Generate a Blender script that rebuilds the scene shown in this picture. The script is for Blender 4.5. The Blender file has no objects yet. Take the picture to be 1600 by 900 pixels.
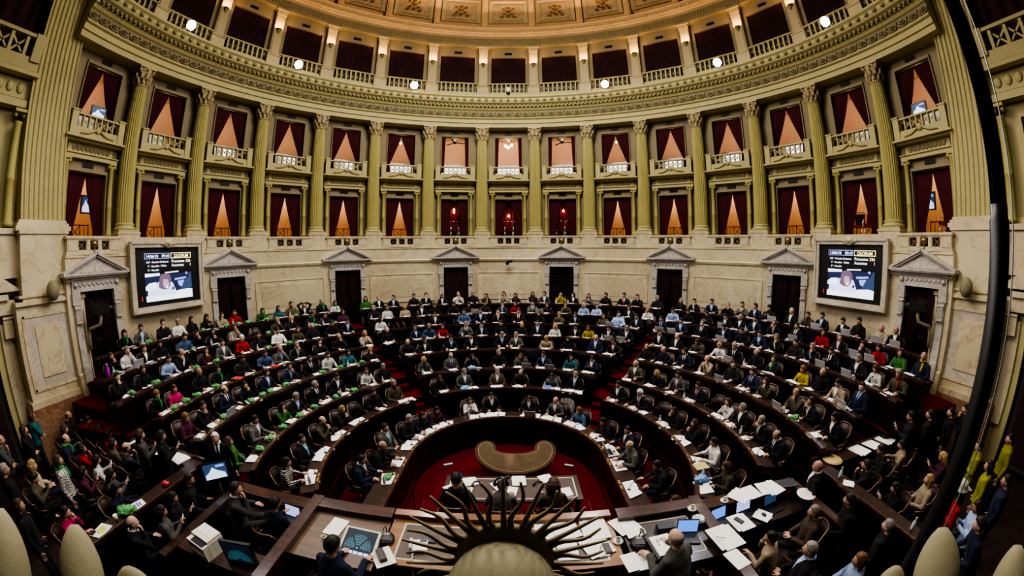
import bpy, bmesh, math, random
from mathutils import Vector, Matrix, Euler
from mathutils.bvhtree import BVHTree
random.seed(7)
PI = math.pi
R_ = math.radians
SC = bpy.context.scene
COL = SC.collection

# ------------------------------------------------------------------ helpers
class MB:
    """collects primitives, links them as one mesh"""
    def __init__(s):
        s.v = []; s.f = []; s.m = []; s.sm = []
    def add(s, vs, fs, mi=0, smooth=False, M=None):
        b = len(s.v)
        if M is not None:
            s.v.extend([tuple(M @ Vector(q)) for q in vs])
        else:
            s.v.extend([tuple(q) for q in vs])
        s.f.extend([tuple(i + b for i in f) for f in fs])
        s.m.extend([mi] * len(fs)); s.sm.extend([smooth] * len(fs))
        return s
    def box(s, c, d, mi=0, M=None, taper=1.0):
        x, y, z = (q / 2 for q in d); t = taper
        vs = [(-x, -y, -z), (x, -y, -z), (x, y, -z), (-x, y, -z), (-x*t, -y*t, z), (x*t, -y*t, z), (x*t, y*t, z), (-x*t, y*t, z)]
        vs = [(a + c[0], b + c[1], e + c[2]) for a, b, e in vs]
        return s.add(vs, [(0, 3, 2, 1), (4, 5, 6, 7), (0, 1, 5, 4), (1, 2, 6, 5), (2, 3, 7, 6), (3, 0, 4, 7)], mi, False, M)
    def rings(s, rings, mi=0, smooth=True, caps=True, M=None, closed=True):
        n = len(rings[0]); vs = [p for r in rings for p in r]; fs = []
        for i in range(len(rings) - 1):
            for j in range(n if closed else n - 1):
                k = (j + 1) % n
                fs.append((i*n + j, i*n + k, (i+1)*n + k, (i+1)*n + j))
        if caps:
            fs.append(tuple(range(n))[::-1]); fs.append(tuple((len(rings)-1)*n + j for j in range(n)))
        return s.add(vs, fs, mi, smooth, M)
    def lathe(s, prof, n=16, c=(0, 0, 0), mi=0, smooth=True, M=None, flute=0.0, nfl=12):
        rings = []
        for r, z in prof:
            ring = []
            for j in range(n):
                a = 2*PI*j/n
                rr = r*(1 - (flute if (j % 2) else 0))
                ring.append((c[0] + rr*math.cos(a), c[1] + rr*math.sin(a), c[2] + z))
            rings.append(ring)
        return s.rings(rings, mi, smooth, True, M)
    def tube(s, pts, rad, n=8, mi=0, smooth=True, M=None):
        pts = [Vector(p) for p in pts]
        if not isinstance(rad, (list, tuple)): rad = [rad]*len(pts)
        rings = []; up = None
        for i, p in enumerate(pts):
            t = (pts[min(i+1, len(pts)-1)] - pts[max(i-1, 0)]).normalized()
            if up is None:
                up = t.orthogonal().normalized()
            up = (up - t*up.dot(t)); up = up.normalized() if up.length > 1e-6 else t.orthogonal().normalized()
            w = t.cross(up)
            rings.append([tuple(p + up*(rad[i]*math.cos(2*PI*j/n)) + w*(rad[i]*math.sin(2*PI*j/n))) for j in range(n)])
        return s.rings(rings, mi, smooth, True, M)
    def ell(s, c, r, n=12, m=8, mi=0, M=None, rot=None):
        rings = []
        for i in range(1, m):
            a = PI*i/m
            rings.append([Vector((r[0]*math.sin(a)*math.cos(2*PI*j/n), r[1]*math.sin(a)*math.sin(2*PI*j/n), -r[2]*math.cos(a))) for j in range(n)])
        X = Matrix.Translation(c)
        if rot is not None: X = X @ rot.to_4x4()
        if M is not None: X = M @ X
        vs = [p for q in rings for p in q] + [Vector((0, 0, -r[2])), Vector((0, 0, r[2]))]
        fs = []
        for i in range(m-2):
            for j in range(n):
                k = (j+1) % n; fs.append((i*n+j, i*n+k, (i+1)*n+k, (i+1)*n+j))
        b = (m-1)*n
        for j in range(n):
            k = (j+1) % n; fs.append((b, k, j)); fs.append((b+1, (m-2)*n+j, (m-2)*n+k))
        return s.add(vs, fs, mi, True, X)
    def arc(s, prof, a0, a1, n, cy=0.0, mi=0, smooth=False, closed=True, ends=True):
        """sweep the profile [(r,z)] round the vertical axis through (0,cy); angle 0 = +y, positive towards +x (degrees)"""
        L = len(prof); vs = []; fs = []
        for i in range(n+1):
            a = R_(a0 + (a1-a0)*i/n); sa, ca = math.sin(a), math.cos(a)
            vs.extend([(r*sa, cy + r*ca, z) for r, z in prof])
        for i in range(n):
            for j in range(L if closed else L-1):
                k = (j+1) % L; fs.append((i*L+j, (i+1)*L+j, (i+1)*L+k, i*L+k))
        if ends and closed:
            fs.append(tuple(range(L))); fs.append(tuple(n*L + j for j in range(L))[::-1])
        return s.add(vs, fs, mi, smooth)
    def prism(s, poly, z0, z1, mi=0, M=None, smooth=False):
        n = len(poly); vs = [(x, y, z0) for x, y in poly] + [(x, y, z1) for x, y in poly]
        fs = [tuple(range(n))[::-1], tuple(range(n, 2*n))] + [(i, (i+1) % n, n+(i+1) % n, n+i) for i in range(n)]
        return s.add(vs, fs, mi, smooth, M)
    def mesh(s, name, mats):
        me = bpy.data.meshes.new(name)
        me.from_pydata(s.v, [], s.f)
        for m in (mats if isinstance(mats, (list, tuple)) else [mats]): me.materials.append(m)
        me.polygons.foreach_set('material_index', s.m); me.polygons.foreach_set('use_smooth', s.sm)
        bm = bmesh.new(); bm.from_mesh(me); bmesh.ops.recalc_face_normals(bm, faces=bm.faces); bm.to_mesh(me); bm.free()
        return me
    def build(s, name, mats, parent=None, loc=None, rz=None, **kw):
        return link(name, s.mesh(name, mats), parent, loc, rz, **kw)

def link(name, me, parent=None, loc=None, rz=None, label=None, cat=None, group=None, kind=None, color=None, M=None):
    o = bpy.data.objects.new(name, me); COL.objects.link(o)
    if parent is not None: o.parent = parent
    if loc is not None: o.location = loc
    if rz is not None: o.rotation_euler = (0, 0, rz)
    if M is not None: o.matrix_local = M
    if color is not None: o.color = (*color[:3], 1)
    tag(o, label, cat, group, kind)
    return o
def side(s): return 'kerchief-side' if s < 0 else 'laptop-side'
def tag(o, label=None, cat=None, group=None, kind=None):
    if label: o['label'] = ' '.join(label.replace('kerchief-side-side', 'kerchief-side').split())
    if cat: o['category'] = cat
    if group: o['group'] = group
    if kind: o['kind'] = kind
    return o
def empty(name, loc=(0, 0, 0), rz=0.0, **kw):
    o = bpy.data.objects.new(name, None); COL.objects.link(o); o.location = loc; o.rotation_euler = (0, 0, rz)
    o.empty_display_size = .1
    return tag(o, **kw)
def tree_copy(src, loc, rz, label=None, group=None, cat=None):
    r = src.copy(); COL.objects.link(r); r.location = loc; r.rotation_euler = (0, 0, rz)
    tag(r, label, cat, group)
    for ch in list(src.children):
        c = ch.copy(); COL.objects.link(c); c.parent = r
        for g in ch.children:
            d = g.copy(); COL.objects.link(d); d.parent = c
    return r
ORD = ['', 'first', 'second', 'third', 'fourth', 'fifth', 'sixth', 'seventh', 'eighth', 'ninth', 'tenth', 'eleventh', 'twelfth', 'thirteenth', 'fourteenth', 'fifteenth', 'sixteenth', 'seventeenth', 'eighteenth', 'nineteenth', 'twentieth', 'twenty-first', 'twenty-second', 'twenty-third', 'twenty-fourth']
def P(a, r, z=0.0, cy=0.0):
    return Vector((r*math.sin(R_(a)), cy + r*math.cos(R_(a)), z))

# ------------------------------------------------------------------ materials
def nmat(name):
    m = bpy.data.materials.new(name); m.use_nodes = True
    nt = m.node_tree; b = nt.nodes['Principled BSDF']
    return m, nt, b
def ramp(nt, fac, stops):
    r = nt.nodes.new('ShaderNodeValToRGB'); nt.links.new(fac, r.inputs[0])
    e = r.color_ramp.elements
    while len(e) < len(stops): e.new(.5)
    for i, (p, c) in enumerate(stops): e[i].position = p; e[i].color = (*c, 1)
    return r.outputs[0]
def noise(nt, scale, detail=4, rough=.55, co='Object', dist=0.0, stretch=None):
    t = nt.nodes.new('ShaderNodeTexCoord'); n = nt.nodes.new('ShaderNodeTexNoise')
    n.inputs['Scale'].default_value = scale; n.inputs['Detail'].default_value = detail; n.inputs['Roughness'].default_value = rough; n.inputs['Distortion'].default_value = dist
    if stretch:
        mp = nt.nodes.new('ShaderNodeMapping'); mp.inputs['Scale'].default_value = stretch
        nt.links.new(t.outputs[co], mp.inputs[0]); nt.links.new(mp.outputs[0], n.inputs[0])
    else: nt.links.new(t.outputs[co], n.inputs[0])
    return n.outputs[0]
def bump(nt, b, h, strength=.3, dist=.01):
    n = nt.nodes.new('ShaderNodeBump'); n.inputs['Strength'].default_value = strength; n.inputs['Distance'].default_value = dist
    nt.links.new(h, n.inputs['Height']); nt.links.new(n.outputs[0], b.inputs['Normal'])
def plain(name, col, rough=.5, metal=0.0, var=.12, scale=6.0, bmp=0.0, spec=None, coat=0.0, stretch=None, detail=4):
    m, nt, b = nmat(name)
    n = noise(nt, scale, detail, stretch=stretch)
    lo = tuple(max(0, c*(1-var)) for c in col); hi = tuple(min(1, c*(1+var)) for c in col)
    nt.links.new(ramp(nt, n, [(.3, lo), (.7, hi)]), b.inputs['Base Color'])
    b.inputs['Roughness'].default_value = rough; b.inputs['Metallic'].default_value = metal
    if spec is not None: b.inputs['Specular IOR Level'].default_value = spec
    if coat: b.inputs['Coat Weight'].default_value = coat; b.inputs['Coat Roughness'].default_value = .12
    if bmp: bump(nt, b, noise(nt, scale*6, 3), bmp)
    return m
def marble(name, base, vein, scale=1.2, rough=.38):
    m, nt, b = nmat(name)
    n1 = noise(nt, scale, 7, .62, dist=1.6); n2 = noise(nt, scale*.5, 3, .5)
    c1 = ramp(nt, n1, [(.40, base), (.485, tuple(.8*x+.2*y for x, y in zip(base, vein))), (.505, vein), (.53, base)])
    mx = nt.nodes.new('ShaderNodeMix'); mx.data_type = 'RGBA'; mx.blend_type = 'MULTIPLY'; mx.inputs[0].default_value = .8
    nt.links.new(c1, mx.inputs[6]); nt.links.new(ramp(nt, n2, [(.3, (.72, .68, .62)), (.7, (1, 1, 1))]), mx.inputs[7])
    nt.links.new(mx.outputs[2], b.inputs['Base Color']); b.inputs['Roughness'].default_value = rough
    return m
def objcol(name, rough=.8, bmp=.15, scale=60.0, sheen=0.0, spec=.3, sss=0.0):
    """colour taken from the object itself, so one mesh serves many people"""
    m, nt, b = nmat(name)
    oi = nt.nodes.new('ShaderNodeObjectInfo'); mx = nt.nodes.new('ShaderNodeMix'); mx.data_type = 'RGBA'; mx.blend_type = 'MULTIPLY'; mx.inputs[0].default_value = 1
    nt.links.new(oi.outputs['Color'], mx.inputs[6]); nt.links.new(ramp(nt, noise(nt, scale, 3), [(.3, (.8, .8, .8)), (.7, (1.1, 1.1, 1.1))]), mx.inputs[7])
    nt.links.new(mx.outputs[2], b.inputs['Base Color']); b.inputs['Roughness'].default_value = rough; b.inputs['Specular IOR Level'].default_value = spec
    if sheen: b.inputs['Sheen Weight'].default_value = sheen
    if bmp: bump(nt, b, noise(nt, scale*.35, 4), bmp, .02)
    return m
def glow(name, col, strength, base=None):
    m, nt, b = nmat(name)
    b.inputs['Base Color'].default_value = (*(base or col), 1); b.inputs['Emission Color'].default_value = (*col, 1); b.inputs['Emission Strength'].default_value = strength
    return m
def velvet(name, col, sheen=.5):
    m, nt, b = nmat(name)
    n = noise(nt, 14, 3, stretch=(1, 1, .08))
    nt.links.new(ramp(nt, n, [(.3, tuple(c*.6 for c in col)), (.7, tuple(c*1.25 for c in col))]), b.inputs['Base Color'])
    b.inputs['Roughness'].default_value = .85; b.inputs['Sheen Weight'].default_value = sheen; b.inputs['Sheen Tint'].default_value = (*[min(1, c*6) for c in col], 1)
    return m
def stripes(name, ca, cb, scale, axis='Z', rough=.8, checks=False):
    m, nt, b = nmat(name)
    t = nt.nodes.new('ShaderNodeTexCoord')
    if checks:
        w = nt.nodes.new('ShaderNodeTexChecker'); w.inputs['Scale'].default_value = scale; w.inputs[1].default_value = (*ca, 1); w.inputs[2].default_value = (*cb, 1)
        nt.links.new(t.outputs['Object'], w.inputs[0]); nt.links.new(w.outputs[0], b.inputs['Base Color'])
    else:
        w = nt.nodes.new('ShaderNodeTexWave'); w.bands_direction = axis; w.inputs['Scale'].default_value = scale; w.inputs['Distortion'].default_value = .6
        nt.links.new(t.outputs['Object'], w.inputs[0]); nt.links.new(ramp(nt, w.outputs[1], [(.60, ca), (.72, cb)]), b.inputs['Base Color'])
    b.inputs['Roughness'].default_value = rough
    return m

M = {}
M['marble'] = marble('cream_marble', (.70, .615, .43), (.54, .44, .28), .75)
M['marble_panel'] = marble('veined_marble', (.75, .66, .46), (.54, .41, .25), 1.0)
M['marble_grey'] = marble('grey_marble', (.62, .59, .55), (.42, .39, .37), 1.6)
M['marble_ground'] = marble('grey_veined_marble', (.66, .60, .50), (.44, .38, .31), 1.6)
M['marble_red'] = marble('red_marble', (.32, .17, .10), (.5, .36, .25), 2.0)
M['olive'] = plain('olive_paint', (.42, .375, .140), .6, var=.06, scale=2)
M['olive_light'] = plain('pale_olive_paint', (.48, .425, .21), .6, var=.06, scale=2)
M['wallgrey'] = plain('taupe_paint', (.30, .25, .16), .75, var=.06, scale=2)
M['stucco'] = plain('ornament_stucco', (.31, .26, .155), .7, var=.25, scale=26, bmp=.9)
M['gilt'] = plain('pale_gilt_ornament', (.50, .42, .25), .5, var=.2, scale=30, bmp=.6)
M['dome'] = plain('ochre_dome_plaster', (.66, .43, .22), .7, var=.1, scale=3)
M['fresco'] = None
M['grille'] = plain('dark_bronze', (.03, .03, .035), .5, .6)
M['bronze'] = plain('aged_brass', (.32, .25, .12), .35, .8)
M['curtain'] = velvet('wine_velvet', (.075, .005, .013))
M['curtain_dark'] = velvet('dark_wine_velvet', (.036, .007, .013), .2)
M['curtain_red'] = velvet('crimson_velvet', (.11, .004, .009))
M['peach'] = plain('peach_wall', (.80, .55, .40), .8, var=.05)
M['orange'] = plain('orange_wall', (.74, .53, .34), .8, var=.08)
M['carpet'] = plain('red_carpet', (.115, .006, .012), .95, var=.3, scale=40, bmp=.5, spec=.1)
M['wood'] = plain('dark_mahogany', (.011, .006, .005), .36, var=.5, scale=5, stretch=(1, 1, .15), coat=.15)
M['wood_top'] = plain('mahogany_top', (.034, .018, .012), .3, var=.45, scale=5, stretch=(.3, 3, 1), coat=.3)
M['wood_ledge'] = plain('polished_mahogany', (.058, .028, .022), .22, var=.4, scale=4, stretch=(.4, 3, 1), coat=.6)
M['wood_amber'] = plain('amber_walnut', (.21, .095, .032), .28, var=.3, scale=5, stretch=(.3, 3, 1), coat=.5)
M['leather_top'] = plain('brown_leather_inlay', (.075, .055, .043), .45, var=.2, scale=20)
M['inlay'] = plain('cream_inlay', (.52, .47, .34), .5)
M['gold'] = plain('gold_line', (.45, .33, .12), .35, .6)
M['brass'] = plain('brass_plate', (.55, .40, .16), .3, .8)
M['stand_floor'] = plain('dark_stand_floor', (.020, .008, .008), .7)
M['chair_leather'] = plain('worn_brown_leather', (.030, .017, .014), .42, var=.35, scale=12)
M['chair_wood'] = plain('chair_mahogany', (.09, .040, .022), .3, coat=.4)
M['red_plush'] = plain('red_plush', (.13, .006, .010), .9)
M['white_metal'] = plain('chromed_metal', (.8, .8, .8), .2, .9)
M['black'] = plain('black_plastic', (.012, .012, .013), .4)
M['dgrey'] = plain('dark_grey_plastic', (.05, .05, .055), .45)
M['grey'] = plain('grey_plastic', (.28, .28, .28), .4)
M['silver'] = plain('silver_plastic', (.55, .55, .56), .3, .3)
M['white'] = plain('white_plastic', (.75, .74, .70), .4, var=.04)
M['beige'] = plain('beige_plastic', (.68, .66, .55), .45, var=.04)
M['paper'] = plain('white_paper', (.82, .82, .80), .9, var=.03, scale=30)
M['china'] = plain('white_china', (.80, .78, .70), .15, var=.03)
M['coffee'] = plain('coffee', (.09, .045, .02), .1)
M['stone'] = plain('pale_carved_stone', (.26, .235, .14), .75, var=.10, scale=7, bmp=.15)
M['sunmetal'] = plain('tarnished_gilt_metal', (.21, .165, .08), .5, .0, var=.2)
M['ceramic_cream'] = plain('cream_enamel', (.62, .54, .36), .35)
M['skin'] = objcol('skin', .55, .04, 30, spec=.35)
M['fabric'] = objcol('woven_fabric', .88, .12, 90, sheen=.05, spec=.2)
M['hairm'] = objcol('hair_strands', .55, .6, 60, spec=.4)
M['satin'] = objcol('satin_cloth', .45, .1, 40, spec=.4)
M['eye'] = plain('dark_eye', (.02, .015, .012), .2)
M['eyewhite'] = plain('eye_white', (.6, .57, .53), .3)
M['lips'] = plain('lips', (.30, .10, .085), .5)
M['houndstooth'] = stripes('houndstooth', (.02, .02, .02), (.65, .63, .6), 38, checks=True)
M['sailor'] = stripes('striped_knit', (.012, .012, .014), (.62, .6, .55), 9, 'Z')
M['cloth_green'] = plain('green_kerchief', (.10, .33, .11), .8, var=.35, scale=18)
M['cloth_blue'] = plain('sky_blue_kerchief', (.16, .33, .62), .8, var=.25, scale=18)
M['shoe'] = plain('black_shoe_leather', (.012, .011, .011), .3)
M['clear'] = None
# ------------------------------------------------------------------ people
from mathutils import noise as mnoise
def lerp_tab(x, tab):
    for (a, va), (b, vb) in zip(tab, tab[1:]):
        if x <= b: return va + (vb-va)*max(0, (x-a)/(b-a))
    return tab[-1][1]
def head_pt(d):
    x, y, z = d.x*.077, d.y*.098, d.z*.120
    if d.z < 0:
        t = (-d.z)**1.3
        x *= 1 - .34*t
        if d.y > 0: y *= 1 - .5*t
        else: y *= 1 - .06*t
    if d.y < 0:
        e = lambda cx, cz, s: math.exp(-((x-cx)**2 + (z-cz)**2)/(s*s))
        y += .009*(e(.031, .012, .017) + e(-.031, .012, .017))
        y -= .005*(e(.026, .036, .016) + e(-.026, .036, .016))
        prof = lerp_tab(z, [(-.06, 0), (-.036, .1), (-.028, 1), (-.01, .75), (.03, .12), (.05, 0)])
        y -= .024*prof*math.exp(-(x/.0125)**2)
        y -= .005*e(0, -.055, .018)
        y -= .008*e(0, -.095, .022)
        y -= .004*(e(.045, -.02, .02) + e(-.045, -.02, .02))
    return Vector((x, y, z))
def sphere_dirs(n, m):
    out = []
    for i in range(1, m):
        a = PI*i/m
        out.append([Vector((math.sin(a)*math.sin(2*PI*j/n), -math.sin(a)*math.cos(2*PI*j/n), -math.cos(a))) for j in range(n)])
    return out
def head_mb(mb, X):
    n, m = 30, 22
    D = sphere_dirs(n, m)
    vs = [head_pt(d) for r in D for d in r] + [head_pt(Vector((0, 0, -1))), head_pt(Vector((0, 0, 1)))]
    fs = []
    for i in range(m-2):
        for j in range(n):
            k = (j+1) % n; fs.append((i*n+j, i*n+k, (i+1)*n+k, (i+1)*n+j))
    b = (m-1)*n
    for j in range(n):
        k = (j+1) % n; fs.append((b, k, j)); fs.append((b+1, (m-2)*n+j, (m-2)*n+k))
    mb.add(vs, fs, 0, True, X)
    for s in (-1, 1):
        mb.ell((s*.076, .012, -.004), (.010, .021, .033), 10, 7, 0, X)
        mb.ell((s*.031, -.0795, .010), (.0135, .010, .008), 10, 6, 1, X)
        mb.ell((s*.031, -.0865, .010), (.0065, .004, .007), 8, 5, 2, X)
    mb.ell((0, -.0915, -.056), (.023, .006, .0075), 10, 6, 3, X)
HL = {'short': [(-1, .74), (-.72, .62), (-.5, .46), (-.3, .34), (-.12, .16), (.05, .04), (.2, -.22), (.45, -.45), (1, -.55)],
      'fringe': [(-1, 2), (-.45, 2), (-.25, .30), (0, -.02), (.3, -.42), (1, -.6)],
      'full': [(-1, .72), (-.75, .62), (-.5, .45), (-.3, -.1), (-.1, -.5), (.3, -.7), (1, -.75)]}
def hair_mesh(style):
    mb = MB(); n, m = 32, 22
    line = {'short': 'short', 'fringe': 'fringe', 'long': 'full', 'bob': 'full', 'curly': 'full'}[style]
    off = {'short': .011, 'fringe': .009, 'long': .017, 'bob': .020, 'curly': .036}[style]
    amp = {'short': .007, 'fringe': .003, 'long': .005, 'bob': .007, 'curly': .022}[style]
    D = sphere_dirs(n, m); allv = [d for r in D for d in r] + [Vector((0, 0, -1)), Vector((0, 0, 1))]
    vs = []
    for d in allv:
        T = lerp_tab(d.y, HL[line]); w = max(0, min(1, (d.z - T)/.10 + .5))
        if style == 'fringe': w *= max(0, min(1, (.50 - d.z)/.12))
        p = head_pt(d); nn = Vector((d.x/.077, d.y/.098, d.z/.12)).normalized()
        k = mnoise.noise(d*(9 if style == 'curly' else 5) + Vector((3, 1, 7)))
        top = .008*max(0, d.z) if style in ('short', 'bob') else 0
        vs.append(p + nn*(w*(off + top + amp*k) - (1-w)*.014))
    fs = []
    for i in range(m-2):
        for j in range(n):
            k = (j+1) % n; fs.append((i*n+j, i*n+k, (i+1)*n+k, (i+1)*n+j))
    b = (m-1)*n
    for j in range(n):
        k = (j+1) % n; fs.append((b, k, j)); fs.append((b+1, (m-2)*n+j, (m-2)*n+k))
    mb.add(vs, fs, 0, True)
    if style in ('long', 'bob', 'curly'):
        ln = {'long': .27, 'bob': .13, 'curly': .17}[style]
        rings = []
        for i in range(8):
            t = i/7; z = .06 - t*(ln + .06); sp = 112 - 26*t
            rx = .088 + .020*math.sin(PI*min(1, t*1.15)) + (.03 if style == 'curly' else 0); ry = .104 - .022*t + (.02 if style == 'curly' else 0)
            ring = []
            for j in range(15):
                a = R_(-sp + 2*sp*j/14); q = mnoise.noise(Vector((j*.7, t*3, 2)))
                ring.append(Vector((rx*math.sin(a)*(1+.07*q), ry*math.cos(a)*(1+.07*q) + .012, z + .012*q)))
            for j in range(15):
                a = R_(sp - 2*sp*j/14); ring.append(Vector((rx*.66*math.sin(a), ry*.62*math.cos(a) + .012, z)))
            rings.append(ring)
        mb.rings(rings, 0, True)
    return mb.mesh('hair_' + style, M['hairm'])
def remesh(mb, voxel, smooth=3, name='part'):
    me = mb.mesh(name, [])
    o = bpy.data.objects.new('tmp', me); COL.objects.link(o)
    r = o.modifiers.new('r', 'REMESH'); r.mode = 'VOXEL'; r.voxel_size = voxel; r.use_smooth_shade = True
    s = o.modifiers.new('s', 'SMOOTH'); s.factor = .5; s.iterations = smooth
    dg = bpy.context.evaluated_depsgraph_get(); dg.update()
    out = bpy.data.meshes.new_from_object(o.evaluated_get(dg)); out.name = name
    bpy.data.objects.remove(o); bpy.data.meshes.remove(me)
    return out
def limb(mb, pts, rad, sub=5, n=10):
    """smooth tapered limb through joints"""
    P_ = [Vector(p) for p in pts]; out = []; rr = []
    for i in range(len(P_)-1):
        for k in range(sub):
            t = k/sub; out.append(P_[i].lerp(P_[i+1], t)); rr.append(rad[i] + (rad[i+1]-rad[i])*t)
    out.append(P_[-1]); rr.append(rad[-1])
    mb.tube(out, rr, n)
    for p, r in zip(P_, rad): mb.ell(p, (r, r, r), 10, 7)
def torso(mb, spine, grow=0.0):
    """spine: (x,y,z,rx,ry) sections"""
    rings = []
    S = spine
    for i in range(len(S)-1):
        for k in range(4):
            t = k/4; q = [S[i][c] + (S[i+1][c]-S[i][c])*t for c in range(5)]; rings.append(q)
    rings.append(list(S[-1]))
    mb.rings([[(x + (rx+grow)*math.cos(2*PI*j/18), y + (ry+grow)*math.sin(2*PI*j/18), z) for j in range(18)] for x, y, z, rx, ry in rings])
def hand(mb, wrist, d, nrm, curl, side, mi=0):
    """palm, four unequal bent fingers and a thumb leaving the side of the palm"""
    d = Vector(d).normalized(); nrm = Vector(nrm); nrm = (nrm - d*nrm.dot(d)).normalized(); lat = d.cross(nrm)*side
    w = Vector(wrist)
    Rm = Matrix((lat, d, nrm)).transposed()
    mb.ell(w + d*.045, (.040, .052, .016), 10, 7, mi, None, Rm)
    for i, (off, ln) in enumerate([(-.028, .066), (-.010, .078), (.010, .084), (.028, .074)]):
        p = w + d*.082 + lat*off; q = [p - d*.02, p]; a = curl*.35
        for k in range(3):
            dd = d*math.cos(a) - nrm*math.sin(a); p = p + dd*(ln*(.46, .31, .23)[k]); q.append(p); a += curl*.75
        mb.tube(q, [.0095, .0092, .0085, .0078, .0062], 6, mi)
    p = w + d*.028 + lat*.034; t1 = p + (d*.55 + lat*.75 - nrm*.25)*.040; t2 = t1 + (d*.95 + lat*.10 - nrm*.4*curl)*.032
    mb.tube([p - lat*.02, p, t1, t2], [.012, .0115, .010, .0075], 6, mi)
def Hd(c, pitch=0, yaw=0, roll=0):
    return Matrix.Translation(c) @ Euler((R_(pitch), R_(roll), R_(yaw)), 'XYZ').to_matrix().to_4x4()
POSES = {}; HAIR = {}
def make_pose(name, spine, sh, el, wr, hd, hdirs, legs, curl=(.5, .5), neck=None, skirt=False, hn=None):
    """sh/el/wr: pairs (person's right, left); hd: head matrix; legs: pairs (hip, knee, ankle) ; builds shared meshes"""
    body = MB(); torso(body, spine, -.012)
    hc = hd.translation; nb = Vector(spine[-1][:3])
    for i in (0, 1):
        limb(body, [sh[i], el[i], wr[i]], [.045, .036, .026])
        limb(body, [legs[i][0], legs[i][1], legs[i][2]], [.075, .052, .036])
    limb(body, [nb - Vector((0, 0, .05)), nb + (hc-nb)*.35, hc + hd.to_3x3() @ Vector((0, .018, -.06))], [.066, .058, .056])
    me = remesh(body, .017, 3, 'body_' + name)
    top = MB()
    head_mb(top, hd)
    for i in (0, 1):
        hand(top, wr[i], hdirs[i], (hn[i] if hn else (0, 0, 1)), curl[i], 1 if i == 0 else -1)
    tm = top.mesh('t', [])
    bm = bmesh.new(); bm.from_mesh(me); bm.from_mesh(tm); me2 = bpy.data.meshes.new('body_' + name); bm.to_mesh(me2); bm.free()
    for k in ('skin', 'eyewhite', 'eye', 'lips'): me2.materials.append(M[k])
    for p in me2.polygons: p.use_smooth = True
    # jacket / top
    jk = MB(); torso(jk, spine, .012)
    for i in (0, 1):
        cuff = Vector(el[i]).lerp(Vector(wr[i]), .93)
        limb(jk, [sh[i], el[i], cuff], [.066, .052, .043])
    jm = remesh(jk, .0165, 4, 'jacket_' + name)
    rnd = mnoise
    for v in jm.vertices:
        v.co += v.normal*(.006*rnd.noise(v.co*11) + .004*rnd.noise(v.co*23))
    jm.materials.append(M['fabric'])
    tr = MB(); h = spine[0]
    torso(tr, [(h[0], h[1], h[2]-.05, h[3], h[4]), (h[0], h[1], h[2]+.12, h[3]-.01, h[4]-.005)], .004)
    for i in (0, 1):
        limb(tr, [legs[i][0], legs[i][1], Vector(legs[i][1]).lerp(Vector(legs[i][2]), .93)], [.092, .068, .055])
    tmesh = remesh(tr, .018, 3, 'trousers_' + name); tmesh.materials.append(M['fabric'])
    sh_mb = MB()
    for i in (0, 1):
        a = Vector(legs[i][2]); kn = Vector(legs[i][1]); f = Vector((0, -1, 0))
        sh_mb.ell(a + Vector((0, -.055, -.045)), (.045, .125, .042), 12, 8); sh_mb.ell(a + Vector((0, .01, -.02)), (.044, .05, .06), 10, 7)
    shoes = sh_mb.mesh('shoes_' + name, M['shoe'])
    # shirt front and tie, laid on the jacket's chest
    bvh = BVHTree.FromPolygons([v.co.copy() for v in jm.vertices], [tuple(p.vertices) for p in jm.polygons])
    zt = spine[-1][2] + .012; zb = zt - .30; cx = spine[-1][0]
    def chest(x, z, o):
        hit = bvh.ray_cast(Vector((x, -1.2, z)), Vector((0, 1, 0)))
        y = hit[0].y if hit[0] is not None and hit[0].y < .2 else spine[-2][1] - spine[-2][4]
        return Vector((x, y - o, z))
    def strip(wf, o, z0, z1, name, mat, n=9):
        mb = MB(); rows = []
        for i in range(n+1):
            t = i/n; z = z0 + (z1-z0)*t; w = wf(t); rows.append([chest(cx + w*s, z, o) for s in (-1, -.5, 0, .5, 1)])
        mb.add([p for r in rows for p in r], [(i*5+j, i*5+j+1, (i+1)*5+j+1, (i+1)*5+j) for i in range(n) for j in range(4)], 0, True)
        return mb
    zc = zt - .030
    sm = strip(lambda t: .062*(1-t)**.8 + .003, .007, zc, zb, 's', None)
    ring = [(cx + .066*math.cos(2*PI*j/16), spine[-1][1] + .062*math.sin(2*PI*j/16) - .004, zt - .005 - .018*(math.sin(2*PI*j/16) < -.2)) for j in range(17)]
    sm.tube(ring, .016, 6)
    shirt = sm.mesh('shirt_' + name, M['fabric'])
    tie = strip(lambda t: .014 + .012*math.sin(PI*min(1, t*1.1)*.6), .013, zc + .012, zb - .01, 't', None).mesh('tie_' + name, M['satin'])
    sc = MB()
    sc.tube([(cx + .085*math.cos(2*PI*j/14), spine[-1][1] + .080*math.sin(2*PI*j/14) - .008, zt - .018 + .012*math.sin(j*1.7)) for j in range(15)], .026, 8)
    rows = [chest(cx + .045 + .01*math.sin(i), zt - .06 - i*.055, .016) for i in range(5)]
    sc.tube(rows, [.024, .028, .030, .030, .020], 8)
    scarf = sc.mesh('scarf_' + name, M['fabric'])
    POSES[name] = dict(body=me2, jacket=jm, trousers=tmesh, shoes=shoes, shirt=shirt, tie=tie, scarf=scarf, head=hd)
def both(x, y, z): return [(-x, y, z), (x, y, z)]
def seat_legs(k=.10): return [((-.09, 0, .50), (-k, -.40, .52), (-k, -.37, .10)), ((.09, 0, .50), (k, -.40, .52), (k, -.37, .10))]
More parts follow.
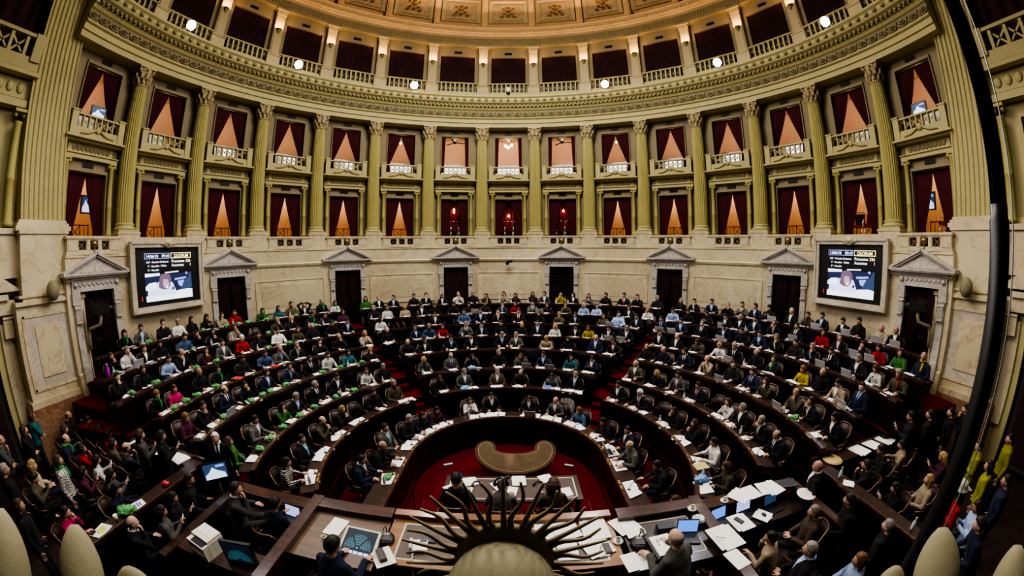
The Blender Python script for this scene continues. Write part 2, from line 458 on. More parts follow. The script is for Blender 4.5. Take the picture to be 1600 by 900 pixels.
def seat_spine(lean=0.0, dz=0.0):
    return [(0, .02, .47, .17, .13), (0, .035 - lean*.15, .62, .158, .118), (0, .03 - lean*.45, .80, .172, .122), (0, .03 - lean*.8, .94, .185, .115), (0, .04 - lean*.95, 1.015 + dz, .138, .088), (0, .037 - lean*.98, 1.045 + dz, .095, .075), (0, .035 - lean, 1.075 + dz, .064, .062)]
DN = [(-.3, -1, -.15), (.3, -1, -.15)]
def seated(name, lean, el, wr, pitch=0, yaw=0, hdirs=DN, curl=(.55, .55), hy=0, hn=None, roll=0, k=.1):
    s = seat_spine(lean)
    sh = [(-.172, .035 - lean*.9, .958), (.172, .035 - lean*.9, .958)]
    c = Vector((0, .0 - lean - .02 - hy, 1.175))
    make_pose(name, s, sh, el, wr, Hd(c, pitch, yaw, roll), hdirs, seat_legs(k), curl, hn=hn)
def build_poses():
    seated('write', .10, both(.27, -.10, .76), [(-.10, -.34, .80), (.15, -.33, .80)], 24, 4, hy=.01)
    seated('read', .06, both(.27, -.09, .76), [(-.13, -.33, .80), (.13, -.34, .80)], 14, -14)
    seated('turn', .05, both(.27, -.08, .75), [(-.12, -.33, .80), (.16, -.30, .80)], 4, 48)
    seated('turnr', .05, both(.27, -.08, .75), [(-.16, -.30, .80), (.12, -.33, .80)], 4, -48)
    seated('chin', .09, [(-.20, -.24, .80), (.27, -.10, .76)], [(-.055, -.225, 1.015), (.10, -.32, .80)], 6, 8, [(.25, .12, 1), (-.5, -1, -.1)], (1.3, .5), hn=[(0, -1, .1), (0, 0, 1)], roll=5)
    seated('chinl', .09, [(-.27, -.10, .76), (.20, -.24, .80)], [(-.10, -.32, .80), (.055, -.225, 1.015)], 6, -10, [(.5, -1, -.1), (-.25, .12, 1)], (.5, 1.3), hn=[(0, 0, 1), (0, -1, .1)], roll=-5)
    seated('rest', -.04, both(.27, .00, .70), [(-.07, -.23, .66), (.09, -.22, .67)], 2, -6, [(.8, -.6, -.1), (-.8, -.6, -.1)], (.8, .8))
    seated('restl', -.02, both(.26, -.01, .71), [(-.10, -.25, .68), (.10, -.25, .68)], 8, 22, [(.7, -.7, -.1), (-.7, -.7, -.1)], (.8, .8))
    seated('clasp', .08, both(.22, -.22, .79), [(-.035, -.27, .965), (.035, -.27, .965)], 4, 0, [(.35, .0, 1), (-.35, .0, 1)], (1.2, 1.2), hn=[(-.3, -1, 0), (.3, -1, 0)])
    seated('phone', .07, both(.24, -.12, .78), [(-.055, -.31, .90), (.055, -.31, .90)], 26, 0, [(.25, -.5, .8), (-.25, -.5, .8)], (1.0, 1.0), hn=[(0, .6, .8), (0, .6, .8)])
    seated('armsup', -.04, both(.33, .02, 1.20), [(-.09, .08, 1.30), (.09, .08, 1.30)], -4, 0, [(.9, .1, .1), (-.9, .1, .1)], (.6, .6))
    seated('reach', .16, [(-.28, -.12, .80), (.27, -.14, .77)], [(-.20, -.42, .82), (.10, -.40, .81)], 22, -12)
    # standing
    ss = lambda lean=0.0: [(0, 0, .90, .165, .125), (0, .01 - lean*.2, 1.06, .155, .115), (0, 0 - lean*.5, 1.24, .175, .122), (0, 0 - lean*.8, 1.38, .188, .115), (0, .01 - lean*.95, 1.455, .138, .088), (0, .01 - lean*.98, 1.485, .095, .075), (0, .01 - lean, 1.515, .064, .062)]
    sl = [((-.09, 0, .90), (-.10, -.02, .50), (-.11, 0, .09)), ((.09, 0, .90), (.10, -.02, .50), (.11, 0, .09))]
    def stand(name, lean, el, wr, pitch, yaw, hdirs, curl=(.5, .5), hn=None):
        sh = [(-.176, .0 - lean*.9, 1.398), (.176, .0 - lean*.9, 1.398)]
        make_pose(name, ss(lean), sh, el, wr, Hd(Vector((0, -.03 - lean, 1.62)), pitch, yaw), hdirs, sl, curl, hn=hn)
    stand('stand', .0, both(.245, .02, 1.14), both(.255, -.06, .89), 0, 0, [(0, -.2, -1), (0, -.2, -1)], (.5, .5), [(1, 0, 0), (-1, 0, 0)])
    stand('sphone', .04, both(.23, -.06, 1.15), [(-.06, -.31, 1.30), (.07, -.30, 1.27)], 16, 0, [(.25, -.5, .8), (-.25, -.5, .8)], (1, 1), [(0, .6, .8), (0, .6, .8)])
    stand('schin', .03, [(-.20, -.16, 1.16), (.23, -.05, 1.14)], [(-.06, -.19, 1.40), (-.10, -.22, 1.13)], 4, 10, [(.25, .05, 1), (-1, -.1, 0)], (1.2, .6), [(0, -1, .1), (0, 0, 1)])
    stand('slean', .18, [(-.29, -.14, 1.16), (.26, -.16, 1.15)], [(-.26, -.38, 1.02), (.14, -.38, 1.04)], 10, -20, [(-.1, -1, -.2), (.2, -1, -.2)], (.4, .4))
    for k in ('short', 'fringe', 'long', 'bob', 'curly'): HAIR[k] = hair_mesh(k)
TOPC = {'K': (.016, .016, .018), 'N': (.018, .024, .055), 'G': (.12, .12, .115), 'C': (.055, .055, .055), 'O': (.105, .09, .055), 'D': (.022, .021, .024), 'W': (.72, .71, .68), 'L': (.36, .47, .72), 'R': (.42, .025, .028), 'Y': (.50, .36, .02), 'E': (.055, .20, .045), 'P': (.62, .03, .16), 'M': (.085, .018, .045), 'T': (.46, .37, .26), 'U': (.06, .11, .21), 'S': (.05, .05, .05), 'Q': (.03, .14, .16), 'B': (.10, .07, .05), 'V': (.27, .27, .02)}
TOPW = {'K': 'black', 'N': 'navy', 'G': 'grey', 'C': 'charcoal', 'O': 'olive-brown', 'D': 'dark', 'W': 'white', 'L': 'pale blue', 'R': 'red', 'Y': 'yellow', 'E': 'green', 'P': 'pink', 'M': 'maroon', 'T': 'beige', 'U': 'blue', 'S': 'striped', 'Q': 'teal', 'B': 'brown', 'V': 'yellow'}
INC = {'w': (.78, .77, .74), 'b': (.42, .54, .80), 'p': (.62, .38, .46), 'd': (.03, .03, .035)}
INW = {'w': 'white', 'b': 'blue', 'p': 'pink', 'd': 'dark'}
TIEC = {'r': (.35, .015, .02), 'n': (.02, .03, .13), 'k': (.012, .012, .014), 'p': (.16, .05, .20), 'w': (.6, .6, .6), 'b': (.16, .42, .55)}
TIEW = {'r': 'red', 'n': 'navy', 'k': 'black', 'p': 'purple', 'w': 'pale', 'b': 'azure'}
HAIRC = {'k': (.018, .013, .010), 'g': (.22, .20, .18), 'w': (.62, .60, .56), 'x': (.025, .018, .013), 'z': (.20, .18, .16), 'l': (.014, .010, .008), 'n': (.055, .030, .016), 'B': (.36, .23, .09), 'h': (.17, .085, .035), 'c': (.06, .032, .016), 'C': (.40, .27, .11)}
HAIRS = {'k': 'short', 'g': 'short', 'w': 'short', 'x': 'fringe', 'z': 'fringe', 'l': 'long', 'n': 'long', 'B': 'long', 'h': 'bob', 'c': 'curly', 'C': 'curly'}
HAIRW = {'k': 'dark-haired', 'g': 'grey-haired', 'w': 'white-haired', 'x': 'balding', 'z': 'balding', 'l': 'black-haired', 'n': 'brown-haired', 'B': 'blonde', 'h': 'auburn-haired', 'c': 'curly-haired', 'C': 'curly blonde'}
POSEW = {'chin': 'chin on hand', 'chinl': 'chin on hand', 'clasp': 'hands clasped', 'phone': 'looking at a phone', 'armsup': 'hands behind head', 'turn': 'head turned', 'turnr': 'head turned'}
def look(sex, hair, top):
    suit = len(top) > 1 and top[1] in 'wbpd'
    w = HAIRW[hair] + (' man' if sex == 'm' else ' woman') + ' in ' + TOPW[top[0]] + (' jacket' if suit else (' shirt' if top[0] in 'WL' else ' top'))
    if suit and len(top) > 2 and top[2] in TIEC: w += ' and ' + TIEW[top[2]] + ' tie'
    return w
def person(loc, rz, sex, hair, top, pose, label, group, scarf=None, shoes=False, rng=random, trousers=None, mats=None):
    p = POSES[pose]
    skin = rng.choice([(.50, .29, .20), (.56, .34, .24), (.44, .25, .17), (.60, .38, .28), (.52, .31, .22)])
    o = link('person', p['body'], None, loc, rz, label, 'person', group, color=skin)
    s = rng.uniform(.97, 1.04) * (.95 if sex == 'f' else 1.0); o.scale = (s*(.94 if sex == 'f' else 1), s, s)
    jit = rng.uniform(.65, 1.2)
    c = tuple(min(1, q*jit) for q in TOPC[top[0]])
    suit = len(top) > 1 and top[1] in 'wbpd'
    j = link('jacket' if suit else ('shirt' if top[0] in 'WL' else 'sweater'), p['jacket'], o, color=c)
    if mats:
        j.data = j.data.copy(); j.data.materials.clear(); j.data.materials.append(M[mats])
    tc = trousers or (c if suit else (.02, .022, .03))
    link('trousers', p['trousers'], o, color=tc)
    if suit:
        sf = link('shirt_front', p['shirt'], o, color=INC[top[1]])
        if len(top) > 2 and top[2] in TIEC: link('necktie', p['tie'], sf, color=TIEC[top[2]])
    if scarf in ('E', 'R', 'Y'):
        link('scarf', p['scarf'], o, color={'E': (.06, .36, .10), 'R': (.3, .05, .03), 'Y': (.5, .36, .05)}[scarf])
    if shoes: link('shoes', p['shoes'], o)
    if pose in ('phone', 'sphone'):
        d = Vector((.0, -.395 if pose == 'phone' else -.385, .985 if pose == 'phone' else 1.375)) * s; d.rotate(Euler((0, 0, rz)))
        ph_ = link('smartphone', PHONE[0], None, Vector(loc) + d, rz, 'smartphone held by ' + ' '.join(label.replace(' jacket', '').split()[:12]).rstrip(','), 'phone', 'held smartphones'); ph_.rotation_euler = (-.45, 0, rz + PI); link('display', PHONE[1], ph_)
    hc = HAIRC[hair]; hj = rng.uniform(.8, 1.25)
    link('hair', HAIR[HAIRS[hair]], o, color=tuple(q*hj for q in hc), M=p['head'])
    return o
build_poses()
PHONE = (MB().box((0, 0, 0), (.078, .010, .15)).mesh('smartphone', M['black']), MB().box((0, -.006, 0), (.068, .003, .132)).mesh('display', glow('phone_glow', (.55, .65, 1), 1.2)))
# ------------------------------------------------------------------ the hall
DA = 12.944; DR = R_(DA); BW = 12.0*DR          # bay angle and its width at the column circle
ZB = 6.867                                      # level of the column bases
def bayname(k):
    if k == 0: return 'middle bay'
    return ORD[abs(k)] + ' ' + side(k) + ' bay from the middle'
def baywhere(k):
    if k == 0: return 'in the middle bay'
    return 'in the ' + bayname(k)
def colname(k):
    return ORD[int(abs(k) + .5)] + ' from the centre, ' + side(k)
def put(name, me, k, r, z=0.0, parent=None, **kw):
    a = k*DA; p = P(a, r, z)
    return link(name, me, parent, p, -R_(a), **kw)
def root(name, k, r, z, **kw):
    return empty(name, P(k*DA, r, z), -R_(k*DA), **kw)

# --- floors
mb = MB(); mb.box((0, 2.6, -.10), (30, 18, .2)); mb.build('floor', M['carpet'], kind='structure', label='red carpet covering the well of the chamber', cat='floor')
YC = [0, 1.6, 1.35, 1.1, .85, .6, .35, .1, -.1]; RR = [0, 3.1, 4.75, 5.95, 7.1, 8.15, 9.15, 10.1, 11.0]; FL = [0, .17, .52, .90, 1.38, 1.70, 2.08, 2.37, 2.73]
AISLE = 38.9
ENDS = {1: (-118, 140), 2: (-117, 119), 3: (-111, 109), 4: (-105.5, 109), 5: (-102.5, 102), 6: (-103, 102), 7: (-98.5, 100), 8: (-94, 94)}
for r in range(1, 9):
    mb = MB(); r0 = RR[r] - .66; cy = YC[r]; a0, a1 = ENDS[r]
    if r == 1: a0, a1 = -92, 92; r0 = 2.35
    z0 = -.02
    r1 = 12.5 if r == 8 else RR[r+1] + .5
    mb.arc([(r0, FL[r]), (r1, FL[r] - .001*r), (r1, z0), (r0, z0)], a0, a1, 64, cy, 0)
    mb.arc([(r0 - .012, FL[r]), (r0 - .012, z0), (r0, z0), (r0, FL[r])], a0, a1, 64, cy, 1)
    if r == 1:
        for s in (-1, 1): mb.box((s*2.95, .4, FL[1]/2), (1.25, 2.4, FL[1]), 0)
    mb.build('floor', [M['carpet'], M['wood']], kind='structure', label=('carpeted platform under the ' + ORD[r] + ' desk row counted from the well'), cat='platform')
# steps in the two radial aisles
for s in (-1, 1):
    mb = MB()
    for r in range(2, 9):
        h = (FL[r] + FL[r-1])/2; rr = RR[r] - .66
        w = R_(0) + math.degrees(.5/RR[r])
        mb.arc([(rr - .24, h), (rr + .01, h), (rr + .01, 0), (rr - .24, 0)], s*AISLE - w, s*AISLE + w, 4, YC[r])
    mb.build('floor', M['carpet'], kind='structure', label='carpeted steps of the ' + side(s) + ' aisle between the desk blocks', cat='steps')

# --- lower marble wall
WR = 11.56
doors = [-7, -5, -3, -1, 1, 3, 5, 7]; DH = math.degrees(.0521)
mb = MB()
prof_top = [(WR, 5.18), (WR, 5.42), (WR - .07, 5.47), (WR - .10, 5.55), (WR - .02, 5.60), (WR - .02, 6.08), (WR - .06, 6.10), (WR - .06, 6.17), (WR + .9, 6.17), (WR + .9, 5.18)]
mb.arc(prof_top, -95.5, 95.5, 150)
edges = [-95.5] + [q for k in doors for q in (k*DA - DH, k*DA + DH)] + [95.5]
low = [(WR - .05, 2.3), (WR - .05, 2.95), (WR, 3.0), (WR, 5.18), (WR + .9, 5.18), (WR + .9, 2.3)]
for a, b in zip(edges[0::2], edges[1::2]):
    if b - a > .3: mb.arc(low, a, b, max(2, int((b-a)/1.2)))
mb.build('wall_lower', M['marble'], kind='structure', label='curved cream marble wall behind the highest desk row', cat='wall')
for k in (-4, -2, 0, 2, 4):
    mb = MB(); h = .585*DA
    for z0, z1 in ((3.55, 3.63), (4.85, 4.93)): mb.arc([(WR + .01, z0), (WR - .035, z0 + .02), (WR - .035, z1 - .02), (WR + .01, z1)], k*DA - h, k*DA + h, 14)
    for s in (-1, 1):
        mb.arc([(WR + .01, 3.55), (WR - .035, 3.57), (WR - .035, 4.91), (WR + .01, 4.93)], k*DA + s*h - .2, k*DA + s*h + .2, 1)
    mb.arc([(WR + .005, 3.63), (WR - .012, 3.63), (WR - .012, 4.85), (WR + .005, 4.85)], k*DA - h + .2, k*DA + h - .2, 14, 0, 1)
    mb.arc([(WR - .010, 3.80), (WR - .022, 3.80), (WR - .022, 4.70), (WR - .010, 4.70)], k*DA - h*.86, k*DA + h*.86, 14, 0, 2)
    mb.build('trim_%d' % (k//2 + 3), [M['marble'], M['marble_panel'], M['marble']], kind='structure', label='framed veined marble wall panel ' + baywhere(k), cat='wall panel')

# --- doors with pediments
def surround_mesh():
    mb = MB(); w = .60
    for s in (-1, 1):
        mb.box((s*(w + .105), -.03, 3.95), (.21, .16, 2.45)); mb.box((s*(w + .105), -.05, 2.95), (.24, .2, .5))
        mb.box((s*(w + .105), -.08, 4.55), (.17, .14, .34)); mb.box((s*(w + .105), -.10, 4.36), (.20, .18, .05)); mb.box((s*(w + .105), -.09, 4.74), (.22, .18, .05))
        for q in (-.05, 0, .05): mb.box((s*(w + .105) + q, -.155, 4.55), (.022, .02, .28))
        mb.box((s*(w + .12), -.06, 5.0), (.26, .16, .34)); mb.lathe([(.001, 0), (.07, 0), (.05, .03), (.001, .04)], 12, M=Matrix.Translation((s*(w + .12), -.14, 5.36)) @ Matrix.Rotation(PI/2, 4, 'X'))
    mb.box((0, -.04, 5.20), (2*w + .46, .14, .06)); mb.box((0, -.02, 5.36), (2*w + .46, .16, .28)); mb.box((0, -.06, 5.53), (2*w + .54, .22, .05))
    mb.box((0, -.10, 5.60), (2.16, .34, .06))
    return mb.mesh('surround', M['marble_grey'])
def pediment_mesh():
    mb = MB()
    tri = [(-1.10, 5.63), (1.10, 5.63), (0, 6.13)]
    vs = [(x, -.14, z) for x, z in tri] + [(x, .12, z) for x, z in tri]
    mb.add(vs, [(0, 1, 2), (5, 4, 3), (0, 3, 4, 1), (1, 4, 5, 2), (2, 5, 3, 0)])
    for s in (-1, 1):
        L = math.hypot(1.12, .52); an = math.atan2(.52, 1.12)
        X = Matrix.Translation((s*.56, -.10, 5.94)) @ Matrix.Rotation(s*an, 4, 'Y')
        mb.box((0, 0, 0), (L + .04, .38, .07), 0, X); mb.box((0, -.03, -.06), (L - .1, .22, .05), 0, X)
    mb.box((0, -.12, 5.64), (2.28, .36, .06))
    for i in range(9): mb.box((-.5 + i*.125, -.15, 5.70 + .0), (.06, .04, .03))
    return mb.mesh('pediment', M['marble_grey'])
def orn_mesh():
    mb = MB()
    for i in range(8):
        x = -.56 + i*.16
        mb.ell((x, -.105, 5.36), (.055, .03, .06), 8, 6); mb.ell((x + .08, -.105, 5.38), (.03, .025, .04), 6, 5)
    return mb.mesh('frieze_ornament', M['marble_grey'])
def leaf_mesh():
    mb = MB()
    for s in (-1, 1):
        mb.box((s*.30, .28, 3.96), (.59, .05, 2.46), 0)
        for z, h in ((3.1, .5), (3.85, .75), (4.72, .7)):
            for q in (-1, 1): mb.box((s*.30 + q*.22, .248, z), (.03, .03, h), 1)
            for q in (-1, 1): mb.box((s*.30, .248, z + q*h/2), (.47, .03, .03), 1)
        for i in range(4):
            for j in range(9): mb.box((s*.30 - .165 + i*.11, .25, 3.5 + j*.17), (.035, .012, .035), 2, Matrix.Identity(4))
        mb.ell((s*.05, .23, 3.75), (.025, .03, .025), 8, 6, 2)
    return mb.mesh('door_leaf', [M['wood'], M['wood_top'], M['bronze']])
def drape(w0, w1, z0, z1, gather, side, folds=7, y=0.0, amp=.035, name='curtain', mat=None, swag=0.0, n=14, tiez=.12, tieamp=1.0):
    """a pleated cloth: hangs from z1 to z0 between the x values w0..w1 at the top, drawn to the outer side lower down"""
    mb = MB(); nx = folds*6; rows = []
    for i in range(n+1):
        t = i/n; z = z1 + (z0-z1)*t
        # how far it is drawn aside: 0 at the top, 1 at the tie
        g = gather*(min(1, t/(1-tiez))**1.15)
        if t > 1 - tiez: g = gather*(1 - .06*(t - (1-tiez))/tiez)
        row = []
        for j in range(nx+1):
            u = j/nx
            x = w0 + (w1-w0)*u
            x = w0 + (x - w0)*(1-g) if side < 0 else w1 + (x - w1)*(1-g)
            row.append((x, y + amp*math.sin(u*folds*2*PI)*(.6 + .4*t) + .008*math.sin(9*t + u*5), z))
        rows.append(row)
    vs = [p for r in rows for p in r]
    mb.add(vs, [(i*(nx+1)+j, i*(nx+1)+j+1, (i+1)*(nx+1)+j+1, (i+1)*(nx+1)+j) for i in range(n) for j in range(nx)], 0, True)
    return mb.mesh(name, mat or M['curtain'])
sm, pm, om, lm = surround_mesh(), pediment_mesh(), orn_mesh(), leaf_mesh()
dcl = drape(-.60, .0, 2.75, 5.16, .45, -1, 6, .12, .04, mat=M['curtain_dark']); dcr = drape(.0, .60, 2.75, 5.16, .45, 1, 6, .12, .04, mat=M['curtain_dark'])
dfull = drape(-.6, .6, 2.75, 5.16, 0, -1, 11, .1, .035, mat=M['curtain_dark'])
jamb = MB()
for s in (-1, 1): jamb.box((s*.62, .35, 3.96), (.04, .75, 2.46))
jamb.box((0, .35, 5.2), (1.28, .75, .04)); jamb.box((0, .72, 3.96), (1.3, .04, 2.5)); jambm = jamb.mesh('lining', M['wood'])
for i, k in enumerate(doors):
    d = root('door_%d' % (i+1), k, WR, 0, kind='structure', cat='doorway', label='doorway with grey marble pediment ' + baywhere(k))
    su = link('surround', sm, d); link('pediment', pm, d); link('frieze_ornament', om, su); link('lining', jambm, d)
    if k != -1: link('door_leaf', lm, d)
    if k == -1: link('curtain', dfull, d)
    elif k != 1:
        link('curtain', dcl, d); link('curtain', dcr, d)

# --- balustrade at the foot of the columns
def balus_meshes():
    w = .335*BW; rail = MB(); rail.box((0, 0, 6.65), (2*w + .1, .26, .07)); rail.box((0, 0, 6.60), (2*w + .04, .22, .03)); rail.box((0, 0, 6.215), (2*w + .08, .24, .09))
    body = MB(); ow = .27; cs = (-.40, 0, .40)
    xs = [-w] + [q for c in cs for q in (c - ow/2, c + ow/2)] + [w]
    for a, b in zip(xs[0::2], xs[1::2]): body.box(((a+b)/2, 0, 6.42), (b-a, .18, .34)); body.box(((a+b)/2, -.10, 6.42), (max(.03, b-a-.06), .02, .28))
    for c in cs: body.box((c, .0, 6.275), (ow, .16, .05)); body.box((c, 0, 6.57), (ow, .16, .04))
    g = MB(); g.box((0, .03, 6.425), (ow, .03, .26))
    for q in (PI/4, -PI/4): g.box((0, 0, 0), (.34, .02, .025), 1, Matrix.Translation((0, .01, 6.425)) @ Matrix.Rotation(q, 4, 'Y'))
    g.ell((0, 0, 6.425), (.035, .02, .035), 8, 6, 1)
    return rail.mesh('rail', M['marble']), body.mesh('body', M['marble']), g.mesh('grille', [M['black'], M['bronze']]), cs
rm_, bm_, gm_, cs_ = balus_meshes()
for k in range(-7, 8):
    if abs(k) == 6: continue
    b = root('balustrade', k, WR + .03, 0, kind='structure', cat='balustrade', group='marble balustrades', label='low marble balustrade with square grilles ' + baywhere(k))
    link('rail', rm_, b); link('body', bm_, b)
    for c in cs_: link('grille', gm_, b, (c, 0, 0))
for k in (-6, 6):
    mb = MB(); mb.box((0, 0, 6.42), (.67*BW, .2, .5)); put('balustrade', mb.mesh('parapet', M['marble']), k, WR + .12, kind='structure', cat='balustrade', label='plain marble parapet above the video screen ' + baywhere(k))

# --- giant columns
def column_meshes():
    ped = MB(); ped.box((0, -.06, 6.46), (.80, .72, .72)); ped.box((0, -.06, 6.79), (.84, .76, .06)); ped.box((0, -.06, 6.16), (.84, .76, .08))
    base = MB(); base.box((0, 0, 6.86), (.74, .74, .08)); base.lathe([(.37, 6.90), (.385, 6.94), (.37, 6.985), (.33, 7.0), (.315, 7.03), (.335, 7.055), (.345, 7.08), (.33, 7.105), (.30, 7.12)], 28)
    sh = MB(); sh.lathe([(.295, 7.12), (.292, 8.2), (.285, 9.4), (.268, 10.6), (.245, 11.62)], 44, flute=.085, smooth=False)
    cap = MB(); cap.lathe([(.25, 11.62), (.275, 11.65), (.25, 11.68), (.25, 11.8), (.262, 12.0), (.30, 12.18), (.34, 12.24)], 24)
    for ring, (z, n, rr, h) in enumerate([(11.70, 10, .27, .20), (11.86, 10, .29, .22)]):
        for i in range(n):
            a = 2*PI*(i + .5*ring)/n; X = Matrix.Rotation(a, 4, 'Z')
            cap.tube([(rr - .02, 0, z), (rr + .015, 0, z + h*.6), (rr + .055, 0, z + h*.95), (rr + .085, 0, z + h*.82)], [.055, .05, .035, .018], 6, 0, True, X)
    for i in range(4):
        a = PI/4 + i*PI/2; X = Matrix.Rotation(a, 4, 'Z')
        pts = [(.37 + .062*(1 - t*.55)*math.cos(t*9), 0, 12.17 + .062*(1 - t*.55)*math.sin(t*9)) for t in [q/12 for q in range(13)]]
        cap.tube(pts, .028, 6, 0, True, X); cap.ell((.37, 0, 12.17), (.05, .055, .05), 8, 6, 0, X)
        cap.tube([(.25, 0, 11.98), (.30, 0, 12.10), (.38, 0, 12.2)], [.03, .03, .035], 6, 0, True, X)
        cap.ell((.33, 0, 12.20), (.05, .06, .055), 8, 6, 0, Matrix.Rotation(i*PI/2, 4, 'Z'))
    cap.box((0, 0, 12.285), (.68, .68, .07))
    return ped.mesh('pedestal', M['marble']), base.mesh('base', M['olive_light']), sh.mesh('shaft', M['olive']), cap.mesh('capital', M['gilt'])
CM = column_meshes()
for i in range(14):
    k = i - 6.5
    c = root('column', k, 12.0, 0, kind='structure', cat='column', group='fluted olive columns', label='tall fluted olive column with gilt capital, ' + colname(k))
    for n_, m_ in zip(('pedestal', 'base', 'shaft', 'capital'), CM): link(n_, m_, c)

# --- upper wall with its two storeys of boxes
OW = .255*BW      # half width of an opening
UR = 12.28
mb = MB()
def wallbox(k, x0, x1, z0, z1, y0=0.0, y1=.28, mi=0):
    X = Matrix.Translation(P(k*DA, UR)) @ Matrix.Rotation(-R_(k*DA), 4, 'Z')
    mb.box(((x0+x1)/2, (y0+y1)/2, (z0+z1)/2), (x1-x0, y1-y0, z1-z0), mi, X)
for k in range(-7, 8):
    h = BW/2*1.03
    for s in (-1, 1):
        x0, x1 = sorted((s*OW, s*h)); wallbox(k, x0, x1, 6.6, 12.4)
    wallbox(k, -OW, OW, 8.61, 9.95); wallbox(k, -OW, OW, 11.93, 12.4)
mb.build('wall_upper', M['wallgrey'], kind='structure', label='taupe wall behind the columns pierced by two storeys of boxes', cat='wall')
# frame round each opening, colonnettes, panels, vents, balconies
fr = MB(); t = .04
for s in (-1, 1): fr.box((s*(OW + t/2), -.03, 7.68), (t, .12, 1.95)); fr.box((s*(OW + t/2), -.03, 11.05), (t, .10, 1.85))
fr.box((0, -.03, 8.66), (2*OW + 2*t, .12, .10)); fr.box((0, -.03, 11.98), (2*OW + 2*t, .10, .10)); frm = fr.mesh('frame', M['wallgrey'])
colt = MB(); colt.lathe([(.115, 6.70), (.115, 6.82), (.10, 6.84), (.10, 6.88), (.085, 6.92), (.083, 7.58), (.095, 7.60), (.095, 7.64), (.083, 7.66), (.074, 8.74), (.085, 8.76), (.08, 8.80), (.11, 8.86)], 16)
for s in (-1, 1):
    colt.lathe([(.001, -.09), (.055, -.09), (.06, 0), (.055, .09), (.001, .09)], 12, M=Matrix.Translation((s*.095, 0, 8.85)) @ Matrix.Rotation(PI/2, 4, 'X'))
colt.box((0, 0, 8.93), (.26, .22, .06)); coltm = colt.mesh('colonnette', M['olive'])
ent = MB(); ew = .37*BW
ent.box((0, -.06, 9.03), (2*ew, .26, .13)); ent.box((0, -.09, 9.11), (2*ew + .04, .30, .03)); ent.box((0, -.02, 9.28), (2*ew - .04, .20, .30))
ent.box((0, -.13, 9.46), (2*ew + .06, .42, .06)); ent.box((0, -.20, 9.52), (2*ew + .14, .58, .06)); entm = ent.mesh('cornice', M['olive_light'])
rel = MB()
for i in range(9):
    x = -.62 + i*.155; rel.ell((x, -.13, 9.28), (.075, .03, .10), 8, 6); rel.ell((x + .07, -.13, 9.31 - .05*(i % 2)), (.035, .03, .05), 6, 5)
for s in (-1, 1):
    for q in range(4): rel.box((s*(ew - .10) + (q - 1.5)*.04, -.13, 9.28), (.02, .03, .24))
relm = rel.mesh('relief', M['stucco'])
BY = -.34         # balcony front, local
bal = MB(); hw = .36*BW
bal.box((0, BY, 10.20), (2*hw - .1, .16, .055)); bal.box((0, BY, 9.66), (2*hw - .1, .16, .22)); bal.box((0, BY, 9.80), (2*hw - .16, .12, .05))
for s in (-1, 1): bal.box((s*(hw - .10), BY, 9.90), (.22, .22, .72)); bal.box((s*(hw - .10), BY, 10.27), (.26, .26, .05)); bal.box((s*(hw - .06), BY/2, 9.90), (.1, -BY, .7))
for q in (-.44, -.22, 0, .22, .44): 
    pass
for q in (-.55, -.33, -.11, .11, .33, .55): bal.box((q, BY, 10.0), (.045, .12, .36))
balm = bal.mesh('balustrade', M['olive_light'])
og = MB()
for c in (-.44, -.22, 0, .22, .44):
    for q in (PI/4, -PI/4): og.box((0, 0, 0), (.36, .03, .028), 0, Matrix.Translation((c, BY, 10.0)) @ Matrix.Rotation(q, 4, 'Y'))
    og.ell((c, BY, 10.0), (.04, .03, .04), 8, 6)
ogm = og.mesh('openwork', M['olive_light'])
gar = MB()
for s in (-1, 1): gar.tube([(s*.62, BY - .10, 9.62), (s*.34, BY - .11, 9.66), (s*.08, BY - .12, 9.78)], [.02, .035, .03], 6)
gar.ell((0, BY - .11, 9.80), (.10, .05, .11), 10, 8); garm = gar.mesh('garland', M['olive_light'])
ven = MB(); ven.box((0, -.02, 0), (.40, .03, .13), 0)
for i in range(5): ven.box((0, -.04, -.05 + i*.025), (.37, .02, .008), 1)
venm = ven.mesh('vent', [M['black'], M['grille']])
for k in range(-7, 8):
    e = root('box_front', k, UR, 0, kind='structure', cat='box front', group='box fronts between the columns', label='olive box front with two openings ' + baywhere(k))
    link('frame', frm, e); link('cornice', entm, e); link('relief', relm, e)
    for s in (-1, 1): link('colonnette', coltm, e, (s*.305*BW, -.16, 0))
    link('vent', venm, e, (0, 0, 8.83)); link('vent', venm, e, (0, 0, 12.15))
    b = root('balcony', k, UR, 0, kind='structure', cat='balcony', group='upper box balconies', label='olive balcony parapet with crossed openwork ' + baywhere(k))
    bl_ = link('balustrade', balm, b); link('openwork', ogm, bl_); link('garland', garm, bl_)
# rooms behind the boxes
mb = MB(); mb.arc([(14.0, 6.45), (14.0, 9.15), (14.2, 9.15), (14.2, 6.45)], -98, 98, 90, 0, 0); mb.build('wall_box_lower', M['orange'], kind='structure', label='orange back wall of the lower boxes', cat='wall')
mb = MB(); mb.arc([(14.4, 9.3), (14.4, 12.45), (14.6, 12.45), (14.6, 9.3)], -98, 98, 90, 0, 0); mb.build('wall_box_upper', M['peach'], kind='structure', label='peach back wall of the upper boxes', cat='wall')
mb = MB()
for z in (6.40, 9.25): mb.arc([(11.9 if z < 7 else 12.35, z), (14.6, z), (14.6, z + .18), (11.9 if z < 7 else 12.35, z + .18)], -97, 97, 80)
mb.arc([(12.3, 12.42), (14.6, 12.42), (14.6, 12.5), (12.3, 12.5)], -97, 97, 80)
mb.build('floor_boxes', M['orange'], kind='structure', label='floors and ceiling of the boxes behind the columns', cat='floor')
pt = MB()
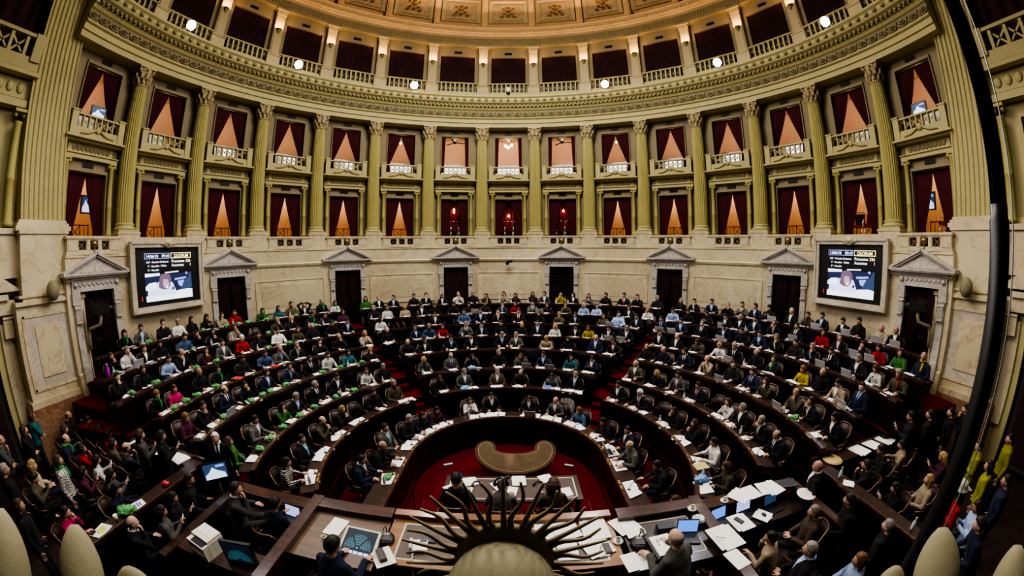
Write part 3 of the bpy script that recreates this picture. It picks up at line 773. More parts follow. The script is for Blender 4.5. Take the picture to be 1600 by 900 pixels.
for k in range(-8, 8):
    X = Matrix.Translation(P((k+.5)*DA, 13.3)) @ Matrix.Rotation(-R_((k+.5)*DA), 4, 'Z'); pt.box((0, 0, 7.8), (.06, 1.5, 2.6), 0, X); pt.box((0, .1, 10.9), (.06, 1.9, 3.0), 1, X)
pt.build('wall_partitions', [M['orange'], M['peach']], kind='structure', label='partitions between neighbouring boxes', cat='wall')
# curtains of the boxes
cL = drape(-OW, .02, 6.66, 8.60, .55, -1, 6, .10, .03); cR = drape(-.02, OW, 6.66, 8.60, .55, 1, 6, .10, .03)
cLm = drape(-OW, .02, 6.66, 8.60, .40, -1, 6, .10, .03); cRm = drape(-.02, OW, 6.66, 8.60, .40, 1, 6, .10, .03)
uL = drape(-OW, .02, 9.95, 11.92, .80, -1, 6, .10, .03, tiez=.20); uR = drape(-.02, OW, 9.95, 11.92, .80, 1, 6, .10, .03, tiez=.20)
nL = drape(-OW, -.50, 10.0, 11.92, .30, -1, 3, .10, .03); nR = drape(.50, OW, 10.0, 11.92, .30, 1, 3, .10, .03)
fullred = drape(-OW*1.15, OW*1.15, 6.66, 8.75, 0, -1, 12, .55, .04, mat=M['curtain_red'])
sideL = drape(-OW, -.1, 6.66, 8.60, .55, -1, 5, .10, .03); sideR = drape(.1, OW, 6.66, 8.60, .55, 1, 5, .10, .03)
tie = MB(); tie.tube([(.05*math.cos(j*PI/5), .05*math.sin(j*PI/5), 0) for j in range(11)], .012, 6); tiem = tie.mesh('tieback', M['curtain'])
for k in range(-7, 8):
    for s in (-1, 1):
        sd = side(s) if k == 0 else ('outer' if s*k > 0 else 'inner')
        if abs(k) <= 1: me = sideL if s < 0 else sideR
        else: me = cL if s < 0 else cR
        c = put('curtain', me, k, UR, cat='curtain', group='lower box curtains', label='wine red %s curtain of the lower box %s' % (sd, baywhere(k)))
        me = (nL if s < 0 else nR) if abs(k) <= 1 else (uL if s < 0 else uR)
        c = put('curtain', me, k, UR, cat='curtain', group='upper box curtains', label='wine red %s curtain of the upper box %s' % (sd, baywhere(k)))
    if abs(k) <= 1:
        put('curtain', fullred, k, UR, cat='curtain', group='crimson back curtains', label='crimson curtain closing the lower box ' + baywhere(k))
# iron railings in the lower boxes
rail = MB()
for z in (6.72, 7.14): rail.box((0, 0, z), (1.0, .025, .03))
for x in (-.5, -.18, .18, .5): rail.box((x, 0, 6.92), (.025, .025, .5))
for q in (-1, 1): rail.box((0, 0, 0), (.52, .015, .02), 0, Matrix.Translation((0, 0, 6.93)) @ Matrix.Rotation(q*.85, 4, 'Y')); rail.box((q*.34, 0, 6.93), (.015, .015, .42))
railm = rail.mesh('railing', M['wood'])
for k in range(-7, 8):
    if abs(k) > 1: put('railing', railm, k, UR + .75, cat='railing', group='box railings', label='dark crossed railing in the lower box ' + baywhere(k))
# chairs in the three middle boxes and two on the right
ch = MB(); ch.box((0, 0, .44), (.42, .42, .08), 0)
bk = MB(); bk.box((0, .20, .72), (.40, .05, .34), 0)
cf = MB()
for s in (-1, 1): cf.tube([(s*.2, -.18, 0), (s*.2, -.18, .42)], .014, 6); cf.tube([(s*.2, .2, 0), (s*.2, .2, .92), (s*.16, .2, .95)], .014, 6)
cf.tube([(-.16, .2, .95), (.16, .2, .95)], .014, 6)
for s in (-1, 1): cf.tube([(s*.23, -.18, .40), (s*.24, -.18, .64), (s*.23, .18, .66)], .014, 6)
chm, bkm, cfm = ch.mesh('seat', M['red_plush']), bk.mesh('backrest', M['red_plush']), cf.mesh('frame', M['white_metal'])
n = 0
for k, xs in ((-1, (-.38, 0.02, .40)), (0, (-.42, 0, .42)), (1, (-.15, .32)), (6, (-.25, .25)), (7, (.3,))):
    for j, x in enumerate(xs):
        p = P(k*DA, UR + .33) + Vector((math.cos(R_(k*DA))*x, -math.sin(R_(k*DA))*x, 6.58))
        c = empty('box_chair', p, -R_(k*DA) + .1*j, label='%s red chair from the kerchief side, lower box, %s' % (ORD[j+1], bayname(k)), cat='chair', group='red box chairs')
        link('seat', chm, c); link('backrest', bkm, c); link('frame', cfm, c)
# lamps in the boxes
lampc = MB(); lampc.tube([(0, 0, .0), (0, 0, .5)], .008, 6)
bulb = MB(); bulb.ell((0, 0, -.05), (.042, .042, .06), 12, 8); bulbm = bulb.mesh('bulb', glow('warm_bulb', (1, .72, .45), 22))
lampcm = lampc.mesh('cord', M['bronze'])
for k, z in ((-1, 8.05), (0, 7.85), (1, 8.1)):
    l = root('pendant_lamp', k, UR + .42, z, cat='lamp', group='box pendant lamps', label='bare glowing pendant bulb in the lower box ' + baywhere(k)); link('cord', lampcm, l); link('bulb', bulbm, l)
    if k == -1: link('bulb', bulbm, l, (0, 0, .13))
gl = MB(); gl.ell((0, 0, 0), (.075, .075, .075), 12, 8); glm = gl.mesh('globe', glow('milk_globe', (1, .82, .62), 9))
arm = MB(); arm.lathe([(.10, .18), (.10, .22), (.03, .24), (.03, .32)], 12); armm = arm.mesh('canopy', M['bronze'])
ch = root('chandelier', 0, UR + .45, 11.62, cat='chandelier', label='small chandelier with four glowing globes in the upper middle box'); link('canopy', armm, ch)
for x, y, z in ((-.17, 0, .02), (.17, 0, .05), (0, -.12, -.10), (-.05, .14, -.02)): link('globe', glm, ch, (x, y, z)); 
fan = MB(); fan.lathe([(.09, -.05), (.09, .08), (.03, .1), (.03, .22)], 12)
for i in range(3): fan.box((.35, 0, 0), (.5, .11, .012), 0, Matrix.Rotation(i*2*PI/3 + .2, 4, 'Z'))
fanm = fan.mesh('ceiling_fan', M['dgrey'])
for k in (-1, 1): put('ceiling_fan', fanm, k, UR + .45, 11.78, cat='fan', group='box ceiling fans', label='dark ceiling fan in the upper box ' + baywhere(k))
for k in (-2, 2):
    l = root('wall_lamp', k, UR + .35, 11.63, cat='lamp', group='upper wall lamps', label='small glowing bulb at the upper curtain top ' + baywhere(k)); link('bulb', bulbm, l)
# shelf-like white ceiling moulding seen in the upper boxes
mb = MB(); mb.arc([(14.25, 10.25), (14.4, 10.25), (14.4, 10.55), (14.3, 10.55)], -97, 97, 80); mb.build('trim_6', M['white'], kind='structure', label='white dado moulding along the upper box back wall', cat='moulding')
mb = MB(); mb.arc([(12.95, 9.45), (12.95, 10.58), (13.05, 10.58), (13.05, 9.45)], -97, 97, 80); mb.build('baseboard_boxes', M['white'], kind='structure', label='white panelling behind the upper balcony openwork', cat='panelling')
ST = glow('cold_white_glow', (.90, .86, 1), 1.7)  # emissive panels added for the white glow of the lit upper boxes
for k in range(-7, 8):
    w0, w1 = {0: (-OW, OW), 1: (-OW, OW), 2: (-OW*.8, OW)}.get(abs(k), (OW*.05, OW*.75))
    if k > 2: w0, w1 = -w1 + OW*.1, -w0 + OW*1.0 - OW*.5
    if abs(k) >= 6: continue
    m_ = MB().box(((w0+w1)/2, .60, 10.10), (w1-w0, .03, .62)).mesh('glow_panel', ST); put('glow_panel', m_, k, UR, cat='light', group='added glow panels behind the balconies', label='added white glow panel behind the balcony openwork ' + baywhere(k))
# --- great entablature
mb = MB()
mb.arc([(11.72, 12.32), (11.72, 12.52), (11.66, 12.53), (11.66, 12.72), (11.58, 12.76), (11.56, 12.82), (11.66, 12.84), (11.66, 13.20), (11.58, 13.24), (11.52, 13.34), (11.46, 13.36), (11.46, 13.44), (11.28, 13.52), (11.22, 13.62), (11.22, 13.74), (11.14, 13.80), (11.14, 13.88), (11.6, 13.92), (13.0, 13.92), (13.0, 12.32)], -98, 98, 150, 0, 0)
mb.build('trim_7', M['olive_light'], kind='structure', label='deep curved entablature carried by the columns', cat='entablature')
mb = MB(); nn = 15*13
for i in range(nn):
    a = -97 + 194*i/(nn-1); X = Matrix.Translation(P(a, 11.40)) @ Matrix.Rotation(-R_(a), 4, 'Z'); mb.box((0, 0, 13.40), (.10, .12, .10), 0, X)
for i in range(15*7):
    a = -97 + 194*i/(15*7-1); X = Matrix.Translation(P(a, 11.27)) @ Matrix.Rotation(-R_(a), 4, 'Z'); mb.box((0, 0, 13.66), (.14, .22, .11), 0, X); mb.ell((0, -.10, 13.62), (.05, .03, .04), 6, 5, 0, X)
mb.build('dentil_moulding', M['stucco'], kind='structure', label='row of dentils and brackets under the great cornice', cat='moulding')
mb = MB()
for i in range(-45, 46):
    a = i*DA/6; X = Matrix.Translation(P(a, 11.64)) @ Matrix.Rotation(-R_(a), 4, 'Z')
    mb.tube([((.18*math.cos(q*PI/10)) , -.03, 13.02 + .13*math.sin(q*PI/10 + PI)) for q in range(11)], .030, 6, 0, True, X)
    mb.tube([(.10*math.cos(q*PI/6), -.04, 13.03 + .06*math.sin(q*PI/6)) for q in range(13)], .022, 5, 0, True, X)
    mb.ell((.21, -.03, 13.10), (.035, .03, .05), 6, 5, 0, X); mb.ell((0, -.05, 13.03), (.04, .04, .04), 6, 5, 0, X); mb.ell((.15, -.03, 12.93), (.05, .025, .03), 6, 5, 0, X); mb.ell((-.15, -.03, 12.93), (.05, .025, .03), 6, 5, 0, X)
mb.arc([(11.655, 12.86), (11.655, 13.20), (11.64, 13.20), (11.64, 12.86)], -98, 98, 150)
mb.build('scroll_frieze', M['stucco'], kind='structure', label='scrolling leaf frieze round the great entablature', cat='frieze')
# --- top gallery
GR = 12.28
mb = MB()
gw = .345*BW
for k in range(-7, 8):
    X = Matrix.Translation(P(k*DA, GR)) @ Matrix.Rotation(-R_(k*DA), 4, 'Z'); h = BW/2*1.04
    for s in (-1, 1): x0, x1 = sorted((s*gw, s*h)); mb.box(((x0+x1)/2, .15, 15.75), (x1-x0, .3, 3.7), 0, X)
    mb.box((0, .15, 17.22), (2*gw, .3, .75), 0, X); mb.box((0, .15, 14.1), (2*gw, .3, .5), 0, X)
mb.build('wall_gallery', M['stucco'] if False else M['wallgrey'], kind='structure', label='taupe wall of the top gallery', cat='wall')
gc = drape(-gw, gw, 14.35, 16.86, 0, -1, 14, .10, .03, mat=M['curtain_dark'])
pil = MB(); pw = .085*BW
pil.box((0, -.06, 14.35), (2*pw + .16, .40, .9)); pil.box((0, -.08, 14.82), (2*pw + .20, .46, .06)); pil.box((0, -.02, 15.95), (2*pw, .22, 2.3)); pil.box((0, -.14, 15.55), (2*pw - .12, .04, 1.2))
pilm = pil.mesh('shaft', M['gilt'])
pc = MB(); pc.box((0, -.04, 17.14), (2*pw + .06, .28, .06)); pc.box((0, -.05, 17.26), (2*pw + .02, .26, .18)); pc.box((0, -.08, 17.38), (2*pw + .22, .38, .08))
for i in range(5): pc.ell((-pw + i*pw/2, -.17, 17.26), (.05, .03, .08), 6, 5)
pcm = pc.mesh('capital', M['gilt'])
brk = MB(); brk.ell((0, -.17, 16.22), (.10, .07, .10), 10, 8); brk.box((0, -.16, 16.30), (.22, .14, .04)); brk.ell((0, -.17, 16.10), (.06, .05, .06), 8, 6); brkm = brk.mesh('bracket', M['bronze'])
ros = MB(); ros.ell((0, -.30, 14.05), (.13, .06, .13), 12, 8); ros.ell((0, -.34, 14.05), (.06, .05, .06), 10, 6); ros.ell((.17, -.27, 14.02), (.07, .04, .05), 8, 6); ros.ell((-.17, -.27, 14.02), (.07, .04, .05), 8, 6); rosm = ros.mesh('rosette', M['gilt'])
for i in range(16):
    k = i - 7.5
    p = root('gallery_pilaster', k, GR - .04, 0, kind='structure', cat='pilaster', group='top gallery pilasters', label='gilt pilaster of the top gallery, %s from the centre, %s' % (ORD[int(abs(k)+.5)], side(k)))
    link('shaft', pilm, p); link('capital', pcm, p); link('bracket', brkm, p); link('rosette', rosm, p)
gb = MB(); ghw = .42*BW
gb.box((0, -.12, 15.04), (2*ghw, .18, .06)); gb.box((0, -.12, 14.42), (2*ghw, .20, .16)); gb.box((0, -.10, 14.15), (2*ghw, .22, .45))
for i in range(8): gb.box((-.84 + i*.24, -.12, 14.76), (.075, .13, .52))
gbm = gb.mesh('balustrade', M['olive_light'])
gg = MB()
for i in range(7): gg.box((-.72 + i*.24, -.06, 14.76), (.165, .02, .40), 0); [gg.box((0, 0, 0), (.22, .02, .02), 1, Matrix.Translation((-.72 + i*.24, -.08, 14.76)) @ Matrix.Rotation(q, 4, 'Y')) for q in (PI/4, -PI/4)]
ggm = gg.mesh('grille', [M['black'], M['bronze']])
for k in range(-7, 8):
    b = root('gallery_balustrade', k, GR, 0, kind='structure', cat='balustrade', group='top gallery balustrades', label='pierced stone balustrade of the top gallery ' + baywhere(k)); link('balustrade', gbm, b); link('grille', ggm, b)
    link('vent', venm, b, (0, 0, 17.08))
    put('curtain', gc, k, GR, cat='curtain', group='top gallery curtains', label='closed dark curtain of the top gallery ' + baywhere(k))
# --- upper frieze, cornice and coffered dome
mb = MB(); mb.arc([(12.1, 17.40), (12.02, 17.46), (12.02, 17.96), (11.94, 18.0), (11.90, 18.06), (11.95, 18.1), (13.2, 18.1), (13.2, 17.40)], -100, 100, 150); mb.build('trim_8', M['stucco'], kind='structure', label='carved band above the top gallery', cat='moulding')
mb = MB()
for i in range(-130, 131):
    a = i*DA/17.3; X = Matrix.Translation(P(a, 12.0)) @ Matrix.Rotation(-R_(a), 4, 'Z')
    mb.ell((0, 0, 17.62 + .0), (.045, .03, .07), 6, 5, 0, X); mb.ell((.06, 0, 17.82), (.04, .03, .05), 6, 5, 0, X)
mb.build('carved_frieze', M['stucco'], kind='structure', label='small leaf carving on the band above the top gallery', cat='frieze')
mb = MB(); mb.arc([(11.9, 18.05), (11.84, 18.10), (11.82, 18.18), (11.76, 18.22), (11.74, 18.34), (11.70, 18.38), (11.70, 18.44), (11.64, 18.50), (13.4, 18.9), (13.4, 18.05)], -100, 100, 150); mb.build('trim_9', M['dome'], kind='structure', label='ochre cornice at the springing of the dome', cat='cornice')
mb = MB()
for i in range(-165, 166):
    a = i*.6; mb.ell(P(a, 11.73, 18.28), (.05, .05, .055), 8, 6)
mb.build('bead_moulding', M['gilt'], kind='structure', label='row of beads along the dome cornice', cat='moulding')
def dome(t):   # t 0..1 from springing upward
    a = t*1.35; return 11.66 - 9.9*(1 - math.cos(a)), 18.50 + 7.8*math.sin(a)
mb = MB(); mb.arc([(dome(i/24)[0] + .28, dome(i/24)[1] + .12) for i in range(25)], -110, 110, 120, 0, 0, True, False, False); mb.build('ceiling', M['dome'], kind='structure', label='coffered ochre dome above the chamber', cat='ceiling')
ribs = MB(); pan = MB(); fres = MB()
for i in range(-8, 9):
    k = i - .5; a = k*DA
    for w, o in ((.17, -.04), (.10, -.09)):
        pr = []
        for q in range(13):
            r, z = dome(q/12); ww = w*(.35 + .65*r/11.7)
            pr.append((r + o, z, ww))
        vs = []; X = Matrix.Rotation(-R_(a), 4, 'Z')
        for r, z, ww in pr: vs += [(-ww, r, z), (ww, r, z), (ww, r + .42, z + .1), (-ww, r + .42, z + .1)]
        ribs.add(vs, [(4*q+j, 4*q+(j+1) % 4, 4*q+4+(j+1) % 4, 4*q+4+j) for q in range(12) for j in range(4)], 0, False, X)
for k in range(-8, 9):
    a = k*DA; X = Matrix.Rotation(-R_(a), 4, 'Z')
    for lo, hi in ((.03, .17), (.22, .36), (.41, .54)):
        for ins, off, tgt, mi in ((0.0, .0, pan, 0), (.22, .09, fres, 0)):
            t0 = lo + (hi-lo)*ins*.6; t1 = hi - (hi-lo)*ins*.6
            ptsf = []
            for t_ in (t0, t1):
                r, z = dome(t_); hw = (r*math.tan(DR/2) - .24*r/11.7)*(1 - ins*.75); ptsf.append((hw, r + off, z + off*.5))
            (w0, r0, z0), (w1, r1, z1) = ptsf
            if tgt is pan:
                fw = .07
                outer = [(-w0, r0, z0), (w0, r0, z0), (w1, r1, z1), (-w1, r1, z1)]
                c = Vector((0, (r0+r1)/2, (z0+z1)/2)); inner = [Vector(p).lerp(c, .20) + Vector((0, .12, .08)) for p in outer]
                pan.add(outer + [tuple(p) for p in inner], [(0, 1, 5, 4), (1, 2, 6, 5), (2, 3, 7, 6), (3, 0, 4, 7)], 0, False, X)
            else:
                fres.add([(-w0, r0 + .05, z0 + .05), (w0, r0 + .05, z0 + .05), (w1, r1 + .05, z1 + .05), (-w1, r1 + .05, z1 + .05)], [(0, 1, 2, 3)], 0, False, X)
                c = Vector((0, (r0+r1)/2 - .02, (z0+z1)/2)); up = (Vector((0, r1, z1)) - Vector((0, r0, z0))).normalized()
                for u, v, s_ in ((0, -.25, .14), (0, .05, .10), (0, .3, .12), (-.25, -.1, .10), (.25, -.1, .10), (-.38, -.3, .13), (.38, -.3, .13), (-.3, .25, .09), (.3, .25, .09), (-.14, .12, .07), (.14, .12, .07)):
                    p = c + Vector((u*.9, 0, 0)) + up*(v*.95)
                    fres.ell(X @ p, (s_, .05, s_*.8), 8, 6, 1)
        r, z = dome(hi + .025); ribs.arc([(r - .06, z - .06), (r + .3, z + .1), (r + .3, z + .2), (r - .06, z + .12)], a - DA/2, a + DA/2, 4)
M['fresco_ground'] = plain('fresco_ground', (.50, .36, .20), .8, var=.2, scale=5); M['fresco_fig'] = plain('fresco_figures', (.22, .125, .055), .85, var=.5, scale=9)
ribs.build('dome_rib', M['dome'], kind='structure', label='moulded ribs between the dome coffers', cat='rib'); pan.build('coffer_frame', M['gilt'], kind='structure', label='sunken frames of the dome coffers', cat='coffer')
fres.build('coffer_fresco', [M['fresco_ground'], M['fresco_fig']], kind='structure', label='brown painted ornament inside the dome coffers', cat='fresco')

# --- end piers and the side walls near the camera
def pier(s):
    sd = side(s)
    e = empty('pier', (0, 0, 0), 0, kind='structure', cat='pier', label='massive marble pier with fluted pilaster at the %s end' % sd)
    X = lambda x, y, z: (s*x, y, z)
    b = MB()
    b.box(X(12.2, -1.79, 3.7), (1.05, 1.72, 2.7)); b.box(X(12.2, -1.68, 5.95), (1.03, 1.46, 1.8)); b.box(X(12.2, -1.76, 5.05), (1.22, 1.80, .10)); b.box(X(12.2, -1.72, 5.22), (1.14, 1.62, .06)); b.box(X(12.2, -1.68, 6.8), (1.12, 1.54, .10)); b.box(X(12.2, -1.80, 2.5), (1.24, 1.86, .22))
    b.box(X(11.90, -.75, 4.3), (.5, .5, 4.0)); b.box(X(11.9, -.75, 5.05), (.6, .56, .10))
    b.build('plinth', M['marble'], e)
    r = MB(); r.box(X(12.2, -1.82, 1.6), (1.28, 1.94, 1.7)); r.build('foot', M['marble_red'], e)
    p = MB(); xf = 11.675
    for y0, y1, z0, z1 in ((-2.52, -2.44, 2.85, 4.75), (-1.12, -1.04, 2.85, 4.75)): p.box(X(xf, (y0+y1)/2, (z0+z1)/2), (.05, y1-y0, z1-z0))
    for z in (2.87, 4.73): p.box(X(xf, -1.78, z), (.05, 1.44, .08))
    p.box(X(xf - .01, -1.78, 3.8), (.04, .75, 1.3)); p.build('panel', M['marble_panel'], e)
    g = MB(); g.box(X(xf + .01, -1.78, 3.8), (.03, 1.34, 1.8)); g.build('panel_ground', M['marble_ground'], e)
    f = MB(); n = 9; z0, z1 = 7.12, 16.6
    # fluted face: y runs across, leaning gently outward as the arch springs
    rows = []
    for i in range(13):
        t = i/12; z = z0 + (z1-z0)*t; sh = -.78*t**1.25; row = []
        for j in range(n*4 + 1):
            u = j/(n*4); ph = j % 4; d = (0, .0, .045, .045)[ph]
            row.append((s*(11.9 + d + .02*t), -.98 - 1.36*u + sh, z))
        rows.append(row)
    m = n*4 + 1; vs = [p_ for r_ in rows for p_ in r_]
    f.add(vs, [(i*m+j, i*m+j+1, (i+1)*m+j+1, (i+1)*m+j) for i in range(12) for j in range(m-1)])
    for edge in (0, m-1):
        ev = [r_[edge] for r_ in rows]; f.add(ev + [(s*12.9, y, z) for x, y, z in ev], [(i, i+1, 13+i+1, 13+i) for i in range(12)])
    f.build('shaft', M['olive_light'], e)
    bb = MB(); bb.box(X(12.25, -1.66, 6.90), (1.0, 1.72, .12)); bb.box(X(12.28, -1.66, 7.0), (.95, 1.62, .08)); bb.box(X(12.30, -1.66, 7.08), (.88, 1.5, .08)); bb.build('base', M['marble'], e)
    return e
for s in (-1, 1): pier(s)
for s in (-1, 1):
    sd = side(s)
    X = lambda x, y, z: (s*x, y, z)
    w = MB()
    w.box(X(12.75, -4.7, 9.8), (.6, 4.6, 5.6)); w.box(X(12.75, -4.7, 16.8), (.6, 4.6, 2.4)); w.box(X(12.6, -2.95, 4.0), (.6, .6, 6.2)); w.box(X(12.6, -5.9, 4.0), (.6, 2.0, 6.2)); w.box(X(12.6, -4.1, 6.2), (.6, 2.2, 1.7)); w.box(X(12.75, -2.6, 13.2), (.6, .4, 5))
    w.build('wall_' + ('left' if s < 0 else 'right'), M['olive_light'], kind='structure', label='olive wall with boxes beyond the %s pier' % sd, cat='wall')
    w = MB(); w.box(X(12.28, -2.88, 3.3), (.14, .34, 2.6)); w.box(X(12.22, -2.85, 6.3), (.3, 1.0, 1.2)); w.box(X(12.2, -4.2, 5.25), (.4, 2.9, .14)); w.box(X(12.2, -4.2, 6.85), (.4, 3.8, .14)); w.box(X(12.18, -2.82, 4.5), (.2, .28, .5)); w.box(X(12.17, -2.8, 4.75), (.24, .34, .06)); w.box(X(12.24, -2.95, 5.0), (.3, .8, .35)); w.box(X(12.14, -2.9, 6.3), (.12, .7, .7))
    vs = [X(11.95, -4.9, 5.38), X(11.95, -2.35, 5.38), X(11.95, -3.5, 6.10), X(12.4, -4.9, 5.38), X(12.4, -2.35, 5.38), X(12.4, -3.5, 6.10)]
    w.add(vs, [(0, 1, 2), (5, 4, 3), (0, 3, 4, 1), (1, 4, 5, 2), (2, 5, 3, 0)]); w.build('trim_%d' % (10 if s < 0 else 11), M['marble'], kind='structure', label='marble door surround beyond the %s pier' % sd, cat='door surround')
    mb = MB(); mb.box(X(12.42, -4.4, 3.2), (.05, 1.9, 4.2)); mb.build('door_%d' % (9 if s < 0 else 10), M['curtain_dark'], kind='structure', label='dark curtained doorway beyond the %s pier' % sd, cat='doorway')
    c = MB(); c.lathe([(.17, 6.95), (.17, 7.05), (.13, 7.1), (.125, 8.1), (.14, 8.12), (.14, 8.18), (.125, 8.2), (.11, 9.55), (.13, 9.6)], 18, (s*12.12, -2.68, 0)); c.ell((s*12.12, -2.55, 9.78), (.1, .07, .07), 8, 6); c.ell((s*12.12, -2.81, 9.78), (.1, .07, .07), 8, 6); c.box(X(12.12, -2.68, 9.88), (.34, .38, .08)); c.build('colonnette', M['olive'], kind='structure', label='olive colonnette beside the %s pier' % sd, cat='column')
    c = MB(); c.box(X(12.2, -4.0, 10.08), (.34, 2.9, .2)); c.box(X(12.24, -4.0, 10.48), (.2, 2.9, .5)); c.box(X(12.1, -4.0, 10.83), (.6, 3.1, .12)); c.box(X(12.02, -4.0, 11.1), (.3, 2.9, .35)); c.box(X(11.98, -4.0, 11.88), (.26, 2.9, .1)); c.box(X(11.98, -2.72, 11.55), (.34, .3, .8))
    for y in (-3.1, -3.6, -4.1, -4.6): c.box(X(11.98, y, 11.53), (.2, .1, .55))
    for y in (-3.35, -3.85, -4.35):
        for q in (-1, 1): c.box((0, 0, 0), (.05, .66, .06), 0, Matrix.Translation(X(11.98, y, 11.53)) @ Matrix.Rotation(q*PI/4, 4, 'X'))
    for i in range(8): c.ell(X(12.12, -2.85 - i*.33, 10.49), (.05, .12, .15), 8, 6)
    c.build('balustrade', M['olive_light'], kind='structure', label='olive balcony with crossed openwork beyond the %s pier' % sd, cat='balcony')
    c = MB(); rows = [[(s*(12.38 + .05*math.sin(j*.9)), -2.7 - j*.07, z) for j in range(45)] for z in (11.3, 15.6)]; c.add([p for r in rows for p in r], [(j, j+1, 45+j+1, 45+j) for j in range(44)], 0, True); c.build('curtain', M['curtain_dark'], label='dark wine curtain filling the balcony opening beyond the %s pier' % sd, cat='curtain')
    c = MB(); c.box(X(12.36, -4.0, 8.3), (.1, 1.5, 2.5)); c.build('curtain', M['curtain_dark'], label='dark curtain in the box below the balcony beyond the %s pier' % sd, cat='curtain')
# ------------------------------------------------------------------ desks, chairs, screens, podium
BLK = {-1: 'kerchief wing', 0: 'middle block', 1: 'laptop wing'}
NUM = ['', 'one', 'two', 'three', 'four', 'five', 'six', 'seven', 'eight']
def rowname(r): return {1: 'innermost ring'}.get(r, 'row ' + NUM[r])
def blocks(r):
    if r == 1: return [(0, ENDS[1][0], ENDS[1][1])]
    w = math.degrees(.52/RR[r]); a0, a1 = ENDS[r]
    return [(-1, a0, -AISLE - w), (0, -AISLE + w, AISLE - w), (1, AISLE + w, a1)]
def path_desk(r):
    """the innermost desk is a horseshoe: an arc that runs on in straight arms towards the podium"""
    pts = []
    for i in range(41):
        a = -90 + 180*i/40; pts.append((a, 0))
    return pts
def arc_or_shoe(mb, prof, r, a0, a1, n, mi=0):
    if r != 1: mb.arc(prof, a0, a1, n, YC[r], mi); return
    L = len(prof); sec = []
    for y in (-.75, -.2, .5, 1.1): sec.append(('s', -1, y))
    for i in range(49): sec.append(('a', -90 + 180*i/48, 0))
    for y in (1.1, .5, -.2, -.75): sec.append(('s', 1, y))
    vs = []
    for t, a, y in sec:
        for rr, z in prof:
            if t == 's': vs.append((a*(rr + .02*(1.6-y)), y, z))
            else: vs.append((rr*math.sin(R_(a)), YC[1] + rr*math.cos(R_(a)), z))
    n = len(sec); fs = [(i*L+j, (i+1)*L+j, (i+1)*L+(j+1) % L, i*L+(j+1) % L) for i in range(n-1) for j in range(L)]
    fs += [tuple(range(L)), tuple((n-1)*L + j for j in range(L))[::-1]]
    mb.add(vs, fs, mi)
DZ = [0] + [FL[r] + (.73 if r < 7 else .75) for r in range(1, 9)]
for r in range(1, 9):
    z = DZ[r]; ri, ro = RR[r] - (.64 if r < 5 else .56), RR[r] - .25
    if r == 1: ri, ro = 2.36, 2.84
    zl = 0.0 if r == 1 else FL[r-1] + .0
    for b, a0, a1 in blocks(r):
        lab = 'curved dark wooden desk of the ' + (rowname(r) if r == 1 else rowname(r) + ', ' + BLK[b])
        d = empty('curved_desk', (0, 0, 0), 0, label=lab, cat='desk', group='curved deputies desks')
        n = max(8, int((a1-a0)/2.2))
        t = MB(); arc_or_shoe(t, [(ri + .07, z + .012), (ro, z - .005), (ro, z - .035), (ri + .07, z - .035)], r, a0, a1, n); t.build('top', M['wood_top'], d)
        t = MB(); arc_or_shoe(t, [(ri - .015, z + .045), (ri + .085, z + .045), (ri + .085, z - .03), (ri - .015, z - .03)], r, a0, a1, n); t.build('ledge', M['wood_ledge'], d)
        t = MB(); arc_or_shoe(t, [(ri, zl), (ri + .03, zl), (ri + .03, z - .03), (ri, z - .03)], r, a0, a1, n)
        arc_or_shoe(t, [(ri - .02, zl), (ri, zl), (ri, zl + .14), (ri - .02, zl + .12)], r, a0, a1, n); arc_or_shoe(t, [(ri - .018, z - .12), (ri, z - .12), (ri, z - .07), (ri - .018, z - .07)], r, a0, a1, n); 
        if r == 1:
            for i in range(-5, 6):
                a = i*16.5; X = Matrix.Translation(P(a, ri - .005, 0, YC[1])) @ Matrix.Rotation(-R_(a), 4, 'Z')
                for q in (-.27, .27): t.box((q, 0, .48), (.025, .03, .50), 0, X)
                for q in (.25, .73): t.box((0, 0, q), (.56, .03, .025), 0, X)
                t.box((.33, 0, .45), (.05, .05, .86), 0, X)
        else:
            st = math.degrees(.9/ri); m = max(1, int((a1-a0)/st))
            for i in range(m+1):
                a = a0 + (a1-a0)*i/m; X = Matrix.Translation(P(a, ri - .004, 0, YC[r])) @ Matrix.Rotation(-R_(a), 4, 'Z'); h = z - zl
                t.box((0, 0, zl + h/2 - .02), (.05, .03, h - .06), 0, X)
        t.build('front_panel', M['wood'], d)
# --- deputies' chairs
def chair_meshes():
    seat = MB(); seat.box((0, 0, .435), (.50, .46, .07)); seat.ell((0, 0, .465), (.23, .21, .035), 14, 6)
    ped = MB(); ped.lathe([(.24, .0), (.24, .02), (.05, .05), (.04, .38), (.09, .40)], 10)
    for i in range(4): ped.box((.13, 0, .03), (.26, .05, .04), 0, Matrix.Rotation(PI/4 + i*PI/2, 4, 'Z'))
    back = MB(); R = .295
    rows = []
    for i in range(9):
        a = R_(-78 + 156*i/8); x = R*math.sin(a); y = -.03 + R*math.cos(a)*.98; h = .88 + .07*math.cos(a*1.1) - .12*(abs(math.degrees(a)) > 55)
        rows.append([(x*.93, y*.93, .46), (x, y, .46), (x*1.05, y*1.05 + .02, h), (x*.96, y*.96 + .02, h)])
    back.rings(rows, 0, True)
    fr = MB(); fr.tube([tuple((Vector(r[2]) + Vector(r[3]))/2 + Vector((0, 0, .012))) for r in rows], .022, 8)
    arm = []
    for s in (-1, 1):
        a = MB(); a.tube([(s*.29, .06, .66), (s*.335, -.04, .645), (s*.325, -.13, .63), (s*.31, -.16, .57), (s*.25, -.13, .46)], [.022, .024, .024, .02, .018], 8); arm.append(a)
    return seat, ped, back, fr, arm
seat, ped, back, fr, arm = chair_meshes()
allc = MB()
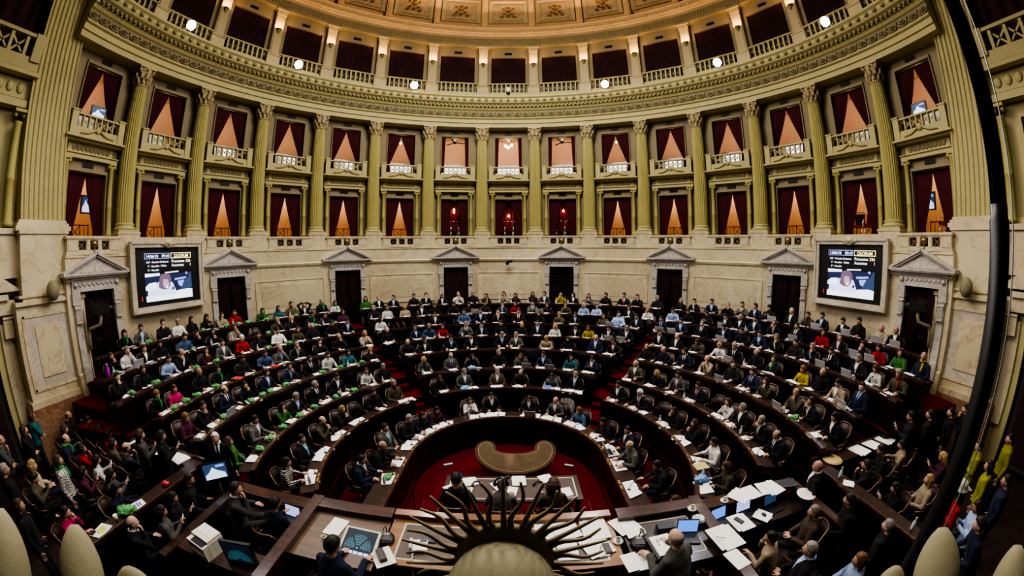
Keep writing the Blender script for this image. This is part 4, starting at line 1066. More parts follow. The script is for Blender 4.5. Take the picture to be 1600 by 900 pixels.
for q, mi in ((seat, 0), (ped, 1), (back, 0), (fr, 1), (arm[0], 1), (arm[1], 1)): allc.add(q.v, q.f, mi, False)
allc.sm = [True]*len(allc.f)
CH_ALL = allc.mesh('armchair', [M['chair_leather'], M['chair_wood']])
CH = dict(seat=seat.mesh('seat', M['chair_leather']), pedestal=ped.mesh('pedestal', M['chair_wood']), backrest=back.mesh('backrest', M['chair_leather']), frame=fr.mesh('back_frame', M['chair_wood']), a0=arm[0].mesh('armrest', M['chair_wood']), a1=arm[1].mesh('armrest', M['chair_wood']))
BKRED = CH['backrest'].copy(); BKRED.materials.clear(); BKRED.materials.append(M['red_plush']); STRED = CH['seat'].copy(); STRED.materials.clear(); STRED.materials.append(M['red_plush'])
def chair(loc, rz, label, detailed, red=False):
    if not detailed:
        o = link('armchair', CH_ALL, None, loc, rz, label, 'chair', 'deputies armchairs'); o.scale = (.86, .84, .98); return o
    e = empty('armchair', loc, rz, label=label, cat='chair', group='deputies armchairs')
    link('seat', STRED if red else CH['seat'], e); link('pedestal', CH['pedestal'], e); bkr = link('backrest', BKRED if red else CH['backrest'], e); link('back_frame', CH['frame'], bkr); link('armrest', CH['a0'], e); link('armrest', CH['a1'], e)
    return e
# --- video screens
def screen(k):
    sd = side(k)
    e = root('video_screen', k, WR - .24, 5.40, cat='screen', label='large lit voting screen in a marble frame on the %s wall' % sd)
    W, H = 2.42, 1.84; b = MB()
    fw = .19
    for s in (-1, 1): b.box((s*(W/2 + fw/2), 0, 0), (fw, .20, H + 2*fw)); b.box((s*(W/2 + fw*.78), -.10, 0), (.07, .08, H + 2*fw)); b.box((0, 0, s*(H/2 + fw/2)), (W + .02, .20, fw)); b.box((0, -.10, s*(H/2 + fw*.78)), (W + 2*fw, .08, .07))
    b.build('frame', M['marble_ground'], e)
    c = MB(); c.ell((0, -.14, H/2 + fw*.62), (.19, .08, .15), 14, 8); c.ell((0, -.2, H/2 + fw*.62), (.08, .06, .07), 10, 7)
    for s in (-1, 1): c.ell((s*.2, -.12, H/2 + fw*.62), (.09, .05, .06), 8, 6)
    c.build('crest', M['marble'], e)
    p = MB(); p.box((0, .03, 0), (W, .06, H)); panel = p.build('panel', M['black'], e)
    Y = -.006
    def q(x0, x1, z0, z1, mat, name, y=Y):
        m = MB(); m.add([(x0, y, z0), (x1, y, z0), (x1, y, z1), (x0, y, z1)], [(0, 1, 2, 3)]); return m.build(name, mat, panel)
    # picture area and captions
    L, Rr, T, B = -.86, .92, .72, -.78
    bd = MB()
    for (x0, x1, z0, z1) in ((L, .08, .56, .74),):
        for a in ((x0, x1, z1 - .02, z1), (x0, x1, z0, z0 + .02), (x0, x0 + .02, z0, z1), (x1 - .02, x1, z0, z1)): bd.add([(a[0], Y, a[2]), (a[1], Y, a[2]), (a[1], Y, a[3]), (a[0], Y, a[3])], [(0, 1, 2, 3)])
    bd.build('caption_border', GL['blue'], panel)
    bd = MB(); x0, x1, z0, z1 = .13, Rr, .56, .74
    for a in ((x0, x1, z1 - .02, z1), (x0, x1, z0, z0 + .02), (x0, x0 + .02, z0, z1), (x1 - .02, x1, z0, z1)): bd.add([(a[0], Y, a[2]), (a[1], Y, a[2]), (a[1], Y, a[3]), (a[0], Y, a[3])], [(0, 1, 2, 3)])
    bd.build('caption_border', GL['yellow'], panel)
    dg = bpy.context.evaluated_depsgraph_get()
    def textmesh(s, size):
        cu = bpy.data.curves.new('lettering', 'FONT'); cu.body = s; cu.size = size; cu.extrude = 0.002; cu.offset = .001
        t_ = bpy.data.objects.new('t', cu); COL.objects.link(t_); dg.update(); me = bpy.data.meshes.new_from_object(t_.evaluated_get(dg)); bpy.data.objects.remove(t_); return me
    wid = lambda s, size: max([v.co.x for v in textmesh(s, size).vertices] or [0])
    def text(s, x, z, size, mat, al='LEFT'):
        tot = wid(s, size); x0 = x - (tot if al == 'RIGHT' else tot/2 if al == 'CENTER' else 0); pre = ''
        for wd in s.split(' '):
            me = textmesh(wd, size); me.materials.clear(); me.materials.append(mat)
            dx = wid(pre + 'I', size) - wid('I', size) if pre else 0
            o = link('lettering', me, panel); o.location = (x0 + dx, Y - .004, z); o.rotation_euler = (PI/2, 0, 0); pre += wd + ' '
    text('14/06/18', L + .05, .60, .13, GL['white']); text('09:41', .05, .60, .13, GL['white'], 'RIGHT'); text('QUORUM', (.13 + Rr)/2, .60, .13, GL['yellow'], 'CENTER')
    for i, t_ in enumerate(('136° - Período Ordinario', '7° - Reunión - Tablas', '5° - Reunión')): text(t_, L + .05 + (.06 if i else 0), .43 - i*.125, .082, GL['white'])
    text('Presentes', .15, .42, .13, GL['white']); text('Ausentes', .15, .29, .13, GL['white']); text('256', Rr - .02, .42, .13, GL['yellow'], 'RIGHT'); text('1', Rr - .02, .29, .13, GL['white'], 'RIGHT')
    text('1', -1.03, -.74, .22, GL['red'], 'CENTER')
    q(L, Rr, B, .06, GL['navy'], 'picture')
    pic = MB(); Z = Y - .003
    def poly(pts, mi, dy=0): pic.add([(x, Z - dy, z) for x, z in pts], [tuple(range(len(pts)))], mi)
    poly([(L, .0), (-.3, .02), (-.32, .10), (L, .11)], 0, .0); poly([(-.1, .08), (.42, .10), (.40, .14), (-.12, .12)], 0); poly([(.25, -.10), (.70, -.07), (.70, -.13), (.25, -.17)], 1); poly([(.35, -.2), (.62, -.17), (.55, -.42), (.40, -.35)], 1)
    poly([(L, B), (Rr, B), (Rr, -.50), (.60, -.46), (.30, -.52), (0, -.50), (-.5, -.56), (L, -.60)], 0, .001)
    poly([(-.80, -.62), (-.78, -.35), (-.70, -.24), (-.45, -.22), (-.30, -.15), (.02, -.15), (.16, -.24), (.27, -.50), (.27, -.62)], 2, .002)
    poly([(L, -.30), (-.72, -.20), (-.46, -.18), (-.44, -.36), (-.62, -.42), (L, -.42)], 0, .003)
    poly([(-.38, -.36), (-.33, -.05), (-.24, .06), (-.08, .09), (.06, .03), (.11, -.12), (.06, -.32), (-.04, -.44), (-.20, -.44)], 3, .004)
    poly([(-.20, -.10), (-.02, -.12), (.03, -.28), (-.05, -.42), (-.16, -.40), (-.22, -.26)], 4, .005)
    poly([(-.10, -.30), (-.02, -.30), (-.03, -.40), (-.09, -.40)], 0, .006)
    poly([(.45, -.50), (.60, -.22), (.78, -.10), (.86, .08), (.90, .08), (.92, -.46)], 5, .002); poly([(.66, .06), (.72, .10), (.78, .04), (.72, 0)], 1, .003); poly([(.10, -.46), (.16, -.36), (.22, -.40), (.18, -.48)], 5, .006)
    pic.build('picture_detail', [GL['white'], GL['blue'], GL['pale'], GL['hair'], GL['face'], GL['suit']], panel)
    return e
GL = {'white': glow('screen_white', (.80, .88, 1), 1.15), 'blue': glow('screen_blue', (.30, .40, .95), .8), 'yellow': glow('screen_yellow', (1, .93, .42), 1.3), 'navy': glow('screen_navy', (.012, .018, .07), 1.0), 'pale': glow('screen_pale', (.66, .76, 1), .9), 'hair': glow('screen_hair', (.14, .09, .15), 1.0), 'face': glow('screen_face', (.40, .28, .38), 1.0), 'suit': glow('screen_suit', (.03, .06, .13), 1.0), 'red': glow('screen_red', (.8, .02, .05), 1.0), 'desk': glow('laptop_blue', (.10, .26, .80), 1.3), 'lilac': glow('laptop_lilac', (.42, .45, .85), 1.1), 'cyan': glow('map_cyan', (.08, .30, .38), .8), 'mapbg': glow('map_ground', (.012, .018, .03), .8)}
for k in (-6, 6): screen(k)
# small televisions in the boxes
def tv(loc, rz, w, h, label, tilt=0):
    e = empty('television', loc, rz, label=label, cat='television'); e.rotation_euler = (tilt, 0, rz)
    b = MB(); b.box((0, .03, 0), (w + .06, .06, h + .06)); b.build('casing', M['black'], e)
    b = MB(); b.add([(-w/2, -.005, -h/2), (w/2, -.005, -h/2), (w/2, -.005, h/2), (-w/2, -.005, h/2)], [(0, 1, 2, 3)]); dsp = b.build('display', GL['suit'], e)
    b = MB(); b.add([(-w*.45, -.01, -h*.48), (w*.45, -.01, -h*.48), (w*.40, -.01, -h*.15), (w*.1, -.01, h*.05), (-w*.1, -.01, h*.3), (-w*.25, -.01, 0), (-w*.45, -.01, -h*.2)], [(0, 1, 2, 3, 4, 5, 6)]); b.build('picture_figure', GL['pale'], dsp)
    b = MB(); b.add([(w*.05, -.01, h*.25), (w*.42, -.01, h*.25), (w*.42, -.01, h*.4), (w*.05, -.01, h*.4)], [(0, 1, 2, 3)]); b.build('picture_caption', GL['blue'], dsp)
    return e
for k in (-7, 7):
    sd = side(k); a = k*DA
    tv(P(a - 0, 12.05, 10.42), -R_(a), .50, .34, 'lit television standing on the upper box balcony next to the %s pier' % sd)
    tv(P(a + (1.2 if k < 0 else -1.6), 12.75, 7.75), -R_(a), .34, .5, 'lit television hanging in the lower box next to the %s pier' % sd)
# brass globe lamps over the doors, pier lamps, cameras
gm = MB(); gm.ell((0, 0, .10), (.115, .115, .115), 16, 10); gmm = gm.mesh('globe', M['bronze']); gs = MB(); gs.lathe([(.06, -.14), (.04, -.10), (.03, 0), (.05, .02)], 10); gsm = gs.mesh('stem', M['bronze'])
for k in doors:
    l = root('globe_lamp', k, WR - .06, 6.36, cat='lamp', group='globe lamps over the doorways', label='small brass globe lamp above the doorway ' + baywhere(k)); link('globe', gmm, l); link('stem', gsm, l)
og = MB(); og.ell((0, 0, 0), (.19, .19, .26), 16, 12); ogm_ = og.mesh('globe', M['stone']); oa = MB(); oa.tube([(-.0, 0, -.12), (.25, 0, -.12)], .03, 8); oam = oa.mesh('arm', M['bronze'])
for s in (-1, 1):
    l = empty('pier_lamp', (s*11.33, -1.6, 5.30), 0 if s > 0 else PI, label='oval frosted lamp on the marble pier at the %s end' % side(s), cat='lamp'); link('globe', ogm_, l); link('arm', oam, l)
    c = empty('television_camera', (s*10.9, -.35, 4.55), 0, label='black television camera on a cream swan-neck bracket by the %s pier' % side(s), cat='camera')
    b = MB(); b.box((-s*.02, .05, .12), (.30, .42, .22)); b.ell((-s*.05, .32, .12), (.09, .14, .09), 12, 8); b.box((s*.1, -.05, .28), (.12, .3, .10)); b.tube([(s*.16, .05, .02), (s*.2, .25, -.1), (s*.18, .3, .2), (s*.1, .1, .32)], .018, 6); b.build('camera_body', M['black'], c)
    b = MB(); b.tube([(0, 0, .0), (0, 0, -.12), (s*.05, -.02, -.28), (s*.28, -.10, -.36), (s*.52, -.16, -.40), (s*.60, -.18, -.6), (s*.64, -.18, -1.0)], .05, 10); b.build('bracket', M['ceramic_cream'], c)
c = root('security_camera', 0, WR - .30, 5.40, label='small black security camera on the marble wall of the middle bay', cat='camera')
b = MB(); b.box((.05, -.05, .03), (.26, .16, .12)); b.ell((-.06, -.02, -.06), (.09, .09, .09), 10, 8); b.tube([(0, 0, 0), (0, .16, 0)], .03, 6); b.build('camera_body', M['black'], c)
c = root('security_camera', 0, 11.05, 14.0, label='white and black security camera on the great cornice', cat='camera')
b = MB(); b.lathe([(.10, 0), (.11, .22), (.05, .3)], 12); b.build('housing', M['white'], c); b = MB(); b.lathe([(.001, -.12), (.09, -.10), (.11, 0)], 12); b.build('dome', M['black'], c)
# stage spotlights on the great cornice
lm_ = MB(); lm_.lathe([(.02, .30), (.14, .26), (.17, .05), (.19, 0), (.17, 0), (.15, .04)], 16, M=Matrix.Rotation(-PI/2, 4, 'X') ); lmm = lm_.mesh('housing', M['black'])
le = MB(); le.ell((0, -.02, 0), (.185, .06, .185), 18, 8)
lemats = [glow('spot_white', (1, .92, .95), 120), glow('spot_cold', (.80, .88, 1), 120), glow('spot_warm', (1, .86, .80), 120)]
lem = [le.mesh('lens', m) for m in lemats]
yk = MB(); yk.tube([(-.22, .1, 0), (-.22, .1, -.2), (0, .1, -.28), (.22, .1, -.2), (.22, .1, 0)], .02, 6); ykm = yk.mesh('yoke', M['black'])
for i, k in enumerate((-6.1, -4.11, -1.87, 1.92, 4.1, 6.1)):
    l = root('spotlight', k, 11.32, 14.30, label='bright stage spotlight on the cornice, %s from the kerchief side' % ORD[i+1], cat='spotlight'); l.rotation_euler = (R_(35), 0, -R_(k*DA))
    link('housing', lmm, l); link('lens', lem[(1, 0, 2, 0, 1, 0)[i]], l); link('yoke', ykm, l)

# --- the well: crescent table and secretaries' table
def crescent():
    cx, cy = .21, 2.42; pts = []
    for i in range(37):
        a = PI + (PI)*i/36; pts.append((cx + 1.05*math.cos(a), cy + 1.14*math.sin(a)))
    for i in range(1, 13):
        a = PI*i/12*1.0; pts.append((cx + 1.05 - .275 + .275*math.cos(a), cy + .43*math.sin(a)))
    for i in range(1, 24):
        a = -PI*i/24; pts.append((cx + .50*math.cos(a), cy + .20*math.sin(a)))
    for i in range(0, 12):
        a = PI*i/12; pts.append((cx - 1.05 + .275 + .275*math.cos(a), cy + .43*math.sin(a)))
    return pts, (cx, cy)
pts, (cx, cy) = crescent()
def inset(pts, d):
    n = len(pts); out = []
    for i in range(n):
        a, b = Vector(pts[i-1]), Vector(pts[(i+1) % n]); t = (b-a).normalized(); nn = Vector((-t.y, t.x)); out.append(tuple(Vector(pts[i]) + nn*d))
    return out
e = empty('crescent_table', (0, 0, 0), 0, label='crescent shaped dark table with gilt edge line in the red carpeted well', cat='table')
m = MB(); m.prism(pts, .71, .76); m.prism(inset(pts, .03), .60, .71); m.build('top', M['wood_ledge'], e)
i1, i2 = inset(pts, .085), inset(pts, .10)
m = MB(); n = len(pts); m.add([(x, y, .763) for x, y in i1] + [(x, y, .763) for x, y in i2], [(i, (i+1) % n, n + (i+1) % n, n+i) for i in range(n)]); m.build('gold_line', M['gold'], e)
m = MB(); m.add([(x, y, .762) for x, y in i2], [tuple(range(n))]); m.build('inlay', plain('table_leather', (.085, .060, .038), .2, var=.2, scale=5, coat=.5), e)
for x, y in ((-.62, 2.5), (1.04, 2.5), (-.45, 1.75), (.87, 1.75), (.21, 1.42)):
    m = MB(); m.lathe([(.05, 0), (.06, .05), (.035, .1), (.05, .3), (.04, .5), (.07, .60)], 12, (x, y, 0)); m.build('leg', M['wood'], e)
PS, PSK = Vector((.0194, -.949, .9616)), .8313
PO, PK = Vector((.018, -.869, .88)), .8456
def inframe(o, f=None):
    o0, k_ = (PO, PK) if f is None else f; o.location = o0 + Vector(o.location)*k_; o.scale = Vector(o.scale)*k_; return o
e = empty('secretaries_table', (.12, .70, 0), 0, label='long brown table with cream inlay line in front of the podium', cat='table')
m = MB(); m.box((0, 0, .755), (2.95, .90, .05)); m.build('top', M['wood_top'], e)
m = MB()
for s in (-1, 1): m.box((s*1.36, 0, .7815), (.03, .74, .003)); m.box((0, s*.36, .7815), (2.75, .03, .003))
m.build('inlay_line', M['inlay'], e)
m = MB(); m.box((0, 0, .7805), (2.69, .69, .002)); m.build('leather', M['leather_top'], e)
for x in (-1.38, 1.38):
    for y in (-.38, .38): m = MB(); m.box((x, y, .315), (.08, .08, .83), 0, None, 1.2); m.build('leg', M['wood'], e)
m = MB(); m.box((0, .38, .62), (2.7, .03, .22)); m.build('apron', M['wood'], e); inframe(e, (PS, PSK))

# --- the podium
m = MB(); m.box((0, -3.0, .41), (10.0, 3.1, .82), 2); m.box((0, -3.3, .72), (5.3, 2.6, 1.46), 2); m.box((0, -1.99, .85), (5.36, .08, 1.7), 1); m.box((-4.0, -1.42, .5), (2.3, .12, 1.0), 1); m.box((4.2, -1.42, .5), (2.6, .12, 1.0), 1); m.box((0, -.95, .44), (3.3, 2.0, .88), 0); m.box((0, .055, .44), (3.32, .02, .87), 1)
m.box((-5.5, -1.0, .42), (.9, .5, .84), 2)
for s in (-1, 1): m.box((s*1.655, -.95, .44), (.02, 2.0, .87), 1)
m.build('floor_podium', [M['carpet'], M['wood'], M['stand_floor']], kind='structure', label='raised carpeted platform under the presidency desks', cat='platform')
m = MB()
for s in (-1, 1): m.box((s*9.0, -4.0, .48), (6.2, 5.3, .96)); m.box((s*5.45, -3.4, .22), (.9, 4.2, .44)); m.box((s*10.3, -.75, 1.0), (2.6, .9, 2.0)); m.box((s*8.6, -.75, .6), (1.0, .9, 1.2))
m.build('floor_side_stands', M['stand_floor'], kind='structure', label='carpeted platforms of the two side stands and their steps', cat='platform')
e = empty('presidency_desk', (0, -1.75, 0), 0, label='broad amber wooden desk of the presidency in the centre of the podium', cat='desk')
m = MB(); m.box((-.04, 0, 1.595), (3.42, 1.10, .05)); m.box((-.04, .50, 1.66), (3.42, .14, .10)); m.build('top', M['wood_amber'], e)
m = MB(); m.box((-.04, .58, 1.22), (3.40, .05, .82)); m.box((-.04, .46, 1.2), (3.3, .04, .74)); 
for s in (-1, 1): m.box((-.04 + s*1.66, 0, 1.2), (.06, 1.0, .76))
m.build('front_panel', M['wood_amber'], e)
m = MB(); m.box((-.04, -.05, 1.6215), (3.02, .78, .003)); m.build('inlay_line', M['inlay'], e)
m = MB(); m.box((-.04, -.05, 1.6230), (2.96, .72, .003)); m.build('leather', M['leather_top'], e); inframe(e)
def side_desk(s):
    sd = side(s)
    e = empty('side_desk', (s*2.47, -1.80, 0), 0, label='dark wooden podium desk joined to the %s of the amber desk' % sd, cat='desk')
    m = MB(); m.box((0, -.05, 1.59), (1.38, 1.25, .05)); m.build('top', M['wood_top'] if s > 0 else plain('worn_walnut_top', (.12, .075, .04), .4, var=.3, scale=6, stretch=(.3, 3, 1)), e)
    m = MB(); m.box((0, .50, 1.66), (1.40, .24, .11)); m.build('ledge', M['wood_ledge'], e)
    m = MB(); m.box((0, .60, 1.2), (1.38, .05, .85)); m.box((0, .64, 1.2), (1.0, .03, .5)); m.build('front_panel', M['wood'], e)
    m = MB(); m.box((s*.72, -.35, 1.68), (.20, 2.0, .10)); m.box((s*.72, -.35, 1.2), (.06, 1.9, .86)); m.build('rail', M['wood_ledge'], e)
    if s > 0:
        m = MB()
        for x0, x1, y0, y1 in ((-.55, .45, .29, .31), (-.55, .45, -.52, -.50), (-.55, -.53, -.52, .31), (.43, .45, -.52, .31)): m.box(((x0+x1)/2, (y0+y1)/2, 1.617), (x1-x0, y1-y0, .003))
        m.build('inlay_line', M['inlay'], e)
    inframe(e)
side_desk(-1); side_desk(1)
# clerks' boxes on either side
for s in (-1, 1):
    sd = side(s)
    e = empty('clerks_counter', (s*4.15, -1.32, 0), 0, label='polished wooden counter of the clerks box on the %s of the podium' % sd, cat='counter')
    w = 2.7 if s < 0 else 3.0
    m = MB(); m.box(((.35 if s < 0 else -.2), .02, 1.585), (w, .26, .06)); m.build('ledge', M['wood_ledge'], e)
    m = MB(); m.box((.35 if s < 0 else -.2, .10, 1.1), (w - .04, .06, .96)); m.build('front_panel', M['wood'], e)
    m = MB(); m.box((.35 if s < 0 else -.2, -.33, 1.345), (w - .06, .48, .04)); m.build('shelf', M['wood_top'], e)
m = empty('side_rail', (-5.0, -2.55, 0), 0, label='dark wooden rail closing the clerks box towards the kerchief-side stand', cat='rail'); b = MB(); b.box((0, .1, 1.585), (.18, 1.9, .06)); b.build('ledge', M['wood_top'], m); b = MB(); b.box((0, .1, 1.1), (.06, 1.85, .96)); b.build('front_panel', M['wood'], m)
m = empty('back_counter', (-3.9, -2.90, 0), 0, label='polished counter with printer behind the two men of the clerks box', cat='counter'); b = MB(); b.box((0, 0, 1.585), (2.0, .46, .06)); b.build('ledge', M['wood_ledge'], m); b = MB(); b.box((0, .16, 1.15), (1.9, .05, .84)); b.build('front_panel', M['wood'], m)
m = empty('side_rail', (5.42, -2.2, 0), 0, label='dark wooden rail closing the clerks box towards the laptop-side stand', cat='rail'); b = MB(); b.box((0, .1, 1.585), (.18, 1.5, .06)); b.build('ledge', M['wood_ledge'], m); b = MB(); b.box((0, .1, 1.1), (.06, 1.45, .96)); b.build('front_panel', M['wood'], m)
# benches of the side stands
for s in (-1, 1):
    sd = side(s)
    e = empty('stand_bench', (s*8.65, -1.38, 0), 0, label='long dark desk along the front of the %s stand' % sd, cat='bench')
    m = MB(); m.box((0, 0, 1.89), (5.5, .34, .05)); m.build('top', M['wood_top'], e); m = MB(); m.box((0, .16, 1.93), (5.5, .06, .06)); m.build('ledge', M['wood_ledge'], e); m = MB(); m.box((0, .15, 1.2), (5.45, .05, 1.36)); m.build('front_panel', M['wood'], e)
    e = empty('stand_rail', (s*6.0, -3.0, 0), 0, label='dark desk running back along the inner side of the %s stand' % sd, cat='bench')
    m = MB(); m.box((0, 0, 1.89), (.34, 2.9, .05)); m.build('top', M['wood_top'], e); m = MB(); m.box((-s*.17, 0, 1.91), (.05, 2.9, .06)); m.build('ledge', M['wood_ledge'], e); m = MB(); m.box((-s*.15, 0, 1.15), (.05, 2.85, 1.45)); m.build('front_panel', M['wood'], e)
